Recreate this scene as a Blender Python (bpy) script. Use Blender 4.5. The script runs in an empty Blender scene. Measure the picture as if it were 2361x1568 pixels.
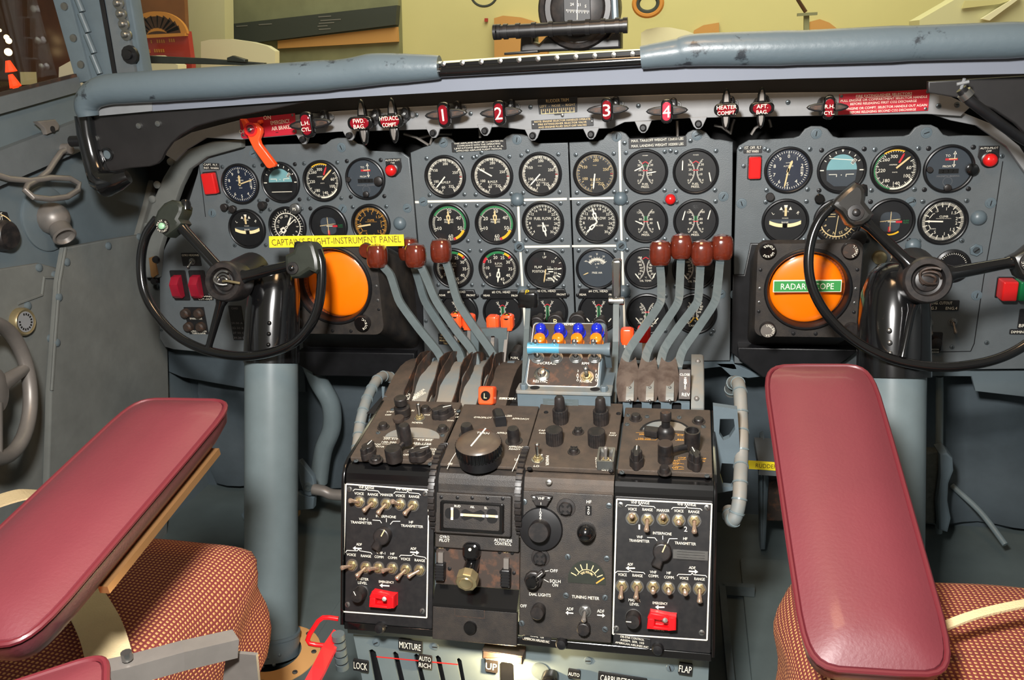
import bpy, math, random
from mathutils import Matrix, Vector
from math import sin, cos, pi, radians as rad
random.seed(7)
SC = bpy.context.scene
COL = SC.collection
# ---------------------------------------------------------------- camera (fitted to the 2361x1568 photograph)
FPX, CXP, CYP = 1940.4, 1180.5, 784.0
EYE = Vector((0, 0, 1.0))
yaw, pit, rol = .214658, .3217, -.053936
W_ = Vector((-sin(yaw)*cos(pit), cos(yaw)*cos(pit), -sin(pit)))
_r = Vector((cos(yaw), sin(yaw), 0)); _u = _r.cross(W_)
R_ = cos(rol)*_r + sin(rol)*_u; U_ = -sin(rol)*_r + cos(rol)*_u
cd = bpy.data.cameras.new('camera'); cam = bpy.data.objects.new('camera', cd); COL.objects.link(cam)
cd.sensor_width = 36; cd.lens = 36*FPX/2361; cd.clip_start = .02
m = Matrix((R_, U_, -W_)).transposed().to_4x4(); m.translation = EYE
cam.matrix_world = m; SC.camera = cam
cd.dof.use_dof = False
# ---------------------------------------------------------------- light
wd = bpy.data.worlds.new('museum_air'); SC.world = wd; wd.use_nodes = True
wd.node_tree.nodes['Background'].inputs[0].default_value = (.95, .88, .74, 1)
wd.node_tree.nodes['Background'].inputs[1].default_value = .24
def area(name, loc, aim, size, power, color, sy=None):
    l = bpy.data.lights.new(name, 'AREA'); l.energy = power; l.color = color; l.size = size
    if sy: l.shape = 'RECTANGLE'; l.size_y = sy
    o = bpy.data.objects.new(name, l); COL.objects.link(o); o.location = loc
    o.rotation_euler = (Vector(aim)-Vector(loc)).to_track_quat('-Z', 'Y').to_euler()
    return o
area('main_light_overhead', (-.14, .10, 1.27), (-.2, 1.6, .62), .12, 40, (1, .975, .94))  # added unseen main light above the eye, placed so the armrest clears the column
area('cabin_ceiling_lamp', (-.1, .75, 1.95), (-.2, 1.35, .6), .3, 6.5, (1, .62, .32))
area('museum_hall_lights', (0, 4.6, 4.6), (0, 7.6, 1.5), 4, 330, (1, .93, .74))
area('museum_window_glow', (-.2, 3.2, 2.6), (-.2, 1.2, .8), 1.6, 14, (1, .8, .55))
SC.view_settings.view_transform = 'Standard'; SC.view_settings.look = 'None'
SC.view_settings.exposure = 0; SC.view_settings.gamma = 1; SC.view_settings.use_curve_mapping = False
def point(name, loc, power, color, r=.004):
    l = bpy.data.lights.new(name, 'POINT'); l.energy = power; l.color = color; l.shadow_soft_size = r
    o = bpy.data.objects.new(name, l); COL.objects.link(o); o.location = loc
# ---------------------------------------------------------------- photo geometry helpers
def ray(px, py): return W_ + R_*((px-CXP)/FPX) - U_*((py-CYP)/FPX)
def at(px, py, Y):
    d = ray(px, py); return EYE + d*(Y/d.y)
def atz(px, py, z): return EYE + ray(px, py)*z
class Frame:
    def __init__(s, o, x, y):
        s.o = Vector(o); s.x = Vector(x).normalized(); s.y = Vector(y).normalized(); s.n = s.x.cross(s.y)
    def hit(s, px, py, h=0):
        d = ray(px, py); o = s.o + s.n*h
        return EYE + d*((o-EYE).dot(s.n)/d.dot(s.n))
    def uv(s, px, py, h=0):
        p = s.hit(px, py, h)-s.o; return (p.dot(s.x), p.dot(s.y))
    def M(s, px, py, h=0, rot=0):
        m = Matrix((s.x, s.y, s.n)).transposed().to_4x4(); m.translation = s.hit(px, py, h)
        return m @ Matrix.Rotation(rot, 4, 'Z')
    def sc(s, px, py): return s.uv(px+1, py)[0]-s.uv(px, py)[0]
    def base(s):
        m = Matrix((s.x, s.y, s.n)).transposed().to_4x4(); m.translation = s.o; return m
def TR(x=0, y=0, z=0): return Matrix.Translation((x, y, z))
def RX(a): return Matrix.Rotation(rad(a), 4, 'X')
def RY(a): return Matrix.Rotation(rad(a), 4, 'Y')
def RZ(a): return Matrix.Rotation(rad(a), 4, 'Z')
# ---------------------------------------------------------------- materials
MATS = {}
def srgb(c):
    return [((v/255+.055)/1.055)**2.4 if v > 10 else v/255/12.92 for v in c]
def mat(name, rgb, rough=.5, metal=0, var=.0, scale=30, bump=0, bscale=60, spec=.5, emit=0, coat=0, rgb2=None, thr=(.5, .7), lin=False):
    m = bpy.data.materials.new(name); m.use_nodes = True; nt = m.node_tree; b = nt.nodes['Principled BSDF']
    c = list(rgb) if lin else srgb(rgb)
    b.inputs['Base Color'].default_value = (*c, 1); b.inputs['Roughness'].default_value = rough
    b.inputs['Metallic'].default_value = metal; b.inputs['Specular IOR Level'].default_value = spec
    b.inputs['Coat Weight'].default_value = coat; b.inputs['Coat Roughness'].default_value = .12
    if emit:
        b.inputs['Emission Color'].default_value = (*c, 1); b.inputs['Emission Strength'].default_value = emit
    tc = nt.nodes.new('ShaderNodeTexCoord')
    if var or rgb2:
        n = nt.nodes.new('ShaderNodeTexNoise'); n.inputs['Scale'].default_value = scale; n.inputs['Detail'].default_value = 6
        n.inputs['Roughness'].default_value = .65
        nt.links.new(tc.outputs['Object'], n.inputs['Vector'])
        r = nt.nodes.new('ShaderNodeValToRGB'); nt.links.new(n.outputs['Fac'], r.inputs['Fac'])
        if rgb2:
            r.color_ramp.elements[0].position = thr[0]; r.color_ramp.elements[1].position = thr[1]
            r.color_ramp.elements[0].color = (*c, 1); r.color_ramp.elements[1].color = (*srgb(rgb2), 1)
        else:
            r.color_ramp.elements[0].position = .3; r.color_ramp.elements[1].position = .7
            r.color_ramp.elements[0].color = (*[v*(1-var) for v in c], 1); r.color_ramp.elements[1].color = (*[min(1, v*(1+var)) for v in c], 1)
        nt.links.new(r.outputs['Color'], b.inputs['Base Color'])
    if bump:
        n2 = nt.nodes.new('ShaderNodeTexNoise'); n2.inputs['Scale'].default_value = bscale; n2.inputs['Detail'].default_value = 4
        nt.links.new(tc.outputs['Object'], n2.inputs['Vector'])
        bp = nt.nodes.new('ShaderNodeBump'); bp.inputs['Strength'].default_value = bump; bp.inputs['Distance'].default_value = .002
        nt.links.new(n2.outputs['Fac'], bp.inputs['Height']); nt.links.new(bp.outputs['Normal'], b.inputs['Normal'])
    MATS[name] = m; return m
mat('panel_grey', (93, 99, 102), .42, var=.10, scale=14, bump=.15, bscale=500)
mat('panel_edge', (70, 80, 86), .5)
mat('steel_grey_paint', (92, 105, 112), .38, var=.10, scale=18)
mat('tube_grey_paint', (104, 116, 119), .3, var=.12, scale=9)
mat('pale_grey_paint', (132, 134, 136), .45, var=.08, scale=20)
mat('wall_paint', (92, 103, 108), .45, var=.12, scale=7, bump=.1)
mat('canvas', (98, 101, 98), .85, var=.16, scale=9, bump=.5, bscale=26)
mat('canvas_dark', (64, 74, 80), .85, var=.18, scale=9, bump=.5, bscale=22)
mat('leather_grey', (88, 101, 108), .38, bump=.25, bscale=90, rgb2=(44, 50, 56), scale=22, thr=(.61, .67), coat=.15)
mat('blue_paper', (114, 119, 130), .7, var=.04, scale=4)
mat('black_paint', (22, 22, 24), .38, var=.3, scale=30, spec=.5)
mat('black_gloss', (14, 14, 15), .16, coat=.5, rgb2=(40, 36, 30), scale=60, thr=(.66, .72))
mat('black_soffit', (30, 28, 28), .5, var=.3, scale=12)
mat('void_black', (9, 9, 10), .9)
mat('radio_black', (33, 31, 31), .5, rgb2=(62, 55, 48), scale=30, thr=(.35, .8), bump=.2, bscale=900)
mat('radio_dusty', (55, 49, 44), .62, rgb2=(82, 69, 58), scale=34, thr=(.3, .8), bump=.25, bscale=900)
mat('audio_black', (24, 24, 26), .42, rgb2=(38, 37, 37), scale=90, thr=(.4, .8))
mat('knob_black', (24, 23, 24), .42, rgb2=(58, 50, 46), scale=60, thr=(.4, .85))
mat('dial_black', (15, 16, 19), .5)
mat('dial_blue', (22, 32, 52), .5)
mat('dial_slate', (58, 66, 74), .5)
mat('bezel_black', (20, 20, 22), .36, var=.3, scale=80)
mat('mark_white', (246, 240, 222), .6)
mat('mark_cream', (232, 205, 150), .6)
mat('mark_dim', (120, 120, 122), .6)
mat('mark_gold', (214, 152, 60), .6)
mat('mark_red', (205, 42, 52), .5)
mat('mark_green', (36, 128, 72), .5)
mat('mark_yellow', (244, 188, 36), .5)
mat('stripe_white', (238, 230, 212), .6, var=.05, scale=60)
mat('sky_teal', (120, 170, 176), .5, var=.06, scale=20)
mat('tan_ground', (60, 60, 60), .6)
mat('lamp_cream', (250, 226, 170), .35, emit=.25)
mat('screw_grey', (92, 100, 104), .35, metal=.6)
mat('screw_dark', (30, 30, 32), .4, metal=.4)
mat('chrome', (214, 212, 208), .22, metal=1)
mat('steel', (150, 150, 148), .3, metal=.9, var=.1, scale=40)
mat('brass', (176, 160, 122), .3, metal=.75, var=.1, scale=60)
mat('copper_nickel', (206, 178, 156), .25, metal=.75)
mat('orange_plastic', (244, 84, 36), .28, coat=.4)
mat('red_plastic', (226, 38, 34), .3, coat=.4)
mat('red_lens', (212, 30, 30), .2, coat=.6)
mat('red_cover', (150, 26, 46), .3, coat=.3)
mat('red_enamel', (224, 20, 28), .25, coat=.5, rgb2=(150, 30, 30), scale=50, thr=(.68, .74))
mat('red_placard', (176, 30, 48), .4, var=.06)
mat('maroon_glass', (128, 8, 26), .12, coat=.8)
mat('glow_letter', (255, 238, 205), .5, emit=.7)
mat('green_lens', (14, 110, 62), .25, coat=.5)
mat('green_label', (54, 140, 72), .45)
mat('yellow_label', (252, 232, 46), .42)
mat('ink_black', (20, 18, 16), .5)
mat('ink_brown', (96, 70, 30), .5)
mat('scope_orange', (255, 124, 3), .35, coat=.5, spec=.4)
mat('scope_amber', (150, 70, 30), .3)
mat('blue_lens', (20, 36, 170), .12, coat=.8)
mat('amber_lens', (226, 118, 16), .2, coat=.6)
mat('blue_paint_chip', (76, 146, 174), .32, rgb2=(60, 80, 88), scale=70, thr=(.62, .67), coat=.3)
mat('wood_knob', (92, 34, 20), .16, coat=.8, var=.35, scale=40)
mat('lever_grey', (84, 94, 96), .4, var=.14, scale=30)
mat('rubber_brown', (52, 42, 36), .6, rgb2=(112, 72, 48), scale=50, thr=(.5, .8))
mat('dusty_grey', (128, 122, 112), .6, rgb2=(104, 116, 120), scale=14, thr=(.4, .7))
mat('maroon_leather', (94, 34, 42), .5, spec=.6, var=.08, scale=6, bump=.12, bscale=300, coat=.15)
mat('maroon_piping', (88, 24, 32), .45, coat=.2)
mat('gold_trim', (170, 128, 84), .3, metal=.7)
mat('webbing', (196, 176, 136), .8, bump=.4, bscale=500, var=.06)
mat('floor_grey', (82, 92, 92), .5, var=.14, scale=8)
mat('museum_wall', (208, 202, 152), .8, var=.05, scale=.7)
mat('museum_pale', (206, 204, 170), .8)
mat('museum_dark', (56, 62, 62), .7)
mat('museum_tan', (200, 150, 92), .8)
mat('museum_teal', (132, 134, 108), .8, var=.25, scale=1.5)
mat('museum_wood', (132, 84, 46), .6, var=.3, scale=1.6)
mat('museum_red', (170, 54, 48), .6)
mat('museum_gold', (204, 138, 62), .6)
mat('museum_brown', (70, 42, 24), .25, var=.4, scale=2)
mat('museum_white', (232, 228, 204), .6)
mat('amber_lamp', (255, 220, 160), .5, emit=6)
mat('red_lamp', (255, 70, 30), .5, emit=1.2)
mat('jade_button', (150, 196, 160), .3, coat=.4)
mat('olive_grip', (40, 44, 38), .4, var=.2, scale=40)
mat('pedal_tread', (70, 74, 70), .6, var=.3, scale=90)
mat('dark_boot', (34, 34, 34), .7)
mat('worn_metal', (124, 119, 114), .42, metal=.35, var=.12, scale=20)
mat('scuff', (150, 150, 150), .5)
def glass(name, tint, fac, rough=.02):
    m = bpy.data.materials.new(name); m.use_nodes = True; nt = m.node_tree; nt.nodes.clear()
    o = nt.nodes.new('ShaderNodeOutputMaterial'); mx = nt.nodes.new('ShaderNodeMixShader')
    t = nt.nodes.new('ShaderNodeBsdfTransparent'); g = nt.nodes.new('ShaderNodeBsdfGlossy')
    t.inputs[0].default_value = (*tint, 1); g.inputs['Roughness'].default_value = rough
    mx.inputs[0].default_value = fac
    nt.links.new(t.outputs[0], mx.inputs[1]); nt.links.new(g.outputs[0], mx.inputs[2]); nt.links.new(mx.outputs[0], o.inputs[0])
    MATS[name] = m
glass('dial_glass', (.97, .97, .97), .018, .08); glass('pane_glass', (.94, .95, .88), .03, .02)
def weave(name, a, b):
    m = bpy.data.materials.new(name); m.use_nodes = True; nt = m.node_tree; bs = nt.nodes['Principled BSDF']
    tc = nt.nodes.new('ShaderNodeUVMap'); sp = nt.nodes.new('ShaderNodeSeparateXYZ'); nt.links.new(tc.outputs[0], sp.inputs[0])
    def mt(op, x, y=None):
        n = nt.nodes.new('ShaderNodeMath'); n.operation = op
        for i, v in enumerate((x, y)):
            if v is None: continue
            if isinstance(v, (int, float)): n.inputs[i].default_value = v
            else: nt.links.new(v, n.inputs[i])
        return n.outputs[0]
    K = 2*pi/.0052
    sx = mt('SINE', mt('MULTIPLY', sp.outputs[0], K)); sy = mt('SINE', mt('MULTIPLY', sp.outputs[1], K))
    f = mt('MULTIPLY', mt('MAXIMUM', mt('ADD', sx, .35), 0), mt('MAXIMUM', mt('ADD', sy, .55), 0))
    r = nt.nodes.new('ShaderNodeValToRGB'); nt.links.new(f, r.inputs[0])
    r.color_ramp.elements[0].position = .05; r.color_ramp.elements[0].color = (*srgb(a), 1)
    r.color_ramp.elements[1].position = .6; r.color_ramp.elements[1].color = (*srgb(b), 1)
    nt.links.new(r.outputs[0], bs.inputs['Base Color']); bs.inputs['Roughness'].default_value = .9
    bp = nt.nodes.new('ShaderNodeBump'); bp.inputs['Distance'].default_value = .0015; bp.inputs['Strength'].default_value = .6
    nt.links.new(f, bp.inputs['Height']); nt.links.new(bp.outputs[0], bs.inputs['Normal'])
    MATS[name] = m
weave('tweed', (104, 36, 34), (208, 148, 92))
# ---------------------------------------------------------------- text
TXT = {}
def glyphs(s):
    if s not in TXT:
        c = bpy.data.curves.new('t', 'FONT'); c.body = s; c.size = 1; c.resolution_u = 2
        o = bpy.data.objects.new('t', c); COL.objects.link(o)
        dg = bpy.context.evaluated_depsgraph_get(); me = o.evaluated_get(dg).to_mesh()
        v = [(p.co.x, p.co.y) for p in me.vertices]; f = [tuple(p.vertices) for p in me.polygons]
        o.evaluated_get(dg).to_mesh_clear(); bpy.data.objects.remove(o); bpy.data.curves.remove(c)
        if v:
            xs = [a[0] for a in v]; x0, x1 = min(xs), max(xs)
        else: x0 = x1 = 0
        TXT[s] = ([(a-(x0+x1)/2, b-.345) for a, b in v], f, x1-x0)
    return TXT[s]
# ---------------------------------------------------------------- mesh builder
def offs(pl, d):
    n = len(pl); out = []
    A = sum(pl[i][0]*pl[(i+1) % n][1]-pl[(i+1) % n][0]*pl[i][1] for i in range(n)); sg = 1 if A > 0 else -1
    for i in range(n):
        a = Vector(pl[i-1]); b = Vector(pl[i]); c = Vector(pl[(i+1) % n])
        e1 = (b-a); e2 = (c-b)
        if e1.length < 1e-9: e1 = e2
        if e2.length < 1e-9: e2 = e1
        e1.normalize(); e2.normalize()
        n1 = Vector((-e1.y, e1.x))*sg; n2 = Vector((-e2.y, e2.x))*sg
        k = n1+n2
        if k.length < 1e-6: k = n1
        k = k.normalized(); k = k/max(.45, k.dot(n1))
        out.append((b.x+k.x*d, b.y+k.y*d))
    return out
def rrect(x0, y0, x1, y1, r, n=4):
    r = min(r, abs(x1-x0)/2-1e-6, abs(y1-y0)/2-1e-6); p = []
    for cx, cy, a in ((x1-r, y0+r, -90), (x1-r, y1-r, 0), (x0+r, y1-r, 90), (x0+r, y0+r, 180)):
        for i in range(n+1):
            t = rad(a+90*i/n); p.append((cx+r*cos(t), cy+r*sin(t)))
    return p
def ngon(r, n, cx=0, cy=0, a0=0): return [(cx+r*cos(a0+2*pi*i/n), cy+r*sin(a0+2*pi*i/n)) for i in range(n)]
def clk(a, r): return (r*sin(rad(a)), r*cos(rad(a)))
class MB:
    def __init__(s, T=None): s.v = []; s.f = []; s.m = []; s.sm = []; s.T = T or Matrix(); s.uv = None
    def add(s, vs, fs, mt, smooth=False, T=None):
        k = len(s.v); T = s.T @ T if T is not None else s.T
        s.v += [T @ Vector(p) for p in vs]
        for q in fs: s.f.append([i+k for i in q]); s.m.append(mt); s.sm.append(smooth)
        return s
    def box(s, x0, x1, y0, y1, z0, z1, mt, T=None):
        v = [(x, y, z) for z in (z0, z1) for y in (y0, y1) for x in (x0, x1)]
        return s.add(v, [(0, 2, 3, 1), (4, 5, 7, 6), (0, 1, 5, 4), (2, 6, 7, 3), (0, 4, 6, 2), (1, 3, 7, 5)], mt, False, T)
    def prism(s, pl, z0, z1, mt, bev=0, T=None, smooth=False, mtop=None):
        A = sum(pl[i][0]*pl[(i+1) % len(pl)][1]-pl[(i+1) % len(pl)][0]*pl[i][1] for i in range(len(pl)))
        if A < 0: pl = pl[::-1]
        n = len(pl); rings = [(pl, z0)]
        if bev: rings += [(pl, z1-bev), (offs(pl, bev*.35), z1-bev*.3), (offs(pl, bev), z1)]
        else: rings += [(pl, z1)]
        v = [(x, y, z) for r, z in rings for x, y in r]; f = []
        for k in range(len(rings)-1):
            for i in range(n): f.append((k*n+i, k*n+(i+1) % n, (k+1)*n+(i+1) % n, (k+1)*n+i))
        s.add(v, f, mt, smooth or bev > 0, T)
        t = len(rings)-1
        s.add([(x, y, rings[t][1]) for x, y in rings[t][0]], [tuple(range(n))], mtop or mt, False, T)
        s.add([(x, y, z0) for x, y in pl], [tuple(range(n))[::-1]], mt, False, T)
        return s
    def holed(s, pl, holes, z0, z1, mt):
        # plate with round or any holes: bridge polygon by curve fill
        c = bpy.data.curves.new('h', 'CURVE'); c.dimensions = '2D'; c.fill_mode = 'BOTH'
        for q in [pl]+holes:
            sp = c.splines.new('POLY'); sp.points.add(len(q)-1); sp.use_cyclic_u = True
            for i, (x, y) in enumerate(q): sp.points[i].co = (x, y, 0, 1)
        c.extrude = (z1-z0)/2
        o = bpy.data.objects.new('h', c); COL.objects.link(o); dg = bpy.context.evaluated_depsgraph_get()
        me = o.evaluated_get(dg).to_mesh()
        s.add([(p.co.x, p.co.y, p.co.z+(z0+z1)/2) for p in me.vertices], [tuple(p.vertices) for p in me.polygons], mt)
        o.evaluated_get(dg).to_mesh_clear(); bpy.data.objects.remove(o); bpy.data.curves.remove(c); return s
    def lathe(s, prof, mt, seg=32, T=None, smooth=True, cap=True):
        n = seg; v = []; f = []; pts = []
        for r, z in prof: pts.append((max(r, 1e-5), z))
        for r, z in pts:
            for i in range(n): v.append((r*cos(2*pi*i/n), r*sin(2*pi*i/n), z))
        for k in range(len(pts)-1):
            for i in range(n): f.append((k*n+i, k*n+(i+1) % n, (k+1)*n+(i+1) % n, (k+1)*n+i))
        if cap: f.append(tuple(range(n))[::-1]); f.append(tuple((len(pts)-1)*n+i for i in range(n)))
        return s.add(v, f, mt, smooth, T)
    def poly(s, pl, z, mt, T=None):
        A = sum(pl[i][0]*pl[(i+1) % len(pl)][1]-pl[(i+1) % len(pl)][0]*pl[i][1] for i in range(len(pl)))
        if A < 0: pl = pl[::-1]
        return s.add([(x, y, z) for x, y in pl], [tuple(range(len(pl)))], mt, False, T)
    def line(s, x0, y0, x1, y1, w, z, mt, w2=None):
        d = Vector((x1-x0, y1-y0)); d.normalize(); n = Vector((-d.y, d.x)); w2 = w if w2 is None else w2
        return s.poly([(x0-n.x*w/2, y0-n.y*w/2), (x1-n.x*w2/2, y1-n.y*w2/2), (x1+n.x*w2/2, y1+n.y*w2/2), (x0+n.x*w/2, y0+n.y*w/2)], z, mt)
    def arc(s, r0, r1, a0, a1, z, mt, cx=0, cy=0):
        n = max(2, int(abs(a1-a0)/6)); v = []; f = []
        for i in range(n+1):
            a = a0+(a1-a0)*i/n
            for r in (r0, r1): x, y = clk(a, r); v.append((x+cx, y+cy, z))
        for i in range(n): f.append((2*i, 2*i+2, 2*i+3, 2*i+1))
        return s.add(v, f, mt)
    def text(s, t, x, y, h, z, mt, w=None, rot=0, T=None):
        v, f, wd = glyphs(t)
        if not v: return s
        k = h/.70; kx = k if w is None else w/wd
        c, q = cos(rad(rot)), sin(rad(rot))
        s.add([(x+a*kx*c-b*k*q, y+a*kx*q+b*k*c, z) for a, b in v], f, mt, False, T); return s
    def tube(s, pts, rs, mt, seg=12, closed=False, T=None, caps=True, up=None, flat=1.0):
        P = [Vector(p) for p in pts]; n = len(P)
        if not isinstance(rs, (list, tuple)): rs = [rs]*n
        tg = []
        for i in range(n):
            a = P[i-1] if (i or closed) else P[0]; b = P[(i+1) % n] if (i < n-1 or closed) else P[-1]
            tg.append((b-a).normalized())
        u = Vector(up) if up else (Vector((0, 0, 1)) if abs(tg[0].z) < .9 else Vector((1, 0, 0)))
        v = []; f = []
        for i in range(n):
            u = (u-tg[i]*u.dot(tg[i])).normalized() if not up else (Vector(up)-tg[i]*Vector(up).dot(tg[i])).normalized()
            w = tg[i].cross(u)
            for j in range(seg):
                a = 2*pi*(j+.5)/seg; v.append(P[i]+u*(cos(a)*rs[i]*flat)+w*(sin(a)*rs[i]))
        for i in range(n if closed else n-1):
            for j in range(seg):
                a, b = i*seg+j, i*seg+(j+1) % seg; c = ((i+1) % n)*seg
                f.append((a, b, c+(j+1) % seg, c+j))
        if caps and not closed: f.append(tuple(range(seg))[::-1]); f.append(tuple((n-1)*seg+j for j in range(seg)))
        return s.add(v, f, mt, seg > 5, T)
    def bar(s, pts, w, h, mt, up=(0, 0, 1), T=None):      # rectangular bar through points, w across, h along up
        P = [Vector(p) for p in pts]; n = len(P); v = []; f = []
        for i in range(n):
            t = (P[min(i+1, n-1)]-P[max(i-1, 0)]).normalized(); wd = t.cross(Vector(up)).normalized(); uu = wd.cross(t)
            for a, b in ((-1, -1), (1, -1), (1, 1), (-1, 1)): v.append(P[i]+wd*(a*w/2)+uu*(b*h/2))
        for i in range(n-1):
            for j in range(4): a, b = i*4+j, i*4+(j+1) % 4; f.append((a, b, b+4, a+4))
        f.append((3, 2, 1, 0)); k = (n-1)*4; f.append((k, k+1, k+2, k+3))
        return s.add(v, f, mt, False, T)
    def ball(s, r, mt, T=None, sz=1, seg=16, rings=10, lo=-90):
        return s.lathe([(r*cos(rad(lo+(90-lo)*i/rings)), r*sz*sin(rad(lo+(90-lo)*i/rings))) for i in range(rings+1)], mt, seg, T, cap=lo > -89)
    def mesh(s, name):
        me = bpy.data.meshes.new(name); me.from_pydata([tuple(p) for p in s.v], [], s.f)
        names = []
        for x in s.m:
            if x not in names: names.append(x)
        for x in names: me.materials.append(MATS[x])
        me.polygons.foreach_set('material_index', [names.index(x) for x in s.m])
        me.polygons.foreach_set('use_smooth', s.sm)
        if s.uv:
            ul = me.uv_layers.new(name='UVMap')
            for l in me.loops: ul.data[l.index].uv = s.uv[l.vertex_index]
        me.update()
        if any(s.sm): me.set_sharp_from_angle(angle=rad(38))
        return me
def part(name, mb, parent, M=None, label=None, mesh=None):
    me = mesh or mb.mesh(name); o = bpy.data.objects.new(name, me); COL.objects.link(o)
    o.parent = parent
    if M is not None: o.matrix_basis = M
    if label: o['label'] = label
    return o
def tag(o, label, cat, group=None):
    o['label'] = label; o['category'] = cat
    if group: o['group'] = group
    return o
def thing(name, label, cat, M, group=None):
    o = bpy.data.objects.new(name, None); COL.objects.link(o); o.empty_display_size = .02
    o.matrix_world = M if isinstance(M, Matrix) else TR(*M)
    return tag(o, label, cat, group)
def solo(name, mb, label, cat, M=None, group=None):
    o = part(name, mb, None, M); return tag(o, label, cat, group)
def struct(name, mb):
    o = part(name, mb, None); o['kind'] = 'structure'; return o
def kids(o): return [c for c in COL.objects if c.parent == o]
mat('boot_leather', (96, 84, 76), .55, rgb2=(60, 46, 40), scale=40, thr=(.45, .75))
mat('dome_dusty', (74, 64, 56), .34, rgb2=(96, 82, 66), scale=20, thr=(.4, .8))
# ================================================================ SETTING
def FY(Y): return Frame((0, Y, 0), (1, 0, 0), (0, 0, 1))
LW = Frame((-1.2, 0, 0), (0, 1, 0), (0, 0, 1))
PAN = FY(1.6)
CX = -.207
class Kit:
    def __init__(s, fr, px, py, h=0, rot=0):
        s.f = fr; s.h = h; s.M = fr.M(px, py, h, 0); s.o = fr.uv(px, py, h); s.s = fr.sc(px, py)
    def p(s, px, py): a = s.f.uv(px, py, s.h); return (a[0]-s.o[0], a[1]-s.o[1])
    def pl(s, pts): return [s.p(*q) for q in pts]
def wall(name, T, pl, t, mt, bev=0):
    b = MB(T); b.prism(pl, -t, 0, mt, bev); return struct(name, b)
struct('floor', MB().box(-1.4, 1.1, -1.0, 2.3, -.03, 0, 'floor_grey'))
zs = lambda y: .962+(y-1.34)*.13
wall('wall_left', LW.base(), [(-.6, 0), (2.2, 0), (2.2, 1.0), (1.75, 1.0), (1.55, zs(1.55)), (.6, zs(.6)), (-.6, zs(-.6))], .03, 'wall_paint')
RW = Frame((.82, 0, 0), (0, -1, 0), (0, 0, 1))
wall('wall_right', RW.base(), [(.6, 0), (.6, .95), (-2.2, 1.0), (-2.2, 0)], .03, 'wall_paint')
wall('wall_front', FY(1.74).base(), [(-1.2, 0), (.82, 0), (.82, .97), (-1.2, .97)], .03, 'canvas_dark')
# cowl deck under the windshield and a black sheet standing for the unlit void behind the panel
struct('trim_1', MB().box(-1.2, .82, 1.572, 1.76, .925, .945, 'steel_grey_paint'))
struct('trim_2', MB(FY(1.725).base()).box(-1.19, .81, .44, .92, 0, .01, 'void_black'))
# windscreen
f15 = FY(1.56)
b = MB(f15.base()); b.prism([f15.uv(*q) for q in ((8, -420), (232, -420), (331, 168), (188, 192))], -.03, 0, 'steel_grey_paint', .004)
post = struct('trim_3', b); post['label'] = 'blue-grey riveted window post at the left corner of the windshield'
b = MB(f15.base()); b.prism([f15.uv(*q) for q in ((8, -420), (58, -420), (214, 186), (180, 192))], .001, .006, 'steel_grey_paint', .002)
part('hinge_plate', b, post)
b = MB(f15.base()); b.prism([f15.uv(*q) for q in ((180, -420), (218, -420), (318, 168), (276, 172))], .001, .010, 'panel_grey', .003)
part('bolt_strip', b, post)
b = MB(f15.base()); b.prism([f15.uv(*q) for q in ((156, -420), (168, -420), (272, 172), (262, 174))], .001, .004, 'black_paint', .001)
part('rubber_gasket', b, post)
for i, (x, y) in enumerate([(275, 8), (281, 32), (287, 56), (293, 80)]):
    mb_ = MB(); mb_.lathe([(.011, 0), (.011, .004), (.006, .005), (.006, .012), (.004, .014), (0, .014)], 'steel', 12)
    part('bolt', mb_, post, f15.M(x, y, .01))
mb_ = MB(); mb_.lathe([(.018, 0), (.017, .006), (.009, .007), (.009, .014), (0, .015)], 'black_paint', 12); part('bolt', mb_, post, f15.M(302, 126, .01))
for x, y in ((149, 15), (170, 88), (187, 149), (60, 30)):
    if x > 100:
        mb_ = MB(); mb_.lathe([(.008, 0), (.007, .003), (0, .0035)], 'steel', 12); part('screw', mb_, post, f15.M(x, y, .006))
for k in range(5):
    a = (181+k*13.5, 5+k*48); mb_ = MB(); mb_.tube([(0, .018, 0), (0, -.018, 0)], .006, 'steel_grey_paint', 10)
    part('hinge_knuckle', mb_, post, f15.M(a[0], a[1], .008) @ RZ(14))
def pane(n, pts, frame):
    b = MB(frame.base()); b.prism([frame.uv(*q) for q in pts], -.006, 0, 'pane_glass'); return struct('window_%d' % n, b)
fw = Frame((0, 1.98, .94), (1, 0, 0), (0, -.42, .907))
pane(1, [(240, -700), (1325, -700), (1325, 240), (320, 240)], fw); pane(2, [(1335, -700), (2450, -700), (2450, 170), (1335, 240)], fw)
# sill under the side window
b = MB(LW.base()); b.box(-.6, 1.56, -.005, .022, -.02, .014, 'panel_grey', TR(0, zs(0), 0) @ RZ(math.degrees(math.atan(.13))))
struct('trim_4', b)
b = MB(LW.base()); b.box(-.6, 1.56, -.022, -.008, 0, .008, 'mark_cream', TR(0, zs(0)+.036, 0) @ RZ(math.degrees(math.atan(.13))))
b.v = [v for v in b.v]; b.m = ['rubber_brown']*len(b.m); struct('trim_5', b)
b = MB(LW.base()); b.prism([(-.6, zs(-.6)), (1.53, zs(1.53)), (1.48, 1.6), (-.6, 1.6)], -.026, -.02, 'pane_glass'); struct('window_3', b)
b = MB(LW.base()); b.box(-.6, 1.6, -.155, -.10, .0, .02, 'panel_grey', TR(0, zs(0), 0) @ RZ(math.degrees(math.atan(.16))))
struct('trim_6', b)
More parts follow.
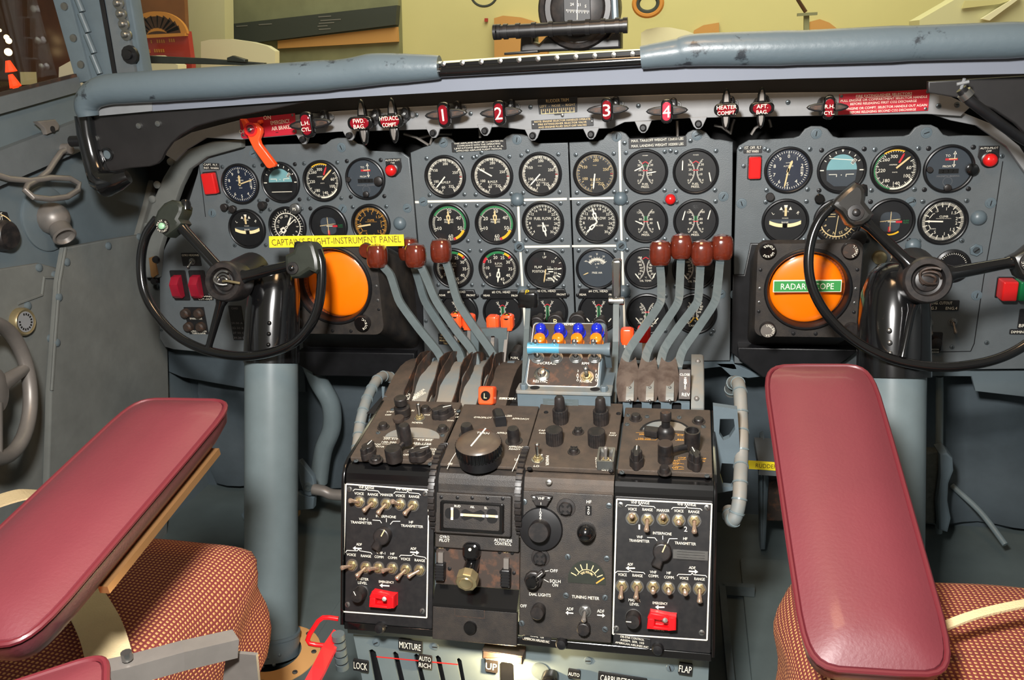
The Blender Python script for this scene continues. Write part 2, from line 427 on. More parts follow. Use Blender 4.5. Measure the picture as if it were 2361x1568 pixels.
# ---------------------------------------------------------------- museum beyond the glass
MW = FY(7.6)
struct('wall_museum', MB(MW.base()).box(-12, 9, -1.5, 5.5, -.1, 0, 'museum_wall'))
struct('floor_museum', MB().box(-12, 9, 2.6, 7.6, -1.5, -1.45, 'museum_tan'))
def mus(name, label, cat, Y, pts, t, mt, extra=None, bev=0):
    if t == 0: t = 7.594-Y
    if t < 0: t = -t; pts = [(x, 880) if y > 180 else (x, y) for x, y in pts]
    fr = FY(Y); c = pts[0]; k = Kit(fr, *c); r = thing(name, label, cat, k.M)
    b = MB(); b.prism(k.pl(pts), -t, 0, mt, bev); part('board', b, r)
    if extra: extra(k, r)
    return r
def fan(k, r):
    b = MB(); x, y = k.p(368, 82); w = k.s; R1, R0 = 68*w, 24*w
    b.prism([(x+R1*cos(rad(a)), y+R1*.68*sin(rad(a))) for a in range(0, 181, 8)], 0, .03, 'museum_gold')
    for i in range(11):
        a = rad(12+i*15.6); b.line(x+R0*cos(a), y+R0*.6*sin(a), x+R1*.80*cos(a), y+R1*.54*sin(a), .03, .032, 'museum_brown', .07)
    b.prism([(x+R0*cos(rad(a)), y+R0*.35*sin(rad(a))) for a in range(0, 181, 15)], .03, .034, 'museum_brown')
    part('sunburst', b, r); b = MB(); b.prism(k.pl([(308, 82), (434, 76), (434, 83), (308, 90)]), 0, .05, 'museum_gold'); part('ledge', b, r)
    for x0, x1, y0 in ((318, 342, 97), (348, 354, 96), (362, 384, 95), (390, 408, 93), (339, 352, 118), (356, 385, 117)):
        b = MB()
        for i in range(int((x1-x0)/5)): a = k.p(x0+i*5, y0); b.box(a[0], a[0]+3*w, a[1]-3.4*w, a[1]+3.4*w, .001, .004, 'museum_gold')
        part('faded_word', b, r)
mus('exhibit_sign', 'red exhibit sign with golden sunburst top seen through the windshield', 'sign', 6.4, [(305, 76), (432, 72), (442, 150), (452, 200), (310, 200)], -.06, 'museum_red', fan)
mus('exhibit_partition', 'dark brown panelled partition behind the side window', 'partition', 6.9, [(-900, -400), (300, -400), (330, 120), (330, 330), (-900, 500)], -.08, 'museum_brown')
mus('brown_backdrop', 'brown backdrop with orange streaks above the sunburst sign', 'backdrop', 6.8, [(303, -200), (415, -200), (432, 140), (330, 230)], -.05, 'museum_wood')
mus('display_case', 'greenish display recess between the pale pillar and the yellow wall', 'display case', 7.5, [(515, -200), (912, -200), (925, 260), (535, 300)], 0, 'museum_teal')
def ban(k, r):
    b = MB()
    for i, (x, y, w, h) in enumerate([(735, 38, 28, 3), (740, 46, 45, 3), (736, 53, 34, 3), (733, 60, 22, 3), (736, 67, 26, 3), (545, 60, 26, 3), (597, 56, 30, 3)]):
        px, py = k.p(x+w/2, y); b.box(px-w*k.s/2, px+w*k.s/2, py-h*k.s/3, py+h*k.s/3, .001, .004, 'mark_dim')
    part('caption_lines', b, r)
mus('exhibit_banner', 'long dark grey text banner across the display recess', 'banner', 7.4, [(526, 56), (915, 12), (912, 57), (526, 106)], .096, 'museum_dark', ban)
mus('lit_shelf', 'tan lit shelf band below the dark banner', 'shelf', 7.45, [(640, 94), (915, 62), (917, 96), (640, 112)], .046, 'museum_tan')
mus('model_wing', 'white rounded wing shape standing below the dark banner', 'model', 6.7, [(463, 96), (485, 91), (530, 90), (580, 97), (615, 106), (634, 118), (638, 200), (470, 210)], -.08, 'museum_white')
mus('wall_pillar', 'pale straight pillar right of the sunburst sign', 'pillar', 7.0, [(416, -200), (514, -200), (532, 300), (440, 300)], -.15, 'museum_pale')
mus('wall_doorway', 'orange tan doorway panel with an arched top left of the compass', 'door', 7.5, [(1139, 42), (1160, 36), (1200, 40), (1240, 52), (1262, 70), (1262, 260), (1141, 260)], 0, 'museum_tan')
mus('white_arch', 'cream curved hull behind the right half of the glareshield', 'exhibit', 6.9, [(1478, 76), (1490, 68), (1515, 63), (1545, 63), (1580, 70), (1612, 82), (1640, 98), (1660, 230), (1470, 230)], -.2, 'museum_white')
mus('tan_hatch', 'small tan rounded panel above the right glareshield padding', 'panel', 7.55, [(1600, 70), (1622, 58), (1658, 52), (1658, 120), (1590, 120)], 0, 'museum_tan')
mus('pink_dome', 'tan domed panel on the yellow wall near the hanging post', 'panel', 7.55, [(1868, 50), (1890, 44), (1912, 52), (1930, 66), (1930, 110), (1866, 110)], 0, 'museum_tan')
mus('grey_post', 'thin grey post with a short crossbar in front of the yellow wall', 'post', 6.9, [(1854, 30), (1866, 30), (1868, 210), (1853, 210)], -.04, 'museum_teal',
    lambda k, r: part('crossbar', MB().box(-.05, .09, -.02, 0, 0, .03, 'museum_teal'), r))
mus('yellow_hull', 'pale yellow angular aircraft structure at the top right of the windshield', 'aircraft', 6.6, [(2120, 46), (2200, 0), (2260, -40), (2420, -60), (2420, 190), (2120, 190)], -.3, 'museum_pale',
    lambda k, r: (part('hull_panel', MB().prism(k.pl([(2222, 2), (2330, 0), (2300, 10), (2215, 20)]), .01, .03, 'museum_wall'), r), part('hull_strut', MB().prism(k.pl([(2258, 44), (2340, -8), (2352, -8), (2276, 48)]), .01, .05, 'museum_white'), r)))
mus('white_wheel_pod', 'large cream rounded pod seen through the side window', 'exhibit', 6.2, [(78, 245), (92, 215), (112, 182), (136, 155), (165, 139), (200, 132), (260, 130), (360, 128), (410, 150), (420, 260)], -.12, 'museum_white',
    lambda k, r: part('dark_hatch', MB().prism(k.pl([(130, 218), (140, 200), (158, 186), (175, 182), (178, 206), (150, 220)]), .01, .03, 'museum_brown'), r))
mus('pale_notice', 'small pale square notice seen through the side window', 'notice', 6.89, [(46, 166), (82, 166), (84, 194), (48, 196)], .02, 'museum_pale')
mus('red_notice', 'tiny red square call box on the yellow wall', 'call box', 7.57, [(1117, 42), (1124, 42), (1124, 50), (1117, 50)], 0, 'museum_red')
k = Kit(FY(6.8), 1494, 8); r = thing('bicycle_wheel', 'dull yellow wheel hanging at the top right of the compass', 'wheel', k.M)
part('tyre', MB().tube([(31*k.s*cos(a*pi/16), 26*k.s*sin(a*pi/16), 0) for a in range(32)], .022, 'museum_gold', 8, True), r); part('rim', MB().tube([(24*k.s*cos(a*pi/16), 19*k.s*sin(a*pi/16), 0) for a in range(32)], .018, 'museum_dark', 8, True), r)
k = Kit(FY(7.2), 1116, -14); tag(part('hanging_ring', MB().tube([(30*k.s*cos(a*pi/16), 26*k.s*sin(a*pi/16), 0) for a in range(32)], .01, 'museum_dark', 6, True), None, k.M), 'thin dark ring hanging at the top edge left of the compass', 'ring')
k = Kit(FY(6.9), 1844, 6); tag(part('hanging_cable', MB().tube([k.p(*q)+(0,) for q in ((1838, -40), (1840, 0), (1849, 14), (1858, 28))], .014, 'museum_brown', 6), None, k.M), 'brown cable hanging down to the grey post', 'cable')
for i, (x, y, r_, mt, lb) in enumerate([(15, 86, .035, 'amber_lamp', 'topmost of the bright amber points of light'), (20, 94, .04, 'amber_lamp', 'amber point of light just below the topmost one'), (19, 120, .05, 'amber_lamp', 'lowest and brightest amber point of light'),
                         (0, 70, .02, 'amber_lamp', 'faint amber point of light at the left picture edge')]):
    b = MB(); b.ball(r_*.62, mt); tag(part('exhibit_lamp', b, None, TR(*at(x, y, 6.6))), lb+' behind the side window', 'lamp', 'amber lamps behind the side window')
for i, (a, b_, lb) in enumerate([((18, 140), (26, 165), 'uppermost'), ((24, 172), (36, 200), 'middle'), ((34, 198), (46, 222), 'lowest')]):
    b = MB(); b.tube([at(*a, 6.5), at(*b_, 6.5)], [.02, .05], 'red_lamp', 8); tag(part('red_light_tube', b, None), lb+' of the red glowing slanted tubes behind the side window', 'lamp', 'red glowing tubes behind the side window')
k = Kit(FY(1.9), 470, 140); r = thing('windshield_wiper', 'dark wiper blade lying across the foot of the left windshield', 'wiper', k.M)
b = MB(); b.prism(k.pl([(337, 128), (470, 134), (612, 145), (612, 152), (470, 148), (337, 146)]), -.006, .006, 'olive_grip', .002); part('blade', b, r)
b = MB(); b.prism(k.pl([(532, 133), (545, 128), (562, 133), (575, 137), (575, 144), (532, 141)]), .006, .02, 'olive_grip', .003); part('clip', b, r)
# ================================================================ GLARESHIELD
G = FY(1.35)
def roll(name, label, pts, rmul=1):
    k = Kit(G, pts[0][0], pts[0][1]); P = [k.p(x, y)+(0,) for x, y, r in pts]
    # refine
    Q = []; Rr = []
    n = len(P)
    for i in range(n-1):
        p0 = Vector(P[max(i-1, 0)]); p1 = Vector(P[i]); p2 = Vector(P[i+1]); p3 = Vector(P[min(i+2, n-1)])
        for j in range(6):
            t = j/6; Q.append(.5*((2*p1)+(p2-p0)*t+(2*p0-5*p1+4*p2-p3)*t*t+(3*p1-p0-3*p2+p3)*t**3)); Rr.append((pts[i][2]*(1-t)+pts[i+1][2]*t)*G.sc(pts[i][0], pts[i][1]))
    Q.append(Vector(P[-1])); Rr.append(pts[-1][2]*G.sc(pts[-1][0], pts[-1][1]))
    b = MB(); b.tube(Q, Rr, 'leather_grey', 24); o = part(name, b, None, k.M); return tag(o, label, 'padding', 'padded glareshield rolls')
roll('glareshield_padding', 'blue-grey leather padded roll on the left half of the glareshield', [(204, 268, 20), (200, 245, 24), (212, 222, 27), (245, 208, 30), (300, 203, 31), (400, 197, 32), (560, 187, 32), (779, 172, 31), (865, 160, 34), (950, 157, 30), (1014, 155, 25)])
roll('glareshield_padding', 'blue-grey cracked leather padded roll on the right half of the glareshield', [(1478, 133, 26), (1520, 127, 29), (1561, 122, 32), (1612, 115, 37), (1842, 110, 40), (2100, 100, 42), (2361, 92, 43), (2480, 90, 43)])
k = Kit(G, 1250, 160); r = thing('glareshield_centre_cap', 'glossy black riveted metal cap between the two padded rolls', 'cover', k.M)
b = MB(); b.prism(k.pl([(1002, 142), (1250, 125), (1486, 112), (1486, 134), (1250, 149), (1002, 166)]), -.05, .004, 'black_gloss', .003); part('top_strip', b, r)
b = MB(); b.tube([k.p(1004, 166)+(0,), k.p(1245, 152)+(0,), k.p(1486, 138)+(0,)], 13*k.s, 'black_gloss', 16); part('rolled_edge', b, r)
b = MB(); b.prism(k.pl([(1002, 142), (1250, 125), (1486, 112), (1486, 116), (1250, 130), (1002, 148)]), -.055, .006, 'museum_pale', .002); part('pale_edge', b, r, label='pale worn top edge')  # pale strip laid along the top edge of the cap
for i in range(11):
    x = 1024+i*43.5; mb_ = MB(); mb_.lathe([(.0045, 0), (.004, .002), (0, .003)], 'chrome', 10); part('rivet', mb_, r, TR(*k.p(x, 147-(x-1024)*.052), .004))
G2 = FY(1.365)
k = Kit(G2, 1300, 190)
top = [(228, 222), (345, 222), (779, 190), (1014, 172), (1478, 150), (1842, 135), (2450, 120)]; bot = [(2450, 168), (1842, 181), (1570, 190), (1170, 204), (780, 226), (346, 257), (230, 267)]
b = MB(); b.prism(k.pl(top[1:]+bot[:-1]), -.004, 0, 'blue_paper'); r = thing('glareshield_valance', 'long light blue paper strip hanging under the glareshield rolls', 'strip', k.M); part('strip', b, r)
b = MB(); b.prism(k.pl([(228, 222), (352, 222), (352, 256), (230, 267)]), 0, .002, 'pale_grey_paint'); part('end_strip', b, r, label='paler greyish end piece')
k = Kit(FY(1.56), 1300, 215); b = MB(); b.prism(k.pl([(380, 190), (2450, 110), (2450, 225), (2140, 216), (1560, 222), (1244, 230), (1085, 240), (780, 254), (550, 276), (380, 340)]), -.004, 0, 'black_soffit')
solo('shield_backing', b, 'black band between the light blue strip and the fire handle rail', 'panel', k.M)
k = Kit(FY(1.38), 290, 330); r = thing('shield_end_plate', 'black curved end plate of the glareshield at the left wall', 'bracket', k.M)
b = MB(); b.prism(k.pl([(198, 262), (345, 240), (700, 210), (700, 236), (620, 254), (560, 266), (500, 278), (450, 292), (415, 312), (395, 330), (380, 350), (372, 368), (362, 378), (345, 384), (300, 388), (262, 396), (235, 400), (215, 350), (205, 310)]), -.008, 0, 'black_soffit', .002); part('plate', b, r)
b = MB(); b.tube([k.p(*q)+(z,) for q, z in (((196, 268), 0), ((203, 310), .002), ((214, 350), .004), ((228, 390), .006), ((242, 412), .012), ((262, 420), .02), ((290, 412), .02), ((308, 404), .015))], [.018, .018, .018, .02, .022, .024, .018, .012], 'black_gloss', 14); part('rolled_edge', b, r)
for q in ((322, 290), (366, 285), (223, 319)): part('rivet', MB().lathe([(.006, 0), (.005, .004), (0, .005)], 'steel', 12), r, TR(*k.p(*q), 0))
b = MB(); b.lathe([(.012, 0), (.012, .003), (.008, .003), (.008, -.001)], 'black_gloss', 20, cap=False); b.poly(ngon(.008, 16), .0005, 'wall_paint'); part('eyelet', b, r, TR(*k.p(248, 356), 0))
b = MB(); b.tube([(-.03, 0, 0), (.0, 0, 0)], .010, 'black_paint', 12); part('clamp', b, r, TR(*k.p(196, 325), -.002))
k = Kit(FY(1.4), 2290, 260); r = thing('shield_end_plate', 'black curved end plate of the glareshield in the upper right corner', 'bracket', k.M)
b = MB(); b.prism(k.pl([(2140, 188), (2450, 170), (2450, 420), (2385, 330), (2340, 285), (2290, 252), (2220, 228), (2140, 214)]), -.008, 0, 'black_soffit', .002); part('plate', b, r)
# hose at the upper right
k = Kit(FY(1.36), 2280, 260); r = thing('flexible_duct', 'black hose with silver clamp and pale tap at the upper right corner', 'hose', k.M)
b = MB(); b.tube([k.p(*q)+(z,) for q, z in (((2216, 205), 0), ((2236, 232), 0), ((2270, 258), .0), ((2310, 286), -.01), ((2350, 312), -.02), ((2420, 350), -.03))], 13*k.s, 'black_paint', 14); part('hose', b, r)
b = MB(); b.tube([k.p(2222, 213)+(0,), k.p(2232, 224)+(0,)], 18*k.s, 'steel', 14); part('clamp', b, r)
b = MB(); b.tube([k.p(2216, 205)+(0,), k.p(2221, 181)+(0.005,)], 4*k.s, 'pale_grey_paint', 8); b.tube([k.p(2204, 194)+(.004,), k.p(2232, 188)+(.004,)], 4*k.s, 'pale_grey_paint', 8); part('tap', b, r)
# ---------------------------------------------------------------- compass
C_ = FY(1.5); k = Kit(C_, 1331, 18); r = thing('standby_compass', 'dark blue-grey round magnetic compass on the centre of the glareshield', 'compass', k.M)
s_ = k.s
b = MB(); b.lathe([(86*s_, -.09), (94*s_, -.08), (94*s_, -.012), (88*s_, -.002), (78*s_, 0), (76*s_, -.004), (64*s_, -.004), (62*s_, 0), (58*s_, .002), (0, .002)], 'bezel_black', 48)
for i, x in enumerate(b.m): b.m[i] = 'knob_black'
part('housing', b, r)
b = MB(); b.prism(rrect(-31*s_, -30*s_, 31*s_, 27*s_, 5*s_), .002, .004, 'dial_black', .001); b.line(0, -26*s_, 2*s_, 22*s_, 1.4*s_, .006, 'mark_white')
for i in range(17):
    x = (-24+i*3.2)*s_; b.line(x, (-2-i*.35)*s_, x, (-6-i*.35-(3 if i % 2 else 0))*s_, .9*s_, .0055, 'mark_white')
for t, x, y in (('24', -11, 8), ('21', 5, 6), ('S', 20, 2)): b.text(t, x*s_, y*s_, 6*s_, .0055, 'mark_white')
part('card_window', b, r)
b = MB(); b.tube([(84*s_, 60*s_, 0), (87*s_, -30*s_, 0)], .006, 'steel_grey_paint', 8); part('side_rod', b, r)
b = MB(); b.prism(k.pl([(1198, 80), (1228, 80), (1228, 96), (1240, 102), (1256, 84), (1400, 84), (1408, 72), (1430, 70), (1430, 112), (1196, 122)]), -.06, -.01, 'black_paint', .004); part('mount', b, r)
b = MB(); b.prism(k.pl([(1162, 121), (1240, 115), (1240, 122), (1162, 127)]), -.02, .0, 'black_paint', .002); part('foot', b, r)
k = Kit(FY(1.44), 1295, 68); r = thing('ribbed_duct', 'black ribbed horizontal tube in front of the compass', 'duct', k.M)
s_ = k.s; a_ = Vector(k.p(1143, 74)+(0,)); z_ = Vector(k.p(1446, 58)+(0,)); b = MB(); b.tube([a_, z_], 15*s_, 'black_paint', 20); part('tube', b, r)
for x in (1143, 1150, 1167, 1196, 1233, 1273, 1317, 1357, 1392, 1424, 1442):
    t = (x-1143)/303; p = a_.lerp(z_, t); d = (z_-a_).normalized()*.0035; part('rib', MB().tube([p-d, p+d], 17.5*s_, 'black_paint', 20), r)
# ================================================================ LEFT WALL FITTINGS
k = Kit(LW, 109, 504, .004); r = thing('wall_spotlight', 'grey ball-joint spotlight on a round plate on the left wall', 'lamp', k.M)
part('plate', MB().lathe([(.062, -.004), (.062, 0), (.058, .002), (0, .002)], 'wall_paint', 40), r)
part('ball', MB().ball(.031, 'worn_metal', TR(0, 0, .012)), r)
part('nozzle', MB(RY(-30) @ RX(38)).lathe([(.018, .025), (.020, .030), (.020, .046), (.022, .05), (.018, .052), (.014, .044), (0, .040)], 'worn_metal', 24), r, TR(0, 0, .012))
k = Kit(LW, 95, 420, .03); b = MB()
P = [(156, 343, 0), (140, 352, .0), (122, 372, .01), (105, 395, .015), (80, 414, .02), (50, 428, .03), (36, 440, .05), (45, 455, .07), (80, 460, .08), (120, 455, .08), (150, 440, .07), (157, 424, .06), (140, 412, .05), (100, 410, .04), (60, 417, .02), (20, 412, .0), (-30, 396, 0)]
b.tube([k.p(x, y)+(z*.4,) for x, y, z in P], .0055, 'worn_metal', 12); r = thing('coiled_hook', 'bent grey tube hook with an open loop on the left wall', 'hook', k.M); part('tube', b, r)
part('eye', MB().lathe([(.010, -.02), (.010, .006), (0, .007)], 'worn_metal', 16), r, TR(*k.p(156, 343), 0))
k = Kit(LW, 52, 742, .012); r = thing('instruction_disc', 'round brass-rimmed instruction disc snapped on the left wall canvas', 'disc', k.M)
part('rim', MB().lathe([(.026, -.01), (.026, .004), (.023, .008), (.020, .006), (0, .006)], 'brass', 32), r)
b = MB(); b.poly(ngon(.019, 28), .0065, 'pale_grey_paint')
for i in range(14): x, y = clk(i*22, .014); b.box(-.0015, .0015, -.002, .002, .0068, .007, 'ink_black', TR(x, y, 0) @ RZ(-i*22))
part('face', b, r)
k = Kit(LW, 15, 530, .006); r = thing('vent_control', 'black vent control plate with a round knob at the left picture edge', 'control', k.M)
part('plate', MB().prism(k.pl([(-60, 480), (17, 489), (37, 545), (20, 560), (-60, 590)]), -.006, 0, 'audio_black', .001), r)
part('knob', MB().lathe([(.028, 0), (.026, .018), (.022, .022), (0, .022)], 'knob_black', 24), r, TR(*k.p(0, 543), 0))
b = MB(); b.text('VENT', *k.p(-8, 497), .007, .0015, 'mark_white'); b.text('SHUT', *k.p(-6, 505), .007, .0015, 'mark_white'); b.arc(.036, .038, 20, 110, .0015, 'mark_cream', *k.p(-2, 543)); part('lettering', b, r)
# canvas lining panels with snaps
def canvas(label, pts, snaps, h, piping=None):
    k = Kit(LW, *pts[0], h); b = MB()
    b.prism(k.pl(pts), -.012, 0, 'canvas', .003); r = thing('canvas_lining', label, 'lining', k.M, 'canvas lining sheets'); part('sheet', b, r)
    for q in snaps: part('snap', MB().lathe([(.008, 0), (.0075, .003), (.004, .005), (0, .0052)], 'wall_paint', 16), r, TR(*k.p(*q), 0))
    if piping: part('piping', MB().tube([k.p(*q)+(.001,) for q in piping], .003, 'canvas', 6), r)
canvas('large grey canvas wall lining left of the captain control wheel', [(150, 571), (250, 552), (330, 540), (375, 535), (385, 700), (392, 1000), (380, 1500), (100, 1500), (118, 900), (136, 650)],
       [(249, 567), (153, 604), (135, 685), (130, 790), (320, 546), (366, 660)], .030, [(150, 571), (136, 650), (126, 780), (118, 900)])
canvas('folded canvas flap with snaps low on the left wall behind the grey wheel', [(-300, 640), (0, 620), (90, 606), (135, 618), (130, 700), (118, 900), (100, 1500), (-300, 1500)], [(89, 617), (125, 634), (63, 705), (115, 780)], .006, [(40, 700), (95, 680), (100, 640), (130, 640)])
canvas('narrow canvas edging curving down from the panel corner', [(372, 375), (400, 362), (392, 420), (375, 470), (345, 545), (318, 548), (340, 470), (352, 420)], [(358, 458)], .02)
f_ = FY(1.585); k = Kit(f_, 450, 360); r = thing('panel_edge_cover', 'grey canvas sleeve wrapped round the upper left corner of the instrument panel', 'cover', k.M)
part('sleeve', MB().prism(k.pl([(560, 322), (490, 326), (440, 342), (405, 365), (378, 410), (352, 470), (330, 540), (326, 600), (340, 640), (366, 640), (372, 575), (395, 500), (420, 430), (440, 390), (480, 362), (560, 340)]), -.01, .006, 'canvas', .004), r)
for q in ((398, 372), (367, 425), (356, 458), (344, 520)): part('snap', MB().lathe([(.008, 0), (.0075, .003), (.004, .005), (0, .0052)], 'canvas', 16), r, TR(*k.p(*q), .006))
k = Kit(f_, 355, 620, .01); r = thing('door_latch', 'small tan metal latch beside the left edge of the captain control wheel', 'latch', k.M)
part('plate', MB().prism(k.pl([(345, 594), (357, 590), (366, 632), (355, 640), (350, 636)]), 0, .004, 'gold_trim', .001), r)
for q in ((361, 598), (357, 648)): part('stud', MB().lathe([(.008, 0), (.007, .006), (0, .007)], 'black_paint', 12), r, TR(*k.p(*q), 0))
# sill bracket
k = Kit(LW, 112, 292, .03); r = thing('window_catch', 'small grey metal catch on the sill below the side window', 'catch', k.M)
part('cover', MB().prism(k.pl([(86, 280), (128, 275), (138, 288), (136, 300), (110, 310), (104, 296)]), -.01, .0, 'worn_metal', .002), r)
part('hole', MB().lathe([(.006, 0), (.006, .0012), (0, .0012)], 'void_black', 12), r, TR(*k.p(121, 298), 0))
# nose steering wheel
k = Kit(LW, -5, 900, .12); r = thing('steering_wheel', 'grey nose-wheel steering wheel cut by the left picture edge', 'wheel', k.M @ RY(18))
R_w = abs(k.p(110, 900)[0])*1.08
part('rim', MB().tube([(R_w*cos(a*pi/24), R_w*sin(a*pi/24), 0) for a in range(48)], .012, 'worn_metal', 14, True), r)
for a in (0, 120, 240): part('spoke', MB().tube([(0, 0, -.01), (R_w*cos(rad(a)), R_w*sin(rad(a)), 0)], [.016, .009], 'worn_metal', 10), r)
part('hub', MB().lathe([(.05, -.11), (.05, -.03), (.038, -.02), (.036, .0), (.015, .008), (0, .008)], 'worn_metal', 28), r)
# ================================================================ INSTRUMENT PANELS
def hump(x, y, w, h): return [(x-w, y), (x-w*.75, y-h*.15), (x-w*.5, y-h*.75), (x-w*.22, y-h), (x+w*.22, y-h), (x+w*.5, y-h*.75), (x+w*.75, y-h*.15), (x+w, y)]
def scr(r=.005, mt='screw_grey', h=.0022):
    b = MB(); b.lathe([(r, 0), (r*.9, h*.7), (r*.5, h), (0, h)], mt, 12); b.box(-r*.62, r*.62, -r*.13, r*.13, h, h+.0003, 'void_black'); return b
def quarter():
    b = MB(); b.lathe([(.0095, 0), (.009, .001), (.0065, .0012), (.0062, .0024), (0, .0026)], 'steel_grey_paint', 18); b.box(-.0045, .0045, -.0007, .0007, .0026, .003, 'void_black'); return b
SCRM = scr(.0043).mesh('screw'); SCRD = scr(.0043, 'screw_dark').mesh('screw'); QM = quarter().mesh('fastener')
def dome_mb():
    b = MB(); b.lathe([(.0135*cos(rad(a)), .011*sin(rad(a))) for a in range(0, 91, 10)], 'steel_grey_paint', 24); return b
DOME = dome_mb().mesh('blanking_dome')
def sheet(label, pts, fast, screws, domes=()):
    c = (sum(p[0] for p in pts)/len(pts), sum(p[1] for p in pts)/len(pts)); k = Kit(PAN, *c)
    r = thing('instrument_panel', label, 'panel', k.M, 'grey instrument panel sheets')
    part('sheet', MB().prism(k.pl(pts), -.006, 0, 'panel_grey', .0015), r)
    for q in fast: part('fastener', None, r, TR(*k.p(*q), 0) @ RZ(random.choice((20, 80, 110, 60))), mesh=QM)
    for q in screws: part('screw', None, r, TR(*k.p(*q), 0) @ RZ(random.uniform(0, 180)), mesh=SCRM)
    for q in domes: part('blanking_dome', None, r, TR(*k.p(*q), 0), mesh=DOME)
    return k, r
kL, pL = sheet('captain flight instrument panel at the left', [(463, 353), (500, 342), (600, 334)]+hump(785, 331, 52, 14)[0:0]+[(730, 331)]+hump(787, 334, 48, 16)+[(850, 348), (925, 351), (943, 364), (952, 450), (962, 570), (972, 830), (700, 834), (400, 806), (380, 800), (368, 780), (368, 600), (382, 566), (430, 480), (455, 400)],
      [(787, 340), (489, 491), (790, 481), (939, 480), (585, 354)], [(398, 640), (372, 760)], [(922, 515)])
kC, pC = sheet('left centre panel sheet with engine dials of engines one to three', [(946, 352), (975, 340)]+hump(1022, 338, 40, 22)+hump(1192, 331, 50, 22)+[(1309, 329), (1316, 500), (1325, 740), (1327, 835), (977, 835), (965, 570), (950, 400)],
      [(1022, 329), (1192, 322), (976, 465)], [(1110, 352), (1216, 349), (1052, 348), (1098, 361), (982, 740), (1075, 782)], [(1193, 460), (1206, 674)])
kD, pD = sheet('right centre panel sheet with the oil and fuel dials', [(1312, 329), (1380, 326)]+hump(1422, 325, 42, 22)+hump(1607, 322, 42, 22)+[(1660, 322), (1690, 327), (1689, 450), (1686, 600), (1683, 832), (1330, 835), (1328, 740), (1319, 500)],
      [(1422, 315), (1607, 312), (1668, 453), (1662, 678)], [(1440, 330), (1592, 325), (1546, 348), (1640, 770)], [(1431, 458), (1438, 672)])
kR, pR = sheet('first officer flight instrument panel at the right', [(1699, 346), (1704, 336), (1727, 323), (1800, 320)]+hump(1882, 318, 52, 27)+hump(2136, 314, 52, 26)+[(2225, 312), (2291, 314), (2325, 332), (2361, 372), (2400, 430), (2440, 520), (2440, 850), (2249, 852), (1693, 838), (1692, 600), (1696, 450)],
      [(1882, 308), (2136, 306), (1710, 469), (2284, 468), (2100, 466), (2252, 681), (1694, 679)], [(1708, 344), (1764, 344), (1715, 383), (2310, 360), (2275, 790), (2195, 800)], [(2256, 502), (2105, 566)])
# engine bay stripes
def stripes(k, r, segs):
    b = MB()
    for a in segs: b.line(*k.p(a[0], a[1]), *k.p(a[2], a[3]), 5*k.s, .0004, 'stripe_white')
    part('painted_stripes', b, r, label='white painted dividing lines')
stripes(kC, pC, [(957, 466, 968, 466), (986, 464.5, 1180, 461.5), (1206, 461, 1307, 458.5), (1209, 569, 1314, 567.5), (1195, 473, 1198, 556), (1200, 580, 1205, 662), (1207, 688, 1214, 800)])
stripes(kD, pD, [(1313, 458.5, 1417, 456.5), (1319, 567.5, 1421, 566.5), (1428, 308, 1431, 444), (1431, 472, 1433, 555), (1434, 579, 1437, 660), (1438, 685, 1441, 802)])
for k, r, q in ((kC, pC, (1198, 568)), (kD, pD, (1433, 566)), (kR, pR, (2250, 576))):
    b = MB(); b.prism(ngon(.0115, 6), 0, .004, 'steel_grey_paint', .001); b.lathe([(.006, .004), (.0055, .006), (0, .006)], 'screw_grey', 14); b.box(-.005, .005, -.001, .001, .006, .0064, 'void_black'); part('hex_fastener', b, r, TR(*k.p(*q), 0) @ RZ(40))
b = MB()
for a in ((2312, 372, 2290, 520), (2290, 520, 2268, 640), (2268, 640, 2246, 792), (2246, 792, 2238, 810), (2238, 810, 2140, 812)): b.line(*kR.p(a[0], a[1]), *kR.p(a[2], a[3]), 2.2*kR.s, .0003, 'black_paint')
part('seam', b, pR)
b = MB()
for a in ((459, 380, 467, 440), (467, 440, 474, 500)): b.line(*kL.p(a[0], a[1]), *kL.p(a[2], a[3]), 1.6*kL.s, .0003, 'black_paint')
part('seam', b, pL)
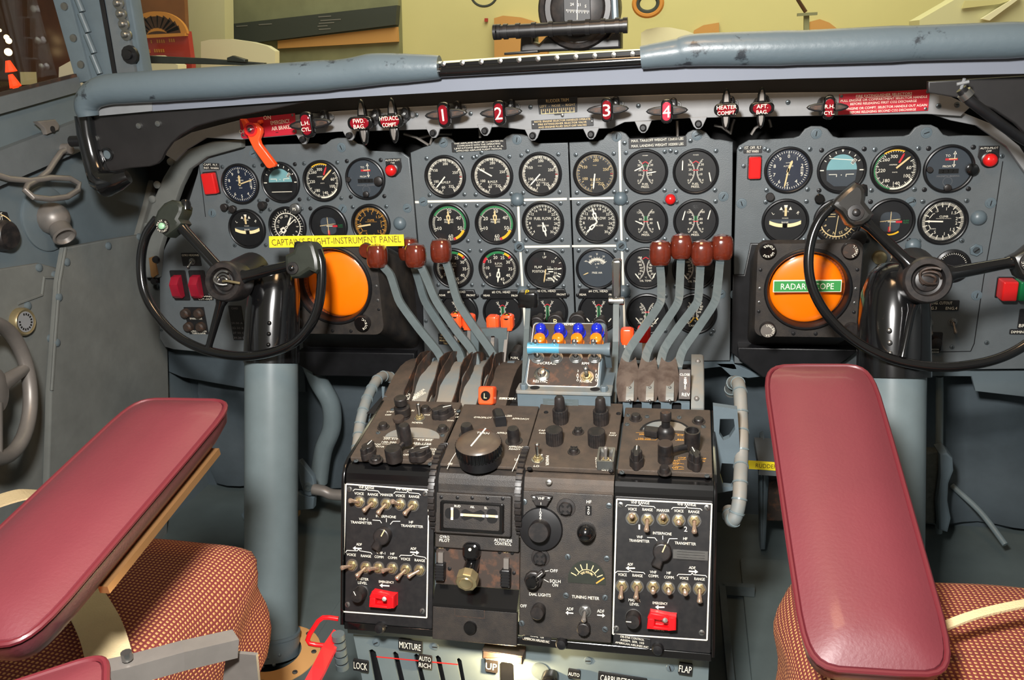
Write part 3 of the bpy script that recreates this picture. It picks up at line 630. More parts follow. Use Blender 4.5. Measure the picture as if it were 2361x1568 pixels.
# ---------------------------------------------------------------- gauges
RG = .0418; RF = .0365
def bez_mb():
    b = MB(); b.lathe([(RG, 0), (RG, .004), (RG*.975, .0062), (RG*.93, .007), (RG*.895, .0062), (RG*.87, .0030), (RG*.868, .0015)], 'bezel_black', 56, cap=False); return b
BEZ = bez_mb().mesh('bezel')
GLS = MB().lathe([(RG*.89, .0052), (RG*.885, .0056), (0, .0062)], 'dial_glass', 40).mesh('cover_glass')
FACES = {c: MB().lathe([(RF, .0006), (RF, .0016), (0, .0016)], c, 40).mesh('dial_face') for c in ('dial_black', 'dial_blue', 'dial_slate')}
ZM = .0022; ZN = .0036
class Dial:
    def __init__(s): s.b = MB(Matrix.Diagonal((RF, RF, 1, 1))); s.n = []
    def ticks(s, a0, a1, n, r0, r1, w, mt='mark_white', maj=0, rm=0, wm=0):
        for i in range(n+1):
            a = a0+(a1-a0)*i/n; big = maj and i % maj == 0
            s.b.line(*clk(a, rm if big else r0), *clk(a, r1), (wm or w*1.6) if big else w, ZM, mt)
    def nums(s, L, r, h, mt='mark_white'):
        for t, a in L: x, y = clk(a, r); s.b.text(t, x, y-.0, h, ZM, mt)
    def t(s, t, x, y, h, mt='mark_white', w=None, rot=0): s.b.text(t, x, y, h, ZM, mt, w, rot)
    def needle(s, a, L, w, mt='mark_white', tail=.0, cx=0, cy=0, hub=0, style=0):
        n = MB(Matrix.Diagonal((RF, RF, 1, 1))); c, q = sin(rad(a)), cos(rad(a)); px, py = q, -c
        def P(l, o): return (cx+c*l+px*o, cy+q*l+py*o)
        n.prism([P(-tail, -w/2), P(L*.86, -w/2), P(L, -w*.08), P(L, w*.08), P(L*.86, w/2), P(-tail, w/2)], ZN, ZN+.0005, mt)
        if style: n.poly([P(L*.25, -w*1.0), P(L*.6, -w*1.3), P(L*.72, 0), P(L*.6, w*1.3), P(L*.25, w*1.0)], ZN+.0007, mt); n.poly([P(L*.34, -w*.35), P(L*.55, -w*.5), P(L*.55, w*.5), P(L*.34, w*.35)], ZN+.0009, 'dial_black')
        if hub: n.lathe([(hub, ZN+.0006), (hub, ZN+.0012), (0, ZN+.0013)], 'knob_black', 16, TR(cx, cy, 0))
        s.n.append(n); return s
def gauge(px, py, name, label, dial, face='dial_black', cat='gauge', group=None, dark=False, rings=None, h=.0, screws=True):
    k = Kit(PAN, px, py, h); r = thing(name, label, cat, k.M, group)
    part('bezel', None, r, mesh=BEZ); part('dial_face', None, r, mesh=FACES[face])
    if dial.b.f: part('markings', dial.b, r)
    for n in dial.n: part('needle', n, r)
    part('cover_glass', None, r, mesh=GLS)
    if screws:
        for sx, sy in ((1, 1), (1, -1), (-1, 1), (-1, -1)): part('screw', None, r, TR(sx*RG*.85, sy*RG*.85, 0) @ RZ(random.uniform(0, 180)), mesh=SCRD if dark else SCRM)
    return k, r
ENG = ('one', 'two', 'three', 'four')
def dB(na, full=True, dim=False):
    d = Dial(); m = 'mark_white' if not dim else 'mark_cream'
    d.ticks(194, 194+316, 106, .82, .93, .018, m if not dim else 'mark_dim'); d.b.arc(.925, .94, 190, 512, ZM, m)
    for a in (194, 238, 300, 365, 429, 508): d.b.line(*clk(a, .70), *clk(a, .93), .03, ZM, m)
    for a in range(194, 510, 11): d.b.line(*clk(a, .79), *clk(a, .93), .022, ZM, m)
    d.b.line(*clk(502, .70), *clk(502, .93), .03, ZM, m)
    for t, a, rr in (('60', 194, .58), ('100', 244, .56), ('150', 304, .62), ('200', 365, .68), ('250', 430, .60), ('325', 510, .60)): x, y = clk(a, rr); d.t(t, x, y, .14, m)
    d.t('B.M.E.P.', .03, -.30, .12, m)
    if full: d.t('P. X 1.662', .03, -.44, .07, m); d.t('PIONEER', 0, .42, .045, m, .2)
    d.b.line(*clk(452, .80), *clk(452, .93), .05, ZM, 'mark_red'); d.needle(na, .80, .07, tail=0); return d
G1 = 'brake pressure dials of the four engines'
for (x, y, na, f, dm, i) in ((1027, 407, 222, False, False, 0), (1135, 405.5, 300, True, False, 1), (1246, 401, 224, True, False, 2), (1372, 400, 187, True, True, 3)):
    gauge(x, y, 'pressure_gauge', 'B.M.E.P. gauge, %s of four in the top row' % (('leftmost', 'second', 'third', 'rightmost and dimmest')[i]), dB(na, f, dm), group='B.M.E.P. gauges in the top row')
def dM():
    d = Dial(); d.ticks(244, 244+302, 60, .80, .93, .026, 'mark_white', 0)
    for a in (250, 300, 360, 420, 480, 540): d.b.line(*clk(a, .72), *clk(a, .93), .04, ZM, 'mark_white')
    for t, a, rr in (('10', 246, .60), ('20', 298, .60), ('30', 4, .68), ('40', 60, .62), ('50', 112, .64), ('60', 176, .68)): x, y = clk(a, rr); d.t(t, x, y, .19)
    d.t('MANIFOLD', 0, .22, .09, w=.52); d.t('PRESSURE', 0, .09, .09, w=.50)
    d.b.arc(.86, .95, 300, 470, ZM+.0002, 'mark_green'); d.b.arc(.80, .94, 475, 518, ZM+.0002, 'mark_yellow'); d.b.arc(.80, .94, 518, 526, ZM+.0003, 'mark_red')
    d.needle(0, .74, .09, 'mark_cream', 0, style=1); return d
gauge(1036, 515.5, 'manifold_gauge', 'manifold pressure gauge at the left end of the second row', dM(), group='manifold pressure gauges')
gauge(1143, 515, 'manifold_gauge', 'manifold pressure gauge next to the white dividing line', dM(), group='manifold pressure gauges')
def dF(nd):
    d = Dial(); d.ticks(222, 222+275, 55, .84, .93, .02, 'mark_white', 2, .80, .035)
    for i, v in enumerate(range(4, 31, 2)):
        a = 225+i*21; x, y = clk(a, .70); d.t(str(v), x, y, .135)
    d.t('FUEL FLOW', 0, .20, .15, w=.92); d.t('LBS/HR X100', 0, -.18, .09, w=.62)
    for a, L in nd: d.needle(a, L, .085, style=1)
    return d
gauge(1252, 512, 'fuel_flow_gauge', 'fuel flow gauge with both needles pointing down', dF([(168, .78)]), group='fuel flow gauges')
gauge(1377, 511.5, 'fuel_flow_gauge', 'fuel flow gauge with needles spread apart', dF([(342, .80), (226, .80)]), group='fuel flow gauges')
def dR():
    d = Dial(); d.ticks(232, 232+292, 58, .82, .93, .022, 'mark_white', 0)
    for i, v in enumerate((5, 10, 15, 20, 25, 30, 35, 40, 45)):
        a = 236+i*36.2; x, y = clk(a, .63); d.t(str(v), x, y, .17); d.b.line(*clk(a, .78), *clk(a, .93), .04, ZM, 'mark_white')
    d.t('R.P.M.', 0, .26, .12); d.t('HUNDREDS', 0, .12, .06, w=.36)
    d.b.arc(.82, .95, 312, 382, ZM+.0002, 'mark_green'); d.b.arc(.82, .95, 382, 402, ZM+.0002, 'mark_yellow'); d.b.arc(.78, .95, 402, 408, ZM+.0003, 'mark_red'); d.b.arc(.82, .95, 290, 312, ZM+.0002, 'mark_red')
    d.needle(187, .80, .085, style=1); return d
gauge(1046, 618, 'rpm_gauge', 'propeller speed gauge half hidden behind a brown throttle knob', dR(), group='propeller speed gauges')
gauge(1151, 618, 'rpm_gauge', 'propeller speed gauge left of the flap position gauge', dR(), group='propeller speed gauges')
d = Dial()
for t, x, y, h in (('UP', 0, .66, .12), ('10', .45, .42, .14), ('20', .58, .02, .13), ('30', .56, -.22, .13), ('40', .50, -.40, .13), ('T.O.', .24, .10, .09), ('APP.', .15, -.26, .09), ('DOWN', .26, -.60, .10)): d.t(t, x, y, h)
d.t('FLAP', -.36, .12, .14); d.t('POSITION', -.36, -.12, .14, w=.68)
for a in ((0, .78, 0, .92), (.56, .56, .66, .66), (.76, .32, .88, .36)): d.b.line(*a, .03, ZM, 'mark_white')
for a in ((.12, .0, .46, .0), (.70, .0, .90, .04), (.18, -.14, .44, -.14), (.70, -.24, .86, -.30), (.62, -.34, .80, -.44), (.12, -.50, .34, -.50), (.34, -.50, .48, -.72), (.42, -.42, .66, -.62)): d.b.line(*a, .06, ZM, 'mark_white')
d.needle(190, .74, .06, 'mark_cream', cx=.05)
gauge(1257, 620, 'flap_position_gauge', 'flap position gauge left of the panel seam', d)
d = Dial()
for i in range(33): a = -52+i*3.25; d.b.line(*clk(a, .44 if i % 4 else .38), *clk(a, .50), .016, ZM, 'mark_white'); d.b.line(*clk(a, .54), *clk(a, .60 if i % 4 else .66), .016, ZM, 'mark_white')
d.b.arc(.50, .54, -54, 54, ZM, 'mark_white')
for t, a, rr in (('-40', -56, .74), ('-20', -28, .76), ('0', 0, .78), ('20', 28, .76), ('0', -18, .26), ('40', 12, .28), ('80', 40, .40)): x, y = clk(a, rr); d.t(t, x, y, .09)
d.t('\u00b0C', 0, .82, .08); d.t('\u00b0F', -.02, .06, .08); d.t('FREE AIR', 0, -.22, .10); d.needle(246, .82, .05, 'mark_cream', tail=-.52)
gauge(1377, 619, 'temperature_gauge', 'slate grey free air temperature gauge behind the tall chrome handle', d, 'dial_slate')
def dual(nums, lines, caret, green, red, needles, hh=.62, top=False, yellow=False, cx=0):
    d = Dial()
    for s in (-1, 1):
        for i in range(23):
            t = rad(-58+i*116/22); L = .07 if i % 4 else .12
            x, y = s*(.62-.58*cos(t)), hh*1.15*sin(t)
            d.b.line(x, y, x+s*L*cos(t)*1.0, y-L*sin(t)*.6, .024, ZM, 'mark_white')
        for t, y, x in nums: d.t(t, s*x, y, .11)
        d.b.arc(.60, .635, 90-50, 90+50, ZM-.0002, 'mark_dim', -.68) if s > 0 else d.b.arc(.60, .635, 270-50, 270+50, ZM-.0002, 'mark_dim', .68)
    for t, y, h in lines: d.t(t, 0, y, h)
    if caret is not None: d.b.line(-.16, caret-.10, 0, caret, .045, ZM+.0002, 'mark_red'); d.b.line(.16, caret-.10, 0, caret, .045, ZM+.0002, 'mark_red')
    if green:
        for s in (-1, 1): d.b.line(s*.06, green[0], s*.045, green[1], .05, ZM+.0002, 'mark_green')
    if red is not None: d.b.line(-.13, red, .13, red, .045, ZM+.0003, 'mark_red')
    if yellow:
        for s in (-1, 1): d.b.line(s*.04, -.22, s*.26, -.52, .05, ZM+.0002, 'mark_yellow')
    for x, y, a, L in needles: c, q = sin(rad(a)), cos(rad(a)); d.needle(a, L, .055, tail=0, cx=x, cy=y)
    return d
fp = [('30', .34, .32), ('20', .10, .27), ('10', -.14, .27), ('0', -.44, .36)]; fl = [('FUEL', -.62, .11), ('PRESS.', -.76, .11), ('PIONEER', .82, .05)]
gauge(1488, 396, 'fuel_pressure_gauge', 'twin fuel pressure gauge right of the white vertical line', dual(fp, fl, .52, (.28, .36), .07, [(-.14, .26, 245, .46), (.10, -.06, 82, .46)]), group='twin fuel pressure gauges')
gauge(1604, 395, 'fuel_pressure_gauge', 'twin fuel pressure gauge with needles resting at both rims', dual(fp, fl, .52, None, .07, [(-.66, .08, 2, .50), (.66, -.06, 168, .48)]), group='twin fuel pressure gauges')
op = [('120', .46, .34), ('80', .10, .27), ('40', -.10, .27), ('0', -.42, .36)]; ol = [('OIL', -.58, .11), ('PRESS.', -.72, .11)]
gauge(1489, 509.5, 'oil_pressure_gauge', 'twin oil pressure gauge below the left fuel pressure gauge', dual(op, ol, None, (.02, .26), -.02, [(-.13, -.16, 295, .46), (.60, -.02, 165, .46)]), group='twin oil pressure gauges')
gauge(1604, 509, 'oil_pressure_gauge', 'twin oil pressure gauge below the right fuel pressure gauge', dual(op, ol, None, (.02, .26), -.02, [(-.66, .06, 15, .50), (.60, .08, 15, .50)]), group='twin oil pressure gauges')
ot = [('120', .58, .30), ('100', .36, .34), ('80', .18, .27), ('60', .02, .24), ('40', -.14, .25), ('20', -.30, .33), ('0', -.46, .42)]; otl = [('\u00b0C', -.50, .08), ('OIL TEMP.', -.68, .10)]
gauge(1489, 618, 'oil_temperature_gauge', 'twin oil temperature gauge left of the throttle levers', dual(ot, otl, .60, None, None, [(-.36, -.52, 322, .32), (.36, -.52, 28, .32)]), group='twin oil temperature gauges')
gauge(1601, 619, 'oil_temperature_gauge', 'twin oil temperature gauge mostly hidden behind the right throttle knobs', dual(ot, otl, .60, None, None, [(-.36, -.52, 322, .32), (.36, -.52, 28, .32)]), group='twin oil temperature gauges')
ch = [('3', .58, .24), ('2', .06, .14)]; names_ch = ('leftmost cylinder head gauge', 'second cylinder head gauge', 'third cylinder head gauge behind the blue lights', 'fourth cylinder head gauge left of the chrome handle')
for i, (x, y) in enumerate(((1058, 719), (1160, 720), (1263, 718), (1381, 719))):
    k, r = gauge(x, y, 'cylinder_head_gauge', names_ch[i]+' in the lowest row', dual(ch, [], .44 if i else None, (-.5, .34) if i else (-.2, .1), None, [(-.52, -.52, 322, .24), (.52, -.52, 38, .24)]), group='cylinder head temperature gauges', screws=False)
    b = MB(); b.prism([(-.040, .030), (.040, .030), (.040, .036), (.036, .048), (-.036, .048), (-.040, .036)], 0, .0075, 'bezel_black', .001)
    b.text('#%d CYL. HEAD' % (i+1), 0, .0445, .0042, .0078, 'mark_white'); b.text('REAR', -.030, .0375, .004, .0078, 'mark_white'); b.text('FRONT', .030, .0375, .004, .0078, 'mark_white'); part('caption_plate', b, r)
    for s in (-1, 1): part('screw', None, r, TR(s*.041, .034, .0), mesh=SCRD)
ca = [('60', .38, .32), ('40', .24, .28), ('20', .08, .22), ('0', -.12, .14), ('-20', -.30, .34), ('-40', -.50, .40)]
gauge(1492, 723, 'carburetor_gauge', 'carburetor air gauge with yellow arcs, left of the levers', dual(ca, [('\u00b0C', -.42, .08), ('CARB. AIR', -.68, .10)], None, (-.1, .0), .10, [(-.42, -.44, 322, .30), (.42, -.44, 38, .30)], yellow=True), group='carburetor air gauges')
gauge(1603, 722, 'carburetor_gauge', 'carburetor air gauge behind the right throttle levers', dual(ca, [('\u00b0C', -.42, .08), ('CARB. AIR', -.68, .10)], None, None, None, [(-.42, -.44, 322, .30), (.42, -.44, 38, .30)], yellow=True), group='carburetor air gauges')
# flight instruments ------------------------------------------------------
def dAlt(n1, n2, sub=''):
    d = Dial(); d.ticks(0, 352.8, 49, .84, .93, .022, 'mark_white', 5, .80, .035)
    for i in range(10): x, y = clk(i*36, .68); d.t(str(i), x, y, .17)
    d.t('ALTITUDE', 0, .20, .07); d.t('100 FEET', 0, .36, .05); d.t('BARO', 0, -.22, .05)
    for i in range(5): d.b.line(.58, .10-i*.07, .72, .10-i*.07, .02, ZM, 'mark_white')
    d.needle(n1, .86, .07, 'mark_cream', tail=.1); d.needle(n2, .50, .11, 'mark_cream', tail=.1); return d
def bkn(k, r, x, y, rr=.0075, ln=.014, mt='knob_black', text=None):
    b = MB(); b.lathe([(rr*.7, 0), (rr*.7, ln*.4), (rr, ln*.45), (rr, ln*.95), (rr*.88, ln), (0, ln)], mt, 18)
    if text: b.text(text, 0, 0, rr*.5, ln+.0003, 'mark_white')
    part('adjusting_knob', b, r, TR(x, y, 0))
k, r = gauge(555, 424, 'altimeter', 'captain altimeter next to the red warning light', dAlt(74, 2), 'dial_blue'); bkn(k, r, -.040, -.046); bkn(k, r, -.022, -.050)
k, r = gauge(1817, 392, 'altimeter', 'first officer altimeter right of the red warning light', dAlt(190, 20), 'dial_blue'); bkn(k, r, -.030, -.046)
def dHor(tilt, wy, off, hl):
    d = Dial(); b = d.b
    # sky half disc and black ground
    pts = [(x, y) for x, y in [(.70*cos(rad(a)), .74*sin(rad(a))) for a in range(0, 181, 10)]]
    b.poly([(x, y+.02) for x, y in pts], ZM, 'sky_teal'); b.poly([(.70, .02), (.70, -.02), (.66, -.5), (.3, -.78), (-.3, -.78), (-.66, -.5), (-.70, -.02), (-.70, .02)], ZM-.0001, 'tan_ground')
    for i, x in enumerate(d.b.m):
        if x == 'tan_ground': d.b.m[i] = 'dial_slate' if tilt else 'bezel_black'
    b.line(-.60, hl+tilt, .62, hl-tilt, .035, ZM+.0003, 'mark_white')
    for s in (-1, 1): b.line(s*.58, wy, s*.22, wy, .03, ZM+.0004, 'mark_white'); b.line(s*.22, wy+.01, s*.22, wy-.12, .03, ZM+.0004, 'mark_white'); b.line(s*.82, 0, s*1.0, 0, .05, ZM, 'mark_white')
    b.line(-.02, wy-.03, .02, wy-.03, .04, ZM+.0004, 'mark_white')
    for a in (-60, -40, -20, 20, 40, 60): b.line(*clk(a, .84), *clk(a, .95), .035, ZM, 'mark_white')
    b.poly([(-.06, .98), (.06, .98), (0, .86)], ZM, 'mark_white')
    c, q = cos(rad(-38)), sin(rad(-38))
    def Q(x, y): return (.52+x*c-y*q, off+x*q+y*c)
    b.poly([Q(-.06, -.14), Q(.09, -.14), Q(.09, .14), Q(-.06, .14)], ZM+.0004, 'mark_white'); b.poly([Q(-.045, -.12), Q(.075, -.12), Q(.075, .12), Q(-.045, .12)], ZM+.0005, 'dial_slate'); b.text('OFF', .53, off, .075, ZM+.0007, 'mark_white', None, 52); return d
k, r = gauge(648, 420.5, 'artificial_horizon', 'captain artificial horizon with teal sky below the red brake lever', dHor(0, .20, .40, -.52), dark=True); bkn(k, r, -.042, -.044, .008, .02); bkn(k, r, .030, -.052, .011, .018, 'steel', 'PS')
k, r = gauge(1940, 392, 'artificial_horizon', 'first officer artificial horizon with teal sky right of the altimeter', dHor(.06, -.20, .42, .52), dark=True); bkn(k, r, -.036, -.048, .0085, .016, 'black_gloss')
def dAs(lf=True):
    d = Dial(); d.ticks(60, 60+262, 52, .82, .93, .022, 'mark_white', 4, .76, .035); d.ticks(322, 380, 8, .84, .93, .02)
    for t, a, rr in (('60', 82, .62), ('100', 118, .64), ('140', 170, .66), ('180', 214, .62), ('220', 268, .60), ('260', 318, .66), ('300', 352, .64)): x, y = clk(a, rr); d.t(t, x, y, .16)
    d.t('AIRSPEED', -.10, .24, .06); d.t('KNOTS', 0, -.12, .05)
    d.b.arc(.90, .96, 325, 383, ZM+.0002, 'mark_yellow'); d.b.arc(.88, .95, 120, 190, ZM+.0002, 'mark_white'); (None if lf else d.b.arc(.90, .95, 190, 322, ZM+.0001, 'mark_green'))
    d.needle(24, .86, .09, 'mark_red', tail=-.36); d.needle(48, .80, .085, 'mark_cream', tail=.0, cx=.04, cy=.08); return d
gauge(744, 417, 'airspeed_indicator', 'captain airspeed indicator right of the artificial horizon', dAs(), dark=False)
gauge(2063, 391, 'airspeed_indicator', 'first officer airspeed indicator above the control wheel', dAs(False))
def dBe(dig, c):
    d = Dial(); b = d.b
    d.t('TO', -.10, .62, .11); d.t('FROM', -.10, .12, .10)
    b.line(.20, .78, .20, .12, .03, ZM, 'mark_white'); b.poly([(.12, .68), (.28, .68), (.20, .84)], ZM, 'mark_white'); b.poly([(.12, .20), (.28, .20), (.20, .06)], ZM, 'mark_white')
    b.poly([(-.20, .40), (.34, .40), (.34, .50), (-.20, .50)], ZM+.0002, 'mark_red'); b.poly([(-.05, .44), (.30, .46), (.30, .50), (-.05, .49)], ZM+.0004, 'mark_cream')
    b.poly([(-.44, -.22), (.44, -.22), (.44, .0), (-.44, .0)], ZM, 'void_black')
    for i, t in enumerate(dig): d.t(t, -.24+i*.22, -.11, .13, c)
    d.t('MAGNETIC BEARING', 0, -.34, .08, 'mark_dim', 1.0); b.arc(.20, .21, 0, 360, ZM, 'mark_dim', 0, -.60); return d
k, r = gauge(843, 412, 'bearing_selector', 'captain magnetic bearing selector showing 173', dBe('173', 'mark_white'), 'dial_slate', dark=True); bkn(k, r, .030, -.004, .009, .014); bkn(k, r, 0, -.030, .006, .01); bkn(k, r, -.034, .0, .005, .01)
k, r = gauge(2187, 389, 'bearing_selector', 'first officer magnetic bearing selector showing 237', dBe('237', 'mark_gold'), 'dial_slate', dark=True); bkn(k, r, .034, 0, .010, .016, 'black_gloss'); bkn(k, r, 0, -.032, .006, .01); bkn(k, r, -.032, .0, .005, .01)
def dTb():
    d = Dial(); b = d.b
    d.t('L', -.60, .42, .15, rot=35); d.t('R', .60, .42, .15, rot=-35); d.t('TURN', 0, .50, .08); d.t('PIONEER', 0, .16, .05, w=.3); d.t('BANK', 0, -.05, .09)
    b.poly([(-.30, .58), (-.14, .58), (-.22, .74)], ZM, 'mark_white'); b.poly([(.30, .58), (.14, .58), (.22, .74)], ZM, 'mark_white'); b.poly([(-.09, .82), (.09, .82), (.05, .64), (-.05, .64)], ZM, 'mark_white')
    b.poly([(-.76, .10), (.76, .10), (.74, -.08), (-.74, -.08)], ZM-.0002, 'dial_slate')
    for s in (-1, 1):
        pts = [(s*(.12+.16*i), -.30+.010*i*i+.0) for i in range(5)]; q = [(s*(.12+.16*i), -.12+.010*i*i) for i in range(5)]
        b.poly(pts+q[::-1], ZM, 'lamp_cream')  # bank tube given a faint glow of its own, though no lamp
    b.lathe([(.11, ZM), (.09, ZM+.0008), (0, ZM+.001)], 'black_gloss', 16, TR(0, -.22, 0)); d.needle(0, .74, .11, 'mark_cream', tail=-.28); return d
gauge(571, 527, 'turn_indicator', 'captain turn and bank indicator in the second row', dTb())
gauge(1810, 510, 'turn_indicator', 'first officer turn and bank indicator above the right radar scope', dTb())
def dCo(rot, mt):
    d = Dial(); b = d.b; b.arc(.74, .79, 0, 360, ZM, mt)
    for i in range(36): a = i*10; b.line(*clk(a, .79), *clk(a, .90 if i % 3 else .96), .02, ZM, mt)
    for i, t in enumerate(('N', '3', '6', 'E', '12', '15', 'S', '21', '24', 'W', '30', '33')):
        a = rot+i*30; x, y = clk(a, .60); d.t(t, x, y, .14, mt, rot=-a)
    b.poly([(-.05, .98), (.05, .98), (0, .86)], ZM, mt); return d
d = dCo(60, 'mark_white'); d.needle(30, .60, .10, tail=-.1); d.needle(52, .72, .05, tail=.7); d.needle(232, .7, .14, style=1)
gauge(664, 522, 'radio_compass', 'captain compass dial with crossed needles above the yellow label', d)
d = dCo(190, 'mark_cream'); d.needle(6, .9, .03, 'mark_cream', tail=.8); d.b.line(-.5, .36, -.1, .36, .03, ZM, 'mark_cream'); d.b.line(-.5, .24, -.1, .24, .03, ZM, 'mark_cream')
gauge(1930, 510, 'radio_compass', 'first officer compass dial hidden behind the wheel grip', d)
def dIl(t):
    d = Dial(); b = d.b; b.poly(rrect(-.46, -.5, .46, .46, .3), ZM-.0002, 'dial_slate')
    for i in range(-4, 5):
        if i: b.lathe([(.012, ZM), (0, ZM+.0002)], 'mark_white', 6, TR(i*.11, -.02, 0)); b.lathe([(.012, ZM), (0, ZM+.0002)], 'mark_white', 6, TR(0, i*.11, 0))
    b.poly([(.26, -.08), (.54, -.08), (.54, .03), (.26, .03)], ZM+.0002, 'mark_red'); b.poly([(-.07, -.52), (.05, -.52), (.05, -.26), (-.07, -.26)], ZM+.0002, 'mark_red')
    b.line(-.10, -.02, .25, -.02, .04, ZM, 'mark_white'); d.t('GLIDE', .72, .03, .07, 'mark_green'); d.t('PATH', .72, -.08, .07, 'mark_green')
    d.needle(0, .95, .03, 'mark_cream', cx=0, cy=-.45); d.needle(83, .95, .03, 'mark_cream', cx=-.48, cy=.0)
    if t: b.arc(.62, .70, 140, 190, ZM, 'mark_yellow')
    return d
gauge(758, 520, 'glide_path_indicator', 'captain cross-pointer glide path indicator', dIl(0), dark=True)
k, r = gauge(2052, 510, 'glide_path_indicator', 'first officer cross-pointer glide path indicator beside the wheel spoke', dIl(1), dark=True); bkn(k, r, -.052, -.030, .014, .008)
def dCl(mt):
    d = Dial(); d.ticks(-90+0, 90+4, 44, .80, .93, .022, mt, 5, .70, .04); d.ticks(94, 270, 44, .80, .93, .022, mt, 5, .70, .04)
    for t, a in (('.5', -30), ('1', 10), ('1.5', 48), ('2', 78), ('2', 98), ('1.5', 130), ('1', 168), ('.5', 212), ('0', 270)): x, y = clk(a, .62); d.t(t, x, y, .15, mt)
    d.t('CLIMB', .02, .24, .10, mt); d.t('THOUSAND FEET PER MINUTE', .02, .14, .035, mt); d.t('UP', -.44, .38, .06, mt); d.t('DOWN', -.42, -.36, .06, mt)
    d.b.line(-.62, .16, -.48, .36, .03, ZM, mt); d.b.line(-.62, -.16, -.52, -.34, .03, ZM, mt); return d
d = dCl('mark_gold'); d.needle(262, .80, .09, 'mark_cream', tail=.0); gauge(856, 517, 'climb_indicator', 'captain climb indicator with faded amber markings', d)
d = dCl('mark_white'); d.needle(272, .82, .07, 'mark_white', tail=.0); gauge(2173, 510, 'climb_indicator', 'first officer climb indicator at the right end of its row', d)
# small panel lights and placards ------------------------------------------
def placard(name, label, px0, py0, px1, py1, lines, mt='audio_black', tm='mark_white', fr=PAN, h=.0005, t=.0015, screws=(), tilt=0, cat='placard', hs=.62):
    cx, cy = (px0+px1)/2, (py0+py1)/2; k = Kit(fr, cx, cy, h); w = (px1-px0)*k.s; hh = abs(k.p(cx, py0)[1]-k.p(cx, py1)[1]); n = len(lines)
    r = thing(name, label, cat, k.M @ RZ(tilt)); part('plate', MB().prism(rrect(-w/2, -hh/2, w/2, hh/2, .0015), 0, t, mt, .0004), r)
    b = MB()
    for i, l in enumerate(lines):
        if l:
            lw = w*.9*min(1, len(l)/max(len(q) for q in lines)*1.0); b.text(l, 0, hh*(.5-(i+.5)/n), hh/n*hs, t+.0003, tm, lw)
    part('lettering', b, r)
    for q in screws: part('screw', scr(.0022, 'steel', .001), r, TR(q[0]*w/2, q[1]*hh/2, t))
    return k, r
placard('limitations_placard', 'black placard on airplane operating limitations, above the left engine dials', 1041, 325, 1167, 348, ['THIS AIRPLANE MUST BE OPERATED IN', 'COMPLIANCE WITH THE OPERATING', 'LIMITATIONS SPECIFIED IN C. A. A.', 'APPROVED AIRPLANE FLIGHT MANUAL'], tilt=1.4)
placard('weight_placard', 'worn black placard with maximum takeoff and landing weights', 1449, 316, 1582, 340, ['MAX. TAKEOFF WEIGHT 126850 LBS', 'MAX. LANDING WEIGHT 102000 LBS'], hs=.5, tilt=1)
placard('warning_placard', 'captain flight instrument warning placard at the upper left', 469, 376, 506, 391, ['CAPT. FLT.', 'INST. WARN'], tilt=-3)
placard('warning_placard', 'first officer flight instrument warning placard at the upper right', 1714, 336, 1757, 353, ['1ST. OFF. FLT', 'INST WARN'], hs=.75)
def redlamp(px0, py0, px1, py1, label, mt='red_lens', name='warning_light', h=.014, tilt=0):
    k = Kit(PAN, (px0+px1)/2, (py0+py1)/2); w = (px1-px0)*k.s; hh = (py1-py0)*k.s; r = thing(name, label, 'light', k.M @ RZ(tilt))
    part('base', MB().prism(rrect(-w*.56, -hh*.54, w*.56, hh*.54, .002), 0, .002, 'bezel_black', .0005), r); part('lens', MB().prism(rrect(-w/2, -hh/2, w/2, hh/2, .0035), .002, h, mt, .0028), r)
redlamp(474, 400, 503, 444, 'red rectangular warning light left of the captain altimeter', tilt=3)
redlamp(1725, 360, 1754, 412, 'red rectangular warning light left of the first officer altimeter')
redlamp(2298, 637, 2334, 688, 'red rectangular light near the right picture edge', h=.03)
redlamp(2337, 637, 2373, 688, 'green rectangular light cut by the right picture edge', 'green_lens', 'indicator_light', h=.03)
def button(px, py, r_, mt, label, plate=None, txt=(), name='push_button_light'):
    k = Kit(PAN, px, py); s = k.s; r = thing(name, label, 'light', k.M); R = r_*s
    if plate:
        pl = k.pl(plate); part('plate', MB().prism(pl, 0, .002, 'audio_black', .0005), r); b = MB()
        for t, x, y, h in txt: b.text(t, *k.p(x, y), h*s, .0024, 'mark_white')
        part('lettering', b, r)
    part('socket', MB().lathe([(R*1.22, 0), (R*1.2, .004), (R*1.0, .005), (R, .003)], 'steel_grey_paint' if not plate else 'bezel_black', 24, cap=False), r)
    part('lens', MB().lathe([(R, .002), (R, .009), (R*.9, .013), (R*.6, .0155), (0, .0165)], mt, 24), r)
button(904, 392, 12.5, 'red_lens', 'round red auto-pilot off light beside the captain bearing selector', [(889, 366), (925, 364), (927, 385), (924, 396), (912, 408), (898, 406), (891, 396)], [('AUTO-PILOT', 906, 369, 4), ('OFF', 906, 376, 4)])
button(2280, 368, 16.5, 'red_lens', 'round red auto-pilot off light at the upper right of the panel', [(2257, 336), (2304, 336), (2303, 362), (2298, 376), (2282, 384), (2262, 376), (2254, 362)], [('AUTO-PILOT', 2280, 341, 5), ('OFF', 2279, 348, 5)])
button(1546, 458, 12.5, 'red_lens', 'round red light between the fuel and oil pressure gauges')
button(1550, 568, 12, 'amber_lens', 'round amber light behind the right throttle knobs')
# yellow display label
k = Kit(PAN, 775, 555, .166); r = thing('yellow_label', 'bright yellow label naming the captain flight instrument panel', 'label', k.M)
part('strip', MB().prism(k.pl([(620, 545), (930, 541), (932, 567), (621, 571)]), -.002, 0, 'yellow_label'), r)
part('lettering', MB().text("CAPTAIN'S FLIGHT-INSTRUMENT PANEL", *k.p(773, 555), 13*k.s, .0004, 'ink_brown', 268*k.s, 1.0), r)
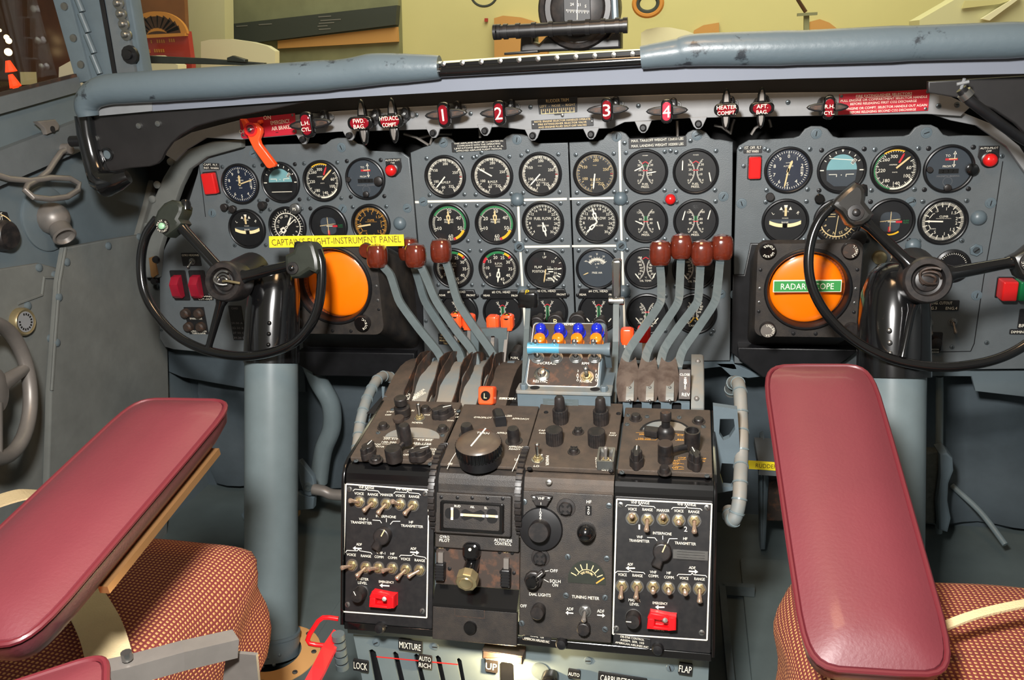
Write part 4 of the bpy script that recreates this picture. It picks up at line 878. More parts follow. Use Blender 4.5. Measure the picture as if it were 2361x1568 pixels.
# switches low on the captain panel
def toggle_mb(ang=0, lean=25, L=.017, R=.0065, nut='brass', lev='copper_nickel'):
    n = MB(); n.prism(ngon(R*1.0, 6), .0008, .0032, nut, .0006); n.lathe([(R*1.22, 0), (R*1.2, .0009), (R*.6, .001)], 'steel', 24, cap=False); n.lathe([(R*.72, .003), (R*.68, .0062), (R*.42, .0064), (R*.4, .003)], nut, 20, cap=False)
    l = MB(); T = Matrix.Rotation(rad(-ang), 4, 'Z') @ Matrix.Rotation(rad(-lean), 4, 'X')
    l.lathe([(R*.34, 0), (R*.30, L*.35), (R*.42, L*.75), (R*.50, L*.92), (R*.42, L), (R*.2, L*1.05), (0, L*1.06)], lev, 14, TR(0, 0, .003) @ T)
    return n, l
TGM = {}
def toggle(parent, T, ang=0, lean=25, L=.017, R=.0065, nut='brass', lev='copper_nickel'):
    key = (ang, lean, L, R, nut, lev)
    if key not in TGM: n, l = toggle_mb(*key); TGM[key] = (n.mesh('toggle_switch'), l.mesh('switch_lever'))
    a = part('toggle_switch', None, parent, T, mesh=TGM[key][0]); part('switch_lever', None, a, mesh=TGM[key][1]); return a
k, r = placard('gyro_heading_plate', 'small black gyro heading switch plate left of the captain control wheel', 420, 583, 463, 613, ['GYRO HEADING', '', ''], hs=.45, cat='switch plate'); toggle(r, TR(.002, -.004, .0015), 200, 40, .016, .006, 'steel', 'chrome')
for i, (x0, x1, lb) in enumerate(((397, 434, 'left red guarded switch beside the captain control wheel'), (440, 478, 'right red guarded switch above the SLAVED placard'))):
    k = Kit(PAN, (x0+x1)/2, 658); w = (x1-x0)*k.s/2; r = thing('guarded_switch', lb, 'switch', k.M, 'red guarded switches')
    part('plate', MB().prism(rrect(-w*.98, -.034, w*.98, .034, .003), 0, .002, 'audio_black', .0006), r)
    b = MB(RX(90) @ RY(90)); b.T = Matrix(((0, 0, 1, 0), (1, 0, 0, 0), (0, 1, 0, 0), (0, 0, 0, 1))); b.prism([(-.024, .002), (-.026, .012), (-.018, .022), (.008, .026), (.022, .014), (.024, .002)], -w*.48, w*.48, 'red_cover', .002); part('guard', b, r)
k, r = placard('slaving_placard', 'small black SLAVING CUT-OUT placard under the right guarded switch', 456, 680, 492, 692, ['SLAVING', 'CUT-OUT'], hs=.6)
k = Kit(PAN, 452, 740); r = thing('fuse_plate', 'black plate with four brown fuse knobs at the lower left of the captain panel', 'fuse plate', k.M)
part('plate', MB().prism(k.pl([(424, 708), (470, 708), (482, 770), (438, 770)]), 0, .002, 'audio_black', .0005), r)
for q in ((431, 721), (461, 721), (438, 752), (466, 752)): part('fuse_knob', MB().lathe([(.011, 0), (.010, .010), (.007, .013), (0, .013)], 'rubber_brown', 18), r, TR(*k.p(*q), .002))
b = MB(); b.text('SPARE FUSES', *k.p(453, 734), .0038, .0024, 'mark_white'); b.text('GYRO HORIZON', *k.p(459, 763), .0036, .0024, 'mark_white'); b.text('TURN & BANK', *k.p(460, 768), .0036, .0024, 'mark_white'); part('lettering', b, r)
placard('correction_card', 'narrow black correction card beside the captain control column housing', 533, 705, 562, 784, ['CARD', '', '', '20.00 A', '22.50 B', '27.50 C', '30.20 D'], hs=.4, tm='mark_dim')
k = Kit(PAN, 585, 612); r = thing('clock_hole', 'dark round opening behind the captain wheel hub', 'opening', k.M); part('ring', MB().lathe([(.024, 0), (.024, .004), (.02, .005), (.02, .001), (0, .001)], 'void_black', 32), r)
# right panel lower controls
k = Kit(PAN, 2195, 612); r = thing('clock', 'black dial with white minute marks behind the right wheel hub', 'clock', k.M)
b = MB(); b.lathe([(.030, 0), (.030, .006), (.026, .008), (.024, .004), (0, .004)], 'bezel_black', 36); part('case', b, r); b = MB()
for i in range(40): b.line(*clk(i*9, .021), *clk(i*9, .0235), .0008, .0044, 'mark_white')
part('markings', b, r)
placard('cutout_placard', 'black CUTOUT placard for engines three and four behind the right wheel', 2130, 692, 2211, 716, ['ENG. CUTOUT', 'ENG.3       ENG.4'], hs=.55)
placard('horizon_placard', 'small black HORIZON TURN AND BANK placard right of the right column', 2136, 802, 2167, 814, ['HORIZON', 'T & BANK'])
placard('dimmer_placard', 'black DIMMING placard near the right picture edge', 2327, 759, 2400, 771, ['DIMMING BRIGHT'], hs=.5)
placard('bright_placard', 'tall black BRIGHT placard cut by the right picture edge', 2348, 712, 2400, 758, ['', '', 'BRIGHT'], hs=.5)
for x, y, lb in ((2141, 745, 'toggle switch partly hidden by the right wheel spoke'), (2197, 742, 'toggle switch below the CUTOUT placard')):
    k = Kit(PAN, x, y); r = thing('panel_switch', lb, 'switch', k.M, 'toggle switches on the right panel'); toggle(r, TR(), 172, 50, .022, .0065, 'steel', 'worn_metal')
k = Kit(PAN, 2155, 787); r = thing('rotary_fuse', 'small black rotary selector low on the right panel', 'knob', k.M); part('plate', MB().prism(rrect(-.013, -.018, .012, .018, .002), 0, .002, 'audio_black'), r); part('knob', MB().lathe([(.011, .002), (.010, .012), (0, .014)], 'knob_black', 18), r)
k = Kit(PAN, 2027, 593); r = thing('lock_button', 'small brass screw knob above the right column housing', 'knob', k.M); part('knob', MB().lathe([(.013, 0), (.012, .008), (.008, .010), (0, .010)], 'brass', 20), r)
b = MB(); b.text('S', .022, -.002, .010, .0005, 'mark_cream'); part('lettering', b, r)
# ================================================================ FIRE HANDLE RAIL
RL = FY(1.54)
k = Kit(RL, 1250, 260); rail = thing('fire_handle_rail', 'long pale grey metal rail carrying the red-lit fire handles', 'rail', k.M)
top = [(556, 276), (780, 256), (1085, 239), (1244, 229), (1424, 222), (1561, 217), (1842, 213), (2137, 212), (2190, 222), (2240, 245)]
bot = [(2215, 268), (2137, 263), (1842, 268), (1600, 272), (1440, 282), (1410, 296), (1224, 301), (1150, 293), (1085, 296), (780, 304), (700, 310), (556, 322)]
part('plate', MB().prism(k.pl(top+bot), -.004, 0, 'pale_grey_paint', .001), rail)
part('left_flange', MB().prism(k.pl([(556, 276), (556, 322), (475, 318), (430, 345), (404, 372), (378, 356), (400, 328), (440, 306), (500, 290)]), -.006, -.001, 'pale_grey_paint', .001), rail)
part('right_flange', MB().prism(k.pl([(2145, 262), (2230, 262), (2300, 290), (2361, 340), (2400, 400), (2380, 410), (2330, 340), (2260, 292), (2200, 280)]), -.03, -.02, 'pale_grey_paint', .001), rail)
for x, y in ((807, 312), (1000, 306), (1119, 301), (1229, 312), (1363, 309), (1483, 294), (1610, 285), (700, 321)):
    p = k.p(x, y); s = k.s; b = MB(TR(p[0], p[1], 0)); b.prism([(-19*s, 14*s), (19*s, 14*s), (10*s, -6*s), (4*s, -12*s), (-4*s, -12*s), (-10*s, -6*s)], -.004, .001, 'pale_grey_paint', .001); b.lathe([(8*s, .001), (7.5*s, .008), (5*s, .010), (0, .010)], 'black_paint', 16); part('catch', b, rail)
for x, y in ((1223, 247), (1472, 244), (1817, 236), (2164, 244), (2206, 241), (640, 305), (960, 265), (1085, 262)):
    part('screw', None, rail, TR(*k.p(x, y), 0), mesh=SCRM)
for x0, y0, x1, y1, z in ((900, 318, 960, 345, .08), (930, 330, 1010, 322, .1), (960, 345, 972, 312, .09), (1075, 300, 1078, 330, .1), (1560, 285, 1561, 322, .06), (1688, 318, 1650, 300, .1), (1690, 322, 1700, 285, .1), (1760, 300, 1740, 322, .09), (1790, 305, 1784, 286, .1)):
    part('cable', MB().tube([k.p(x0, y0)+(-z,), k.p((x0+x1)/2, (y0+y1)/2-5)+(-z,), k.p(x1, y1)+(-z,)], .0026, 'worn_metal', 6), rail)
HF = FY(1.468)
def fire_handle(px, py, vert, lines, label, mt='maroon_glass', rot=0, glow='glow_letter'):
    k = Kit(HF, px, py); r = thing('fire_selector', label, 'handle', k.M @ RZ(rot), 'fire extinguisher selector handles'); s = k.s
    D = .070; a, c = (11.5*s, 25*s) if vert else (25*s, 12.5*s)
    b = MB(); b.prism(rrect(-a*1.15, -c*1.1, a*1.15, c*1.1, min(a, c)*1.0, 6), -.012, 0, 'black_gloss', .002)
    part('lens_frame', b, r)
    b = MB(); n = 28; rings = []
    for z, m, w, h in ((-D, .0, 15*s, 17*s), (-.05, 0, 15*s, 17*s), (-.03, 0, 15*s, 17*s), (-.012, 0, a*1.1, c*.9)):
        rings.append([(w*cos(2*pi*i/n), h*sin(2*pi*i/n)+(0 if z > -.02 else 4*s), z) for i in range(n)])
    b.add([p for q in rings for p in q], [(q*n+i, q*n+(i+1) % n, (q+1)*n+(i+1) % n, (q+1)*n+i) for q in range(3) for i in range(n)], 'black_paint', True)
    part('stem', b, r)
    part('lens', MB().prism(rrect(-a*.86, -c*.86, a*.86, c*.86, min(a, c)*.85, 6), .0, .003, mt, .0012), r)
    b = MB()
    for t, x, y, h, w in lines: b.text(t, x*s, y*s, h*s, .0035, glow, w*s if w else None, 1.0)
    part('lettering', b, r)
    for sg in (-1, 1):
        b = MB(TR(0, 0, -.016) @ (RZ(0) if vert else RZ(90))); q = 44*s
        o = a if vert else c
        pts = [(sg*o*.9, -11*s), (sg*q*.7, -9*s), (sg*q, -5*s), (sg*q*1.12, 0), (sg*q, 5*s), (sg*q*.7, 9*s), (sg*o*.9, 11*s)]
        b.prism(pts, -.006, .003, 'black_gloss' if not vert else 'black_paint', .002)
        pts2 = [(sg*o*1.3, -6*s), (sg*q*.7, -5*s), (sg*q*.95, -2*s), (sg*q*.95, 2*s), (sg*q*.7, 5*s), (sg*o*1.3, 6*s)]
        b.prism(pts2, .003, .0042, 'worn_metal' if not vert else 'rubber_brown', .0008)
        part('grip_wing', b, r)
    b = MB(TR(14*s, 12*s, -D+.004)); b.prism(rrect(-8*s, -14*s, 8*s, 14*s, 7*s), 0, .012, 'black_paint', .002); b.lathe([(3.5*s, .012), (3*s, .016), (0, .016)], 'steel', 10); part('switch_box', b, r)
    b = MB(TR(24*s, 8*s, -D+.001)); b.tube([(7*s*cos(t*pi/8), 7*s*sin(t*pi/8), 0) for t in range(16)], .0012, 'steel', 6, True); part('ring', b, r)
fire_handle(706, 288, True, [('L.H.', 0, 4, 8, 19), ('CYL.', 0, -9, 8, 22)], 'fire handle lettered L.H. CYL., leftmost of the row', rot=3)
fire_handle(829, 284, False, [('FWD.', 0, 5, 9, 26), ('BAG.', 0, -7, 9, 26)], 'fire handle lettered FWD. BAG. with a horizontal lens')
fire_handle(899, 280, False, [('HYD.ACC.', 0, 7, 9, 44), ('COMPT.', 0, -7, 9, 34)], 'fire handle lettered HYD. ACC. COMPT. beside engine handle one')
fire_handle(1022, 265, True, [('1', 0, 0, 26, 4)], 'engine fire handle numbered one', rot=2)
fire_handle(1150, 261, True, [('2', 0, 0, 27, 17)], 'engine fire handle numbered two', rot=1)
fire_handle(1399, 254, True, [('3', 0, 0, 27, 17)], 'engine fire handle numbered three')
MATS['red_lens_pale'] = mat('red_lens_pale', (204, 44, 70), .2, coat=.8)
fire_handle(1537, 257, True, [('4', 0, 0, 27, 18)], 'engine fire handle numbered four with a paler red lens', 'red_lens_pale')
fire_handle(1675, 253, False, [('HEATER', 0, 6, 9, 46), ('COMPT.', 0, -7, 9, 42)], 'fire handle lettered HEATER COMPT. right of engine handle four')
fire_handle(1757, 250, False, [('AFT.', 0, 5, 9, 26), ('BAG.', 0, -8, 9, 26)], 'fire handle lettered AFT. BAG., second from the right end')
fire_handle(1912, 249, True, [('R.H.', 0, 4, 9, 22), ('CYL.', 0, -11, 9, 24)], 'fire handle lettered R.H. CYL., rightmost beside the red placard', rot=-1)
# placards on the rail
k = Kit(RL, 1286, 244, .0006); r = thing('rudder_trim_placard', 'black rudder trim scale placard with gold lettering at the rail centre', 'placard', k.M @ RZ(1)); s = k.s
part('plate', MB().prism([(-46*s, 17*s), (46*s, 18*s), (44*s, -16*s), (14*s, -17*s), (12*s, -20*s), (-8*s, -20*s), (-10*s, -17*s), (-44*s, -16*s)], 0, .0015, 'audio_black', .0004), r)
b = MB(); b.text('RUDDER TRIM', 0, 12*s, 7*s, .002, 'mark_cream', 52*s); b.text('LEFT  -  NOSE  -  RIGHT', 0, 1*s, 5*s, .002, 'mark_cream', 82*s)
for i in range(17): x = (-38+i*4.7)*s; b.line(x, -5*s, x, (-15 if i % 2 == 0 else -10)*s, 1.3*s, .002, 'mark_cream')
b.line(-39*s, -15.5*s, 39*s, -15.5*s, 1.2*s, .002, 'mark_cream'); part('lettering', b, r)
part('pointer', MB().lathe([(4*s, 0), (3.5*s, .005), (0, .006)], 'steel', 12), r, TR(10*s, -21*s, 0))
placard('handle_note_placard', 'small black note placard about engine selector handles, below the trim scale', 1225, 274, 1368, 294, ['NOTE: ENGINE SELECTOR HANDLES OPERATE', 'FIRE EXTINGUISHER SELECTOR VALVE', 'AND ENGINE FLUID SHUT-OFF VALVES'], fr=RL, screws=((-.95, 0), (.95, 0)), tilt=1, tm='mark_cream')
k = Kit(RL, 2036, 236, .0006); r = thing('fire_placard', 'red fire extinguisher selectors placard with white lettering', 'placard', k.M @ RZ(.6)); s = k.s
part('plate', MB().prism(rrect(-103*s, -25*s, 104*s, 25*s, .001), 0, .0015, 'red_placard', .0004), r)
b = MB()
for t, x, y, w in (('FIRE EXTINGUISHER SELECTORS', 0, 18, 128), ('PULL ENGINE OR COMPARTMENT SELECTOR HANDLE', 0, 8.5, 198), ('BEFORE RELEASING FIRST CO2 DISCHARGE', 0, 0, 152), ('ENGINE OR COMPT. SELECTOR HANDLE OUT AGAIN', 8, -11, 184), ('BEFORE RELEASING SECOND CO2 DISCHARGE', 0, -20, 152)): b.text(t, x*s, y*s, 5.6*s, .002, 'mark_white', w*s)
for x0, x1 in ((-64, -46), (-42, 18), (22, 64)): b.line(x0*s, 13.4*s, x1*s, 13.4*s, .9*s, .002, 'mark_white')
part('lettering', b, r)
for q in ((-98, 20), (99, 20), (98, -20)): part('screw', scr(.0028, 'steel', .0014), r, TR(q[0]*s, q[1]*s, .0015))
k = Kit(RL, 617, 290, .0008); r = thing('brake_placard', 'red EMERGENCY AIR BRAKES placard left of the L.H. CYL. handle', 'placard', k.M); s = k.s
part('plate', MB().prism(k.pl([(553, 275), (680, 261), (684, 307), (680, 310), (562, 320), (557, 316)]), 0, .0015, 'red_placard', .0004), r)
b = MB(); b.text('ON', *k.p(617, 271), 8*s, .002, 'mark_white'); b.text('EMERGENCY', *k.p(647, 281), 8*s, .002, 'mark_white', 44*s, 4); b.text('AIR BRAKES', *k.p(650, 294), 8*s, .002, 'mark_white', 46*s, 4); b.text('OFF', *k.p(562, 303), 8*s, .002, 'mark_white'); part('lettering', b, r)
for q in ((561, 283), (675, 265), (679, 302), (562, 312)): part('screw', scr(.0025, 'steel', .0012), r, TR(*k.p(*q), .0015))
part('stop_pin', MB().lathe([(.004, 0), (.004, .010), (0, .012)], 'orange_plastic', 12), r, TR(*k.p(604, 281), .001))
k = Kit(FY(1.515), 582, 298); r = thing('emergency_brake_lever', 'orange-red emergency air brake lever slanting over the artificial horizon', 'lever', k.M)
part('arm', MB().prism(k.pl([(556, 274), (566, 274), (574, 284), (592, 284), (605, 296), (606, 305), (600, 322), (603, 332), (612, 344), (638, 378), (636, 384), (624, 388), (618, 386), (588, 344), (580, 328), (574, 314), (566, 300), (562, 288)]), -.004, .006, 'orange_plastic', .002), r)
b = MB(); b.lathe([(.013, .006), (.013, .0085), (.009, .0085), (.009, .0065)], 'red_plastic', 24, cap=False); b.lathe([(.0085, .0062), (.0085, .007), (0, .007)], 'red_cover', 20); b.lathe([(.004, .006), (.004, .012), (.002, .013), (0, .013)], 'chrome', 12); part('pivot', b, r)
b = MB(); b.tube([(0, 0, -.02), (0, 0, -.004)], .006, 'steel', 12); part('spindle', b, r)
# ================================================================ RADAR SCOPES
def scope(name, label, Yf, c, hw, hh, R, Ro, knobs, rc, oc, back, backpl, botpl):
    f = FY(Yf); k = Kit(f, *c); s = k.s; r = thing(name, label, 'radar scope', k.M); D = 1.6-Yf
    b = MB(); w, h = hw*s, hh*s
    cx, cy = k.p(*rc); Rr = R*s
    # hollow front plate
    ring = ngon(Rr*.93, 48, cx, cy)
    b.holed(rrect(-w, -h, w, h, 22*s, 6), [ring], -.012, 0, 'radio_black')
    part('face_plate', b, r)
    b = MB(); n = 0; o0 = rrect(-w, -h, w, h, 22*s, 6); m = len(o0)
    pk = Kit(PAN, *c); of = pk.M.translation-k.M.translation; q0 = pk.p(back[0], back[3]); q1 = pk.p(back[2], back[1]); o1 = rrect(q0[0]+of.x, q0[1]+of.z, q1[0]+of.x, q1[1]+of.z, 22*s, 6)
    vs = [(x, y, -.0005) for x, y in o0]+[(x, y, -.012) for x, y in offs(o0, -.004)]+[(x, y, -D+.001) for x, y in o1]
    b.add(vs, [(q*m+i, q*m+(i+1) % m, (q+1)*m+(i+1) % m, (q+1)*m+i) for q in (0, 1) for i in range(m)], 'radio_black', True); part('housing', b, r)
    b = MB(TR(cx, cy, 0)); b.lathe([(Rr, -.001), (Rr, .004), (Rr*.97, .006), (Rr*.93, .006), (Rr*.90, .002), (Rr*.88, -.006), (Rr*.86, -.03)], 'bezel_black', 56, cap=False); part('bezel_ring', b, r)
    ox, oy = k.p(*oc); b = MB(TR(cx, cy, -.016)); b.lathe([(Rr*.92, -.001), (Rr*.92, 0), (0, 0)], 'scope_amber', 48)
    part('scale_ring', b, r)
    b = MB(TR(ox, oy, -.0145)); Q = Ro*s
    b.lathe([(Q*sin(rad(a)), .010*cos(rad(a))) for a in range(90, -1, -9)], 'scope_orange', 56); part('screen', b, r)
    b = MB()
    for i in range(60): a = i*6; x0, y0 = clk(a, Rr*.86); x1, y1 = clk(a, Rr*.80); b.line(cx+x0, cy+y0, cx+x1, cy+y1, .0008, -.0152, 'rubber_brown')
    part('degree_marks', b, r)
    b = MB(TR(cx, cy, -.002)); b.lathe([(Rr*.89*sin(rad(a)), .006*cos(rad(a))) for a in range(90, -1, -15)], 'dial_glass', 40, cap=False); part('cover_glass', b, r)
    for x, y, rr, t, mt in knobs:
        b = MB(); q = rr*s; b.lathe([(q*.96, 0), (q, .002), (q, .012), (q*.93, .0135), (0, .014)], 'knob_black', 28); b.lathe([(q*.93, .0136), (q*.90, .0142), (0, .0143)], mt, 28)
        kn = part('knob', b, r, TR(*k.p(x, y), 0))
        if t:
            b = MB()
            for i, ch in enumerate(t):
                a = 90-(i-(len(t)-1)/2)*-26; tx, ty = clk(a, q*.68); b.text(ch, tx, ty, q*.30, .0147, 'mark_white', None, -a+180 if t != 'RANGE MARKS' else -a+180)
            part('lettering', b, kn)
    for sx in (-1, 1):
        for y in (-.45, -.25, .05, .45): part('screw', scr(.003, 'steel' if y in (.05, -.25) else 'screw_dark', .0015), r, TR(sx*w*.93, y*h, .0) @ RZ(70))
    for x in (-.22, .22): part('screw', scr(.0035, 'screw_dark', .0015), r, TR(x*w, -h*.93, 0)); 
    p = Kit(PAN, *c); q = MB(TR(0, 0, 0)); off = Vector(p.M.translation)-Vector(k.M.translation); q.T = TR(off.x, off.z, -off.y)
    q.prism(p.pl(backpl), .0005, .006, 'black_paint', .002); part('mounting_plate', q, r)
    q = MB(); q.T = TR(off.x, off.z, -off.y); q.prism(p.pl(botpl), .007, .03, 'black_paint', .002); part('support_tray', q, r)
    return k, r
scope('radar_scope', 'orange radar scope of the captain, half behind the control wheel', 1.44, (776, 665), 98, 104, 88, 72, [(849, 575, 16, '', 'wood_knob'), (684, 742, 17, 'HEIGHT', 'rubber_brown'), (839, 742, 17, 'CURSOR', 'black_gloss'), (700, 580, 15, '', 'knob_black')], (769, 657), (776, 660), (700, 592, 952, 800),
      [(700, 575), (940, 560), (962, 600), (974, 650), (980, 838), (930, 862), (740, 858), (700, 830)], [(700, 800), (965, 804), (965, 836), (925, 858), (745, 855), (700, 830)])
k, r = scope('radar_scope', 'orange radar scope of the first officer with a green RADAR SCOPE label', 1.46, (1861, 671), 119, 117, 102, 86, [(1769, 575, 19, 'RANGE MARKS', 'black_gloss'), (1958, 575, 19, 'LIGHTS', 'rubber_brown'), (1769, 757, 19, 'INTENSITY', 'worn_metal'), (1962, 759, 19, '', 'knob_black')], (1862, 667), (1861, 670), (1722, 585, 1955, 795),
      [(1689, 632), (1715, 632), (1730, 560), (1985, 560), (1985, 800), (1950, 830), (1890, 862), (1756, 864), (1686, 812)], [(1700, 790), (1975, 795), (1900, 850), (1756, 858), (1700, 815)])
k = Kit(FY(1.446), 1861, 660); s = k.s; r = thing('green_label', 'green RADAR SCOPE label stuck across the right orange screen', 'label', k.M @ RZ(.5))
b = MB(); b.prism(rrect(-79*s, -15*s, 79*s, 15*s, .001), -.003, 0, 'stripe_white', .0003); b.prism(rrect(-77*s, -13*s, 77*s, 13*s, .001), 0, .0006, 'green_label'); part('plate', b, r)
part('lettering', MB().text('RADAR  SCOPE', 0, 0, 15*s, .001, 'mark_white', 122*s), r)
# ================================================================ CONTROL COLUMNS AND WHEELS
def wheel(label, hub, Y, rimp, rr, grips, spokes, hr, hubback, gt, clip=(1, 0)):
    o = at(*hub, Y); F = Frame(o, (1, 0, 0), (0, sin(rad(15)), cos(rad(15)))); k = Kit(F, *hub); s = k.s
    r = thing('control_yoke', label, 'control wheel', k.M)
    P = [Vector(k.p(*q)+(0,)) for q in rimp]; Q = []; n = len(P)
    for i in range(n-1):
        p0, p1, p2, p3 = P[max(i-1, 0)], P[i], P[i+1], P[min(i+2, n-1)]
        for j in range(5):
            t = j/5; Q.append(.5*((2*p1)+(p2-p0)*t+(2*p0-5*p1+4*p2-p3)*t*t+(3*p1-p0-3*p2+p3)*t**3))
    Q.append(P[-1])
    part('rim', MB().tube(Q, rr*s, 'black_gloss', 16), r)
    for (a, c, r0, r1, fl) in spokes:
        A = Vector(k.p(*a)+(0,)); C = Vector(k.p(*c)+(0,)); b = MB(); b.tube([A+(C-A)*t for t in (0, .12, .5, .88, 1)], [r0*s*1.25, r0*s, (r0+r1)/2*s, r1*s, r1*1.5*s], 'black_gloss', 14, flat=fl); part('spoke', b, r)
    b = MB(); h = hr*s; b.lathe([(h*.98, -.030), (h, -.022), (h, .006), (h*.97, .012), (h*.90, .015), (h*.68, .015), (h*.64, .012), (h*.62, .004), (h*.5, .003), (h*.46, .008), (h*.28, .010), (0, .010)], 'knob_black', 44); part('hub', b, r)
    for j in range(3):
        R0 = h*(.30+.09*j); b = MB(TR(.002*j, .003*j, .012+.003*j)); b.tube([(R0*cos(rad(a)), R0*.7*sin(rad(a)), .004*sin(rad(a*2))) for a in range(-30+40*j, 250+30*j, 20)], .0018, 'rubber_brown' if clip[1] else 'steel', 6); part('wire_clip', b, r)
    if clip[0]: part('hook', MB().tube([(0, 0, .012), (.012, .001, .02), (.03, -.002, .022), (.036, -.003, .02)], .0022, 'brass', 8), r)
    for pts, th, mt, btn in grips:
        b = MB(); b.prism(k.pl(pts), -th/2, th/2, mt, .007); g = part('grip', b, r)
        if btn:
            x, y = k.p(*btn[0]); q = btn[1]*s
            b = MB(); b.lathe([(q, th/2), (q*.96, th/2+.003), (q*.6, th/2+.0035), (0, th/2+.0035)], 'knob_black', 26); b.lathe([(q*.48, th/2+.003), (q*.46, th/2+.007), (q*.3, th/2+.0085), (0, th/2+.009)], btn[2], 20)
            bb = part('button', b, g, TR(x, y, 0))
            if btn[3]:
                b = MB()
                for t0, a0 in btn[3]:
                    for i, ch in enumerate(t0):
                        a = a0+i*24; tx, ty = clk(a, q*.76); b.text(ch, tx, ty, q*.26, th/2+.0042, 'mark_white', None, -a if abs(((a+180) % 360)-180) < 95 else 180-a)
                part('lettering', b, bb)
    for x, y, sc_ in gt:
        p = k.p(x, y); b = MB(TR(p[0], p[1], 0) @ RX(-90)); b.lathe([(sc_*s, -.004), (sc_*s, .006), (sc_*s*.8, .012), (0, .014)], 'black_gloss', 18); part('trim_switch', b, r)
    return k, r
MATS['grip_black'] = mat('grip_black', (34, 33, 31), .3, coat=.4, var=.2, scale=40)
wheel('captain black control wheel with two grips at the left', (523, 649), 1.28,
      [(362, 505), (338, 540), (326, 588), (327, 645), (340, 690), (369, 735), (408, 774), (455, 800), (505, 815), (560, 821), (620, 814), (675, 792), (712, 755), (733, 710), (741, 655), (740, 605), (731, 578)], 10,
      [([(366, 503), (372, 486), (386, 470), (404, 462), (424, 466), (433, 478), (431, 492), (424, 506), (431, 516), (420, 528), (404, 540), (394, 548), (384, 542), (364, 520)], .030, 'olive_grip', ((389, 523), 15, 'jade_button', [('CONTROL', 110), ('MASK MIC', -75)])),
       ([(664, 590), (683, 580), (690, 562), (706, 557), (724, 557), (733, 566), (742, 598), (744, 622), (736, 632), (722, 626), (700, 640), (680, 642), (666, 624)], .032, 'olive_grip', ((685, 619), 13, 'black_gloss', None))],
      [((418, 522), (508, 622), 11, 11.5, 1), ((676, 610), (556, 640), 10, 12, 1), ((479, 808), (512, 690), 7, 9.5, 1)], 43, None, [(428, 478, 11), (688, 575, 9)])
wheel('first officer black control wheel at the right, its grip over the upper panel', (2134, 646), 1.28,
      [(1925, 470), (1893, 502), (1872, 548), (1864, 605), (1872, 660), (1897, 712), (1938, 760), (1989, 797), (2043, 823), (2100, 839), (2177, 847), (2253, 839), (2311, 823), (2361, 797), (2405, 760), (2430, 710), (2438, 650)], 12.5,
      [([(1914, 476), (1922, 462), (1945, 440), (1968, 422), (1984, 428), (1991, 440), (1992, 456), (1990, 468), (2002, 484), (2012, 496), (2000, 512), (1984, 522), (1966, 524), (1952, 516), (1936, 492)], .036, 'grip_black', ((1967, 493), 20, 'knob_black', None)),
       ([(2326, 592), (2350, 580), (2372, 562), (2400, 560), (2420, 600), (2415, 650), (2370, 650), (2344, 634)], .036, 'grip_black', ((2362, 606), 22, 'jade_button', [('MIC CONTROL', -140)]))],
      [((1996, 512), (2100, 612), 14, 15, 1), ((2336, 604), (2184, 632), 14, 17, 1), ((2081, 822), (2106, 702), 8, 9.5, 1)], 59, None, [(1990, 446, 11)], clip=(0, 1))
def column(label, zc, axis, hub, rows, tr, base):
    r = thing('control_column', label, 'control column', TR(*axis_o(axis, zc)))
    o = r.matrix_world.translation.copy()
    L = lambda px, py, z=zc: atz(px, py, z)-o
    s = zc/FPX
    a, b_ = L(*axis[0]), L(*axis[1])
    d = (a-b_).normalized()
    part('tube', MB().tube([b_, b_.lerp(a, .5), a], tr*s, 'tube_grey_paint', 32), r)
    if base:
        b = MB(); b.tube([b_-d*.0, b_+d*.035], tr*1.07*s, 'steel_grey_paint', 32); b.tube([b_+d*.035, b_+d*.04], tr*1.1*s, 'steel_grey_paint', 32); fl = part('base_flange', b, r)
        for i in range(7):
            for j in range(2):
                an = rad(-100+i*22+j*11); p = b_+d*(.012+.014*j)+Vector((sin(an), -cos(an), 0))*tr*1.07*s
                part('rivet', MB().ball(.0035, 'steel_grey_paint', seg=8, rings=5), fl, TR(*p))
    b = MB(); P = [L(*q[:2], q[3] if len(q) > 3 else zc) for q in rows]; R_ = [q[2]*s for q in rows]; b.tube(P, R_, 'black_gloss', 32); part('head_housing', b, r)
    hb = at(*hub, 1.285)-o+Vector((0, .012, 0)); e = Vector((hb.x, P[-2].y+.01, hb.z-.004)); b = MB(); b.tube([hb, hb.lerp(e, .5), e], [.028, .032, .034], 'black_paint', 28); part('hub_shaft', b, r)
    return r, L
def axis_o(axis, zc): return atz(*axis[1], zc)
r, L = column('captain control column, tall grey tube with black riveted head', 1.52, ((626, 818), (625, 1508)), (523, 649), [(626, 836, 63), (627, 780, 62), (629, 720, 60), (634, 670, 57), (638, 635, 50), (640, 616, 36), (640, 610, 14)], 60, True)
for q in ((621, 745), (620, 770), (619, 795)): part('rivet', MB().ball(.004, 'black_gloss', seg=10, rings=6), r, TR(*L(q[0], q[1], 1.52-.047)))
r, L = column('first officer control column behind the red armrest', 1.30, ((2060, 845), (2052, 1560)), (2134, 646), [(2060, 868, 80), (2060, 800, 79), (2061, 740, 78), (2064, 680, 74), (2070, 640, 64), (2074, 616, 46), (2076, 606, 18)], 70, True)
for q in ((2050, 762), (2051, 790), (2052, 815), (2110, 762), (2112, 788), (2112, 815)): part('rivet', MB().ball(.004, 'steel', seg=10, rings=6), r, TR(*L(q[0], q[1], 1.30-(.049 if q[0] < 2100 else .036))))
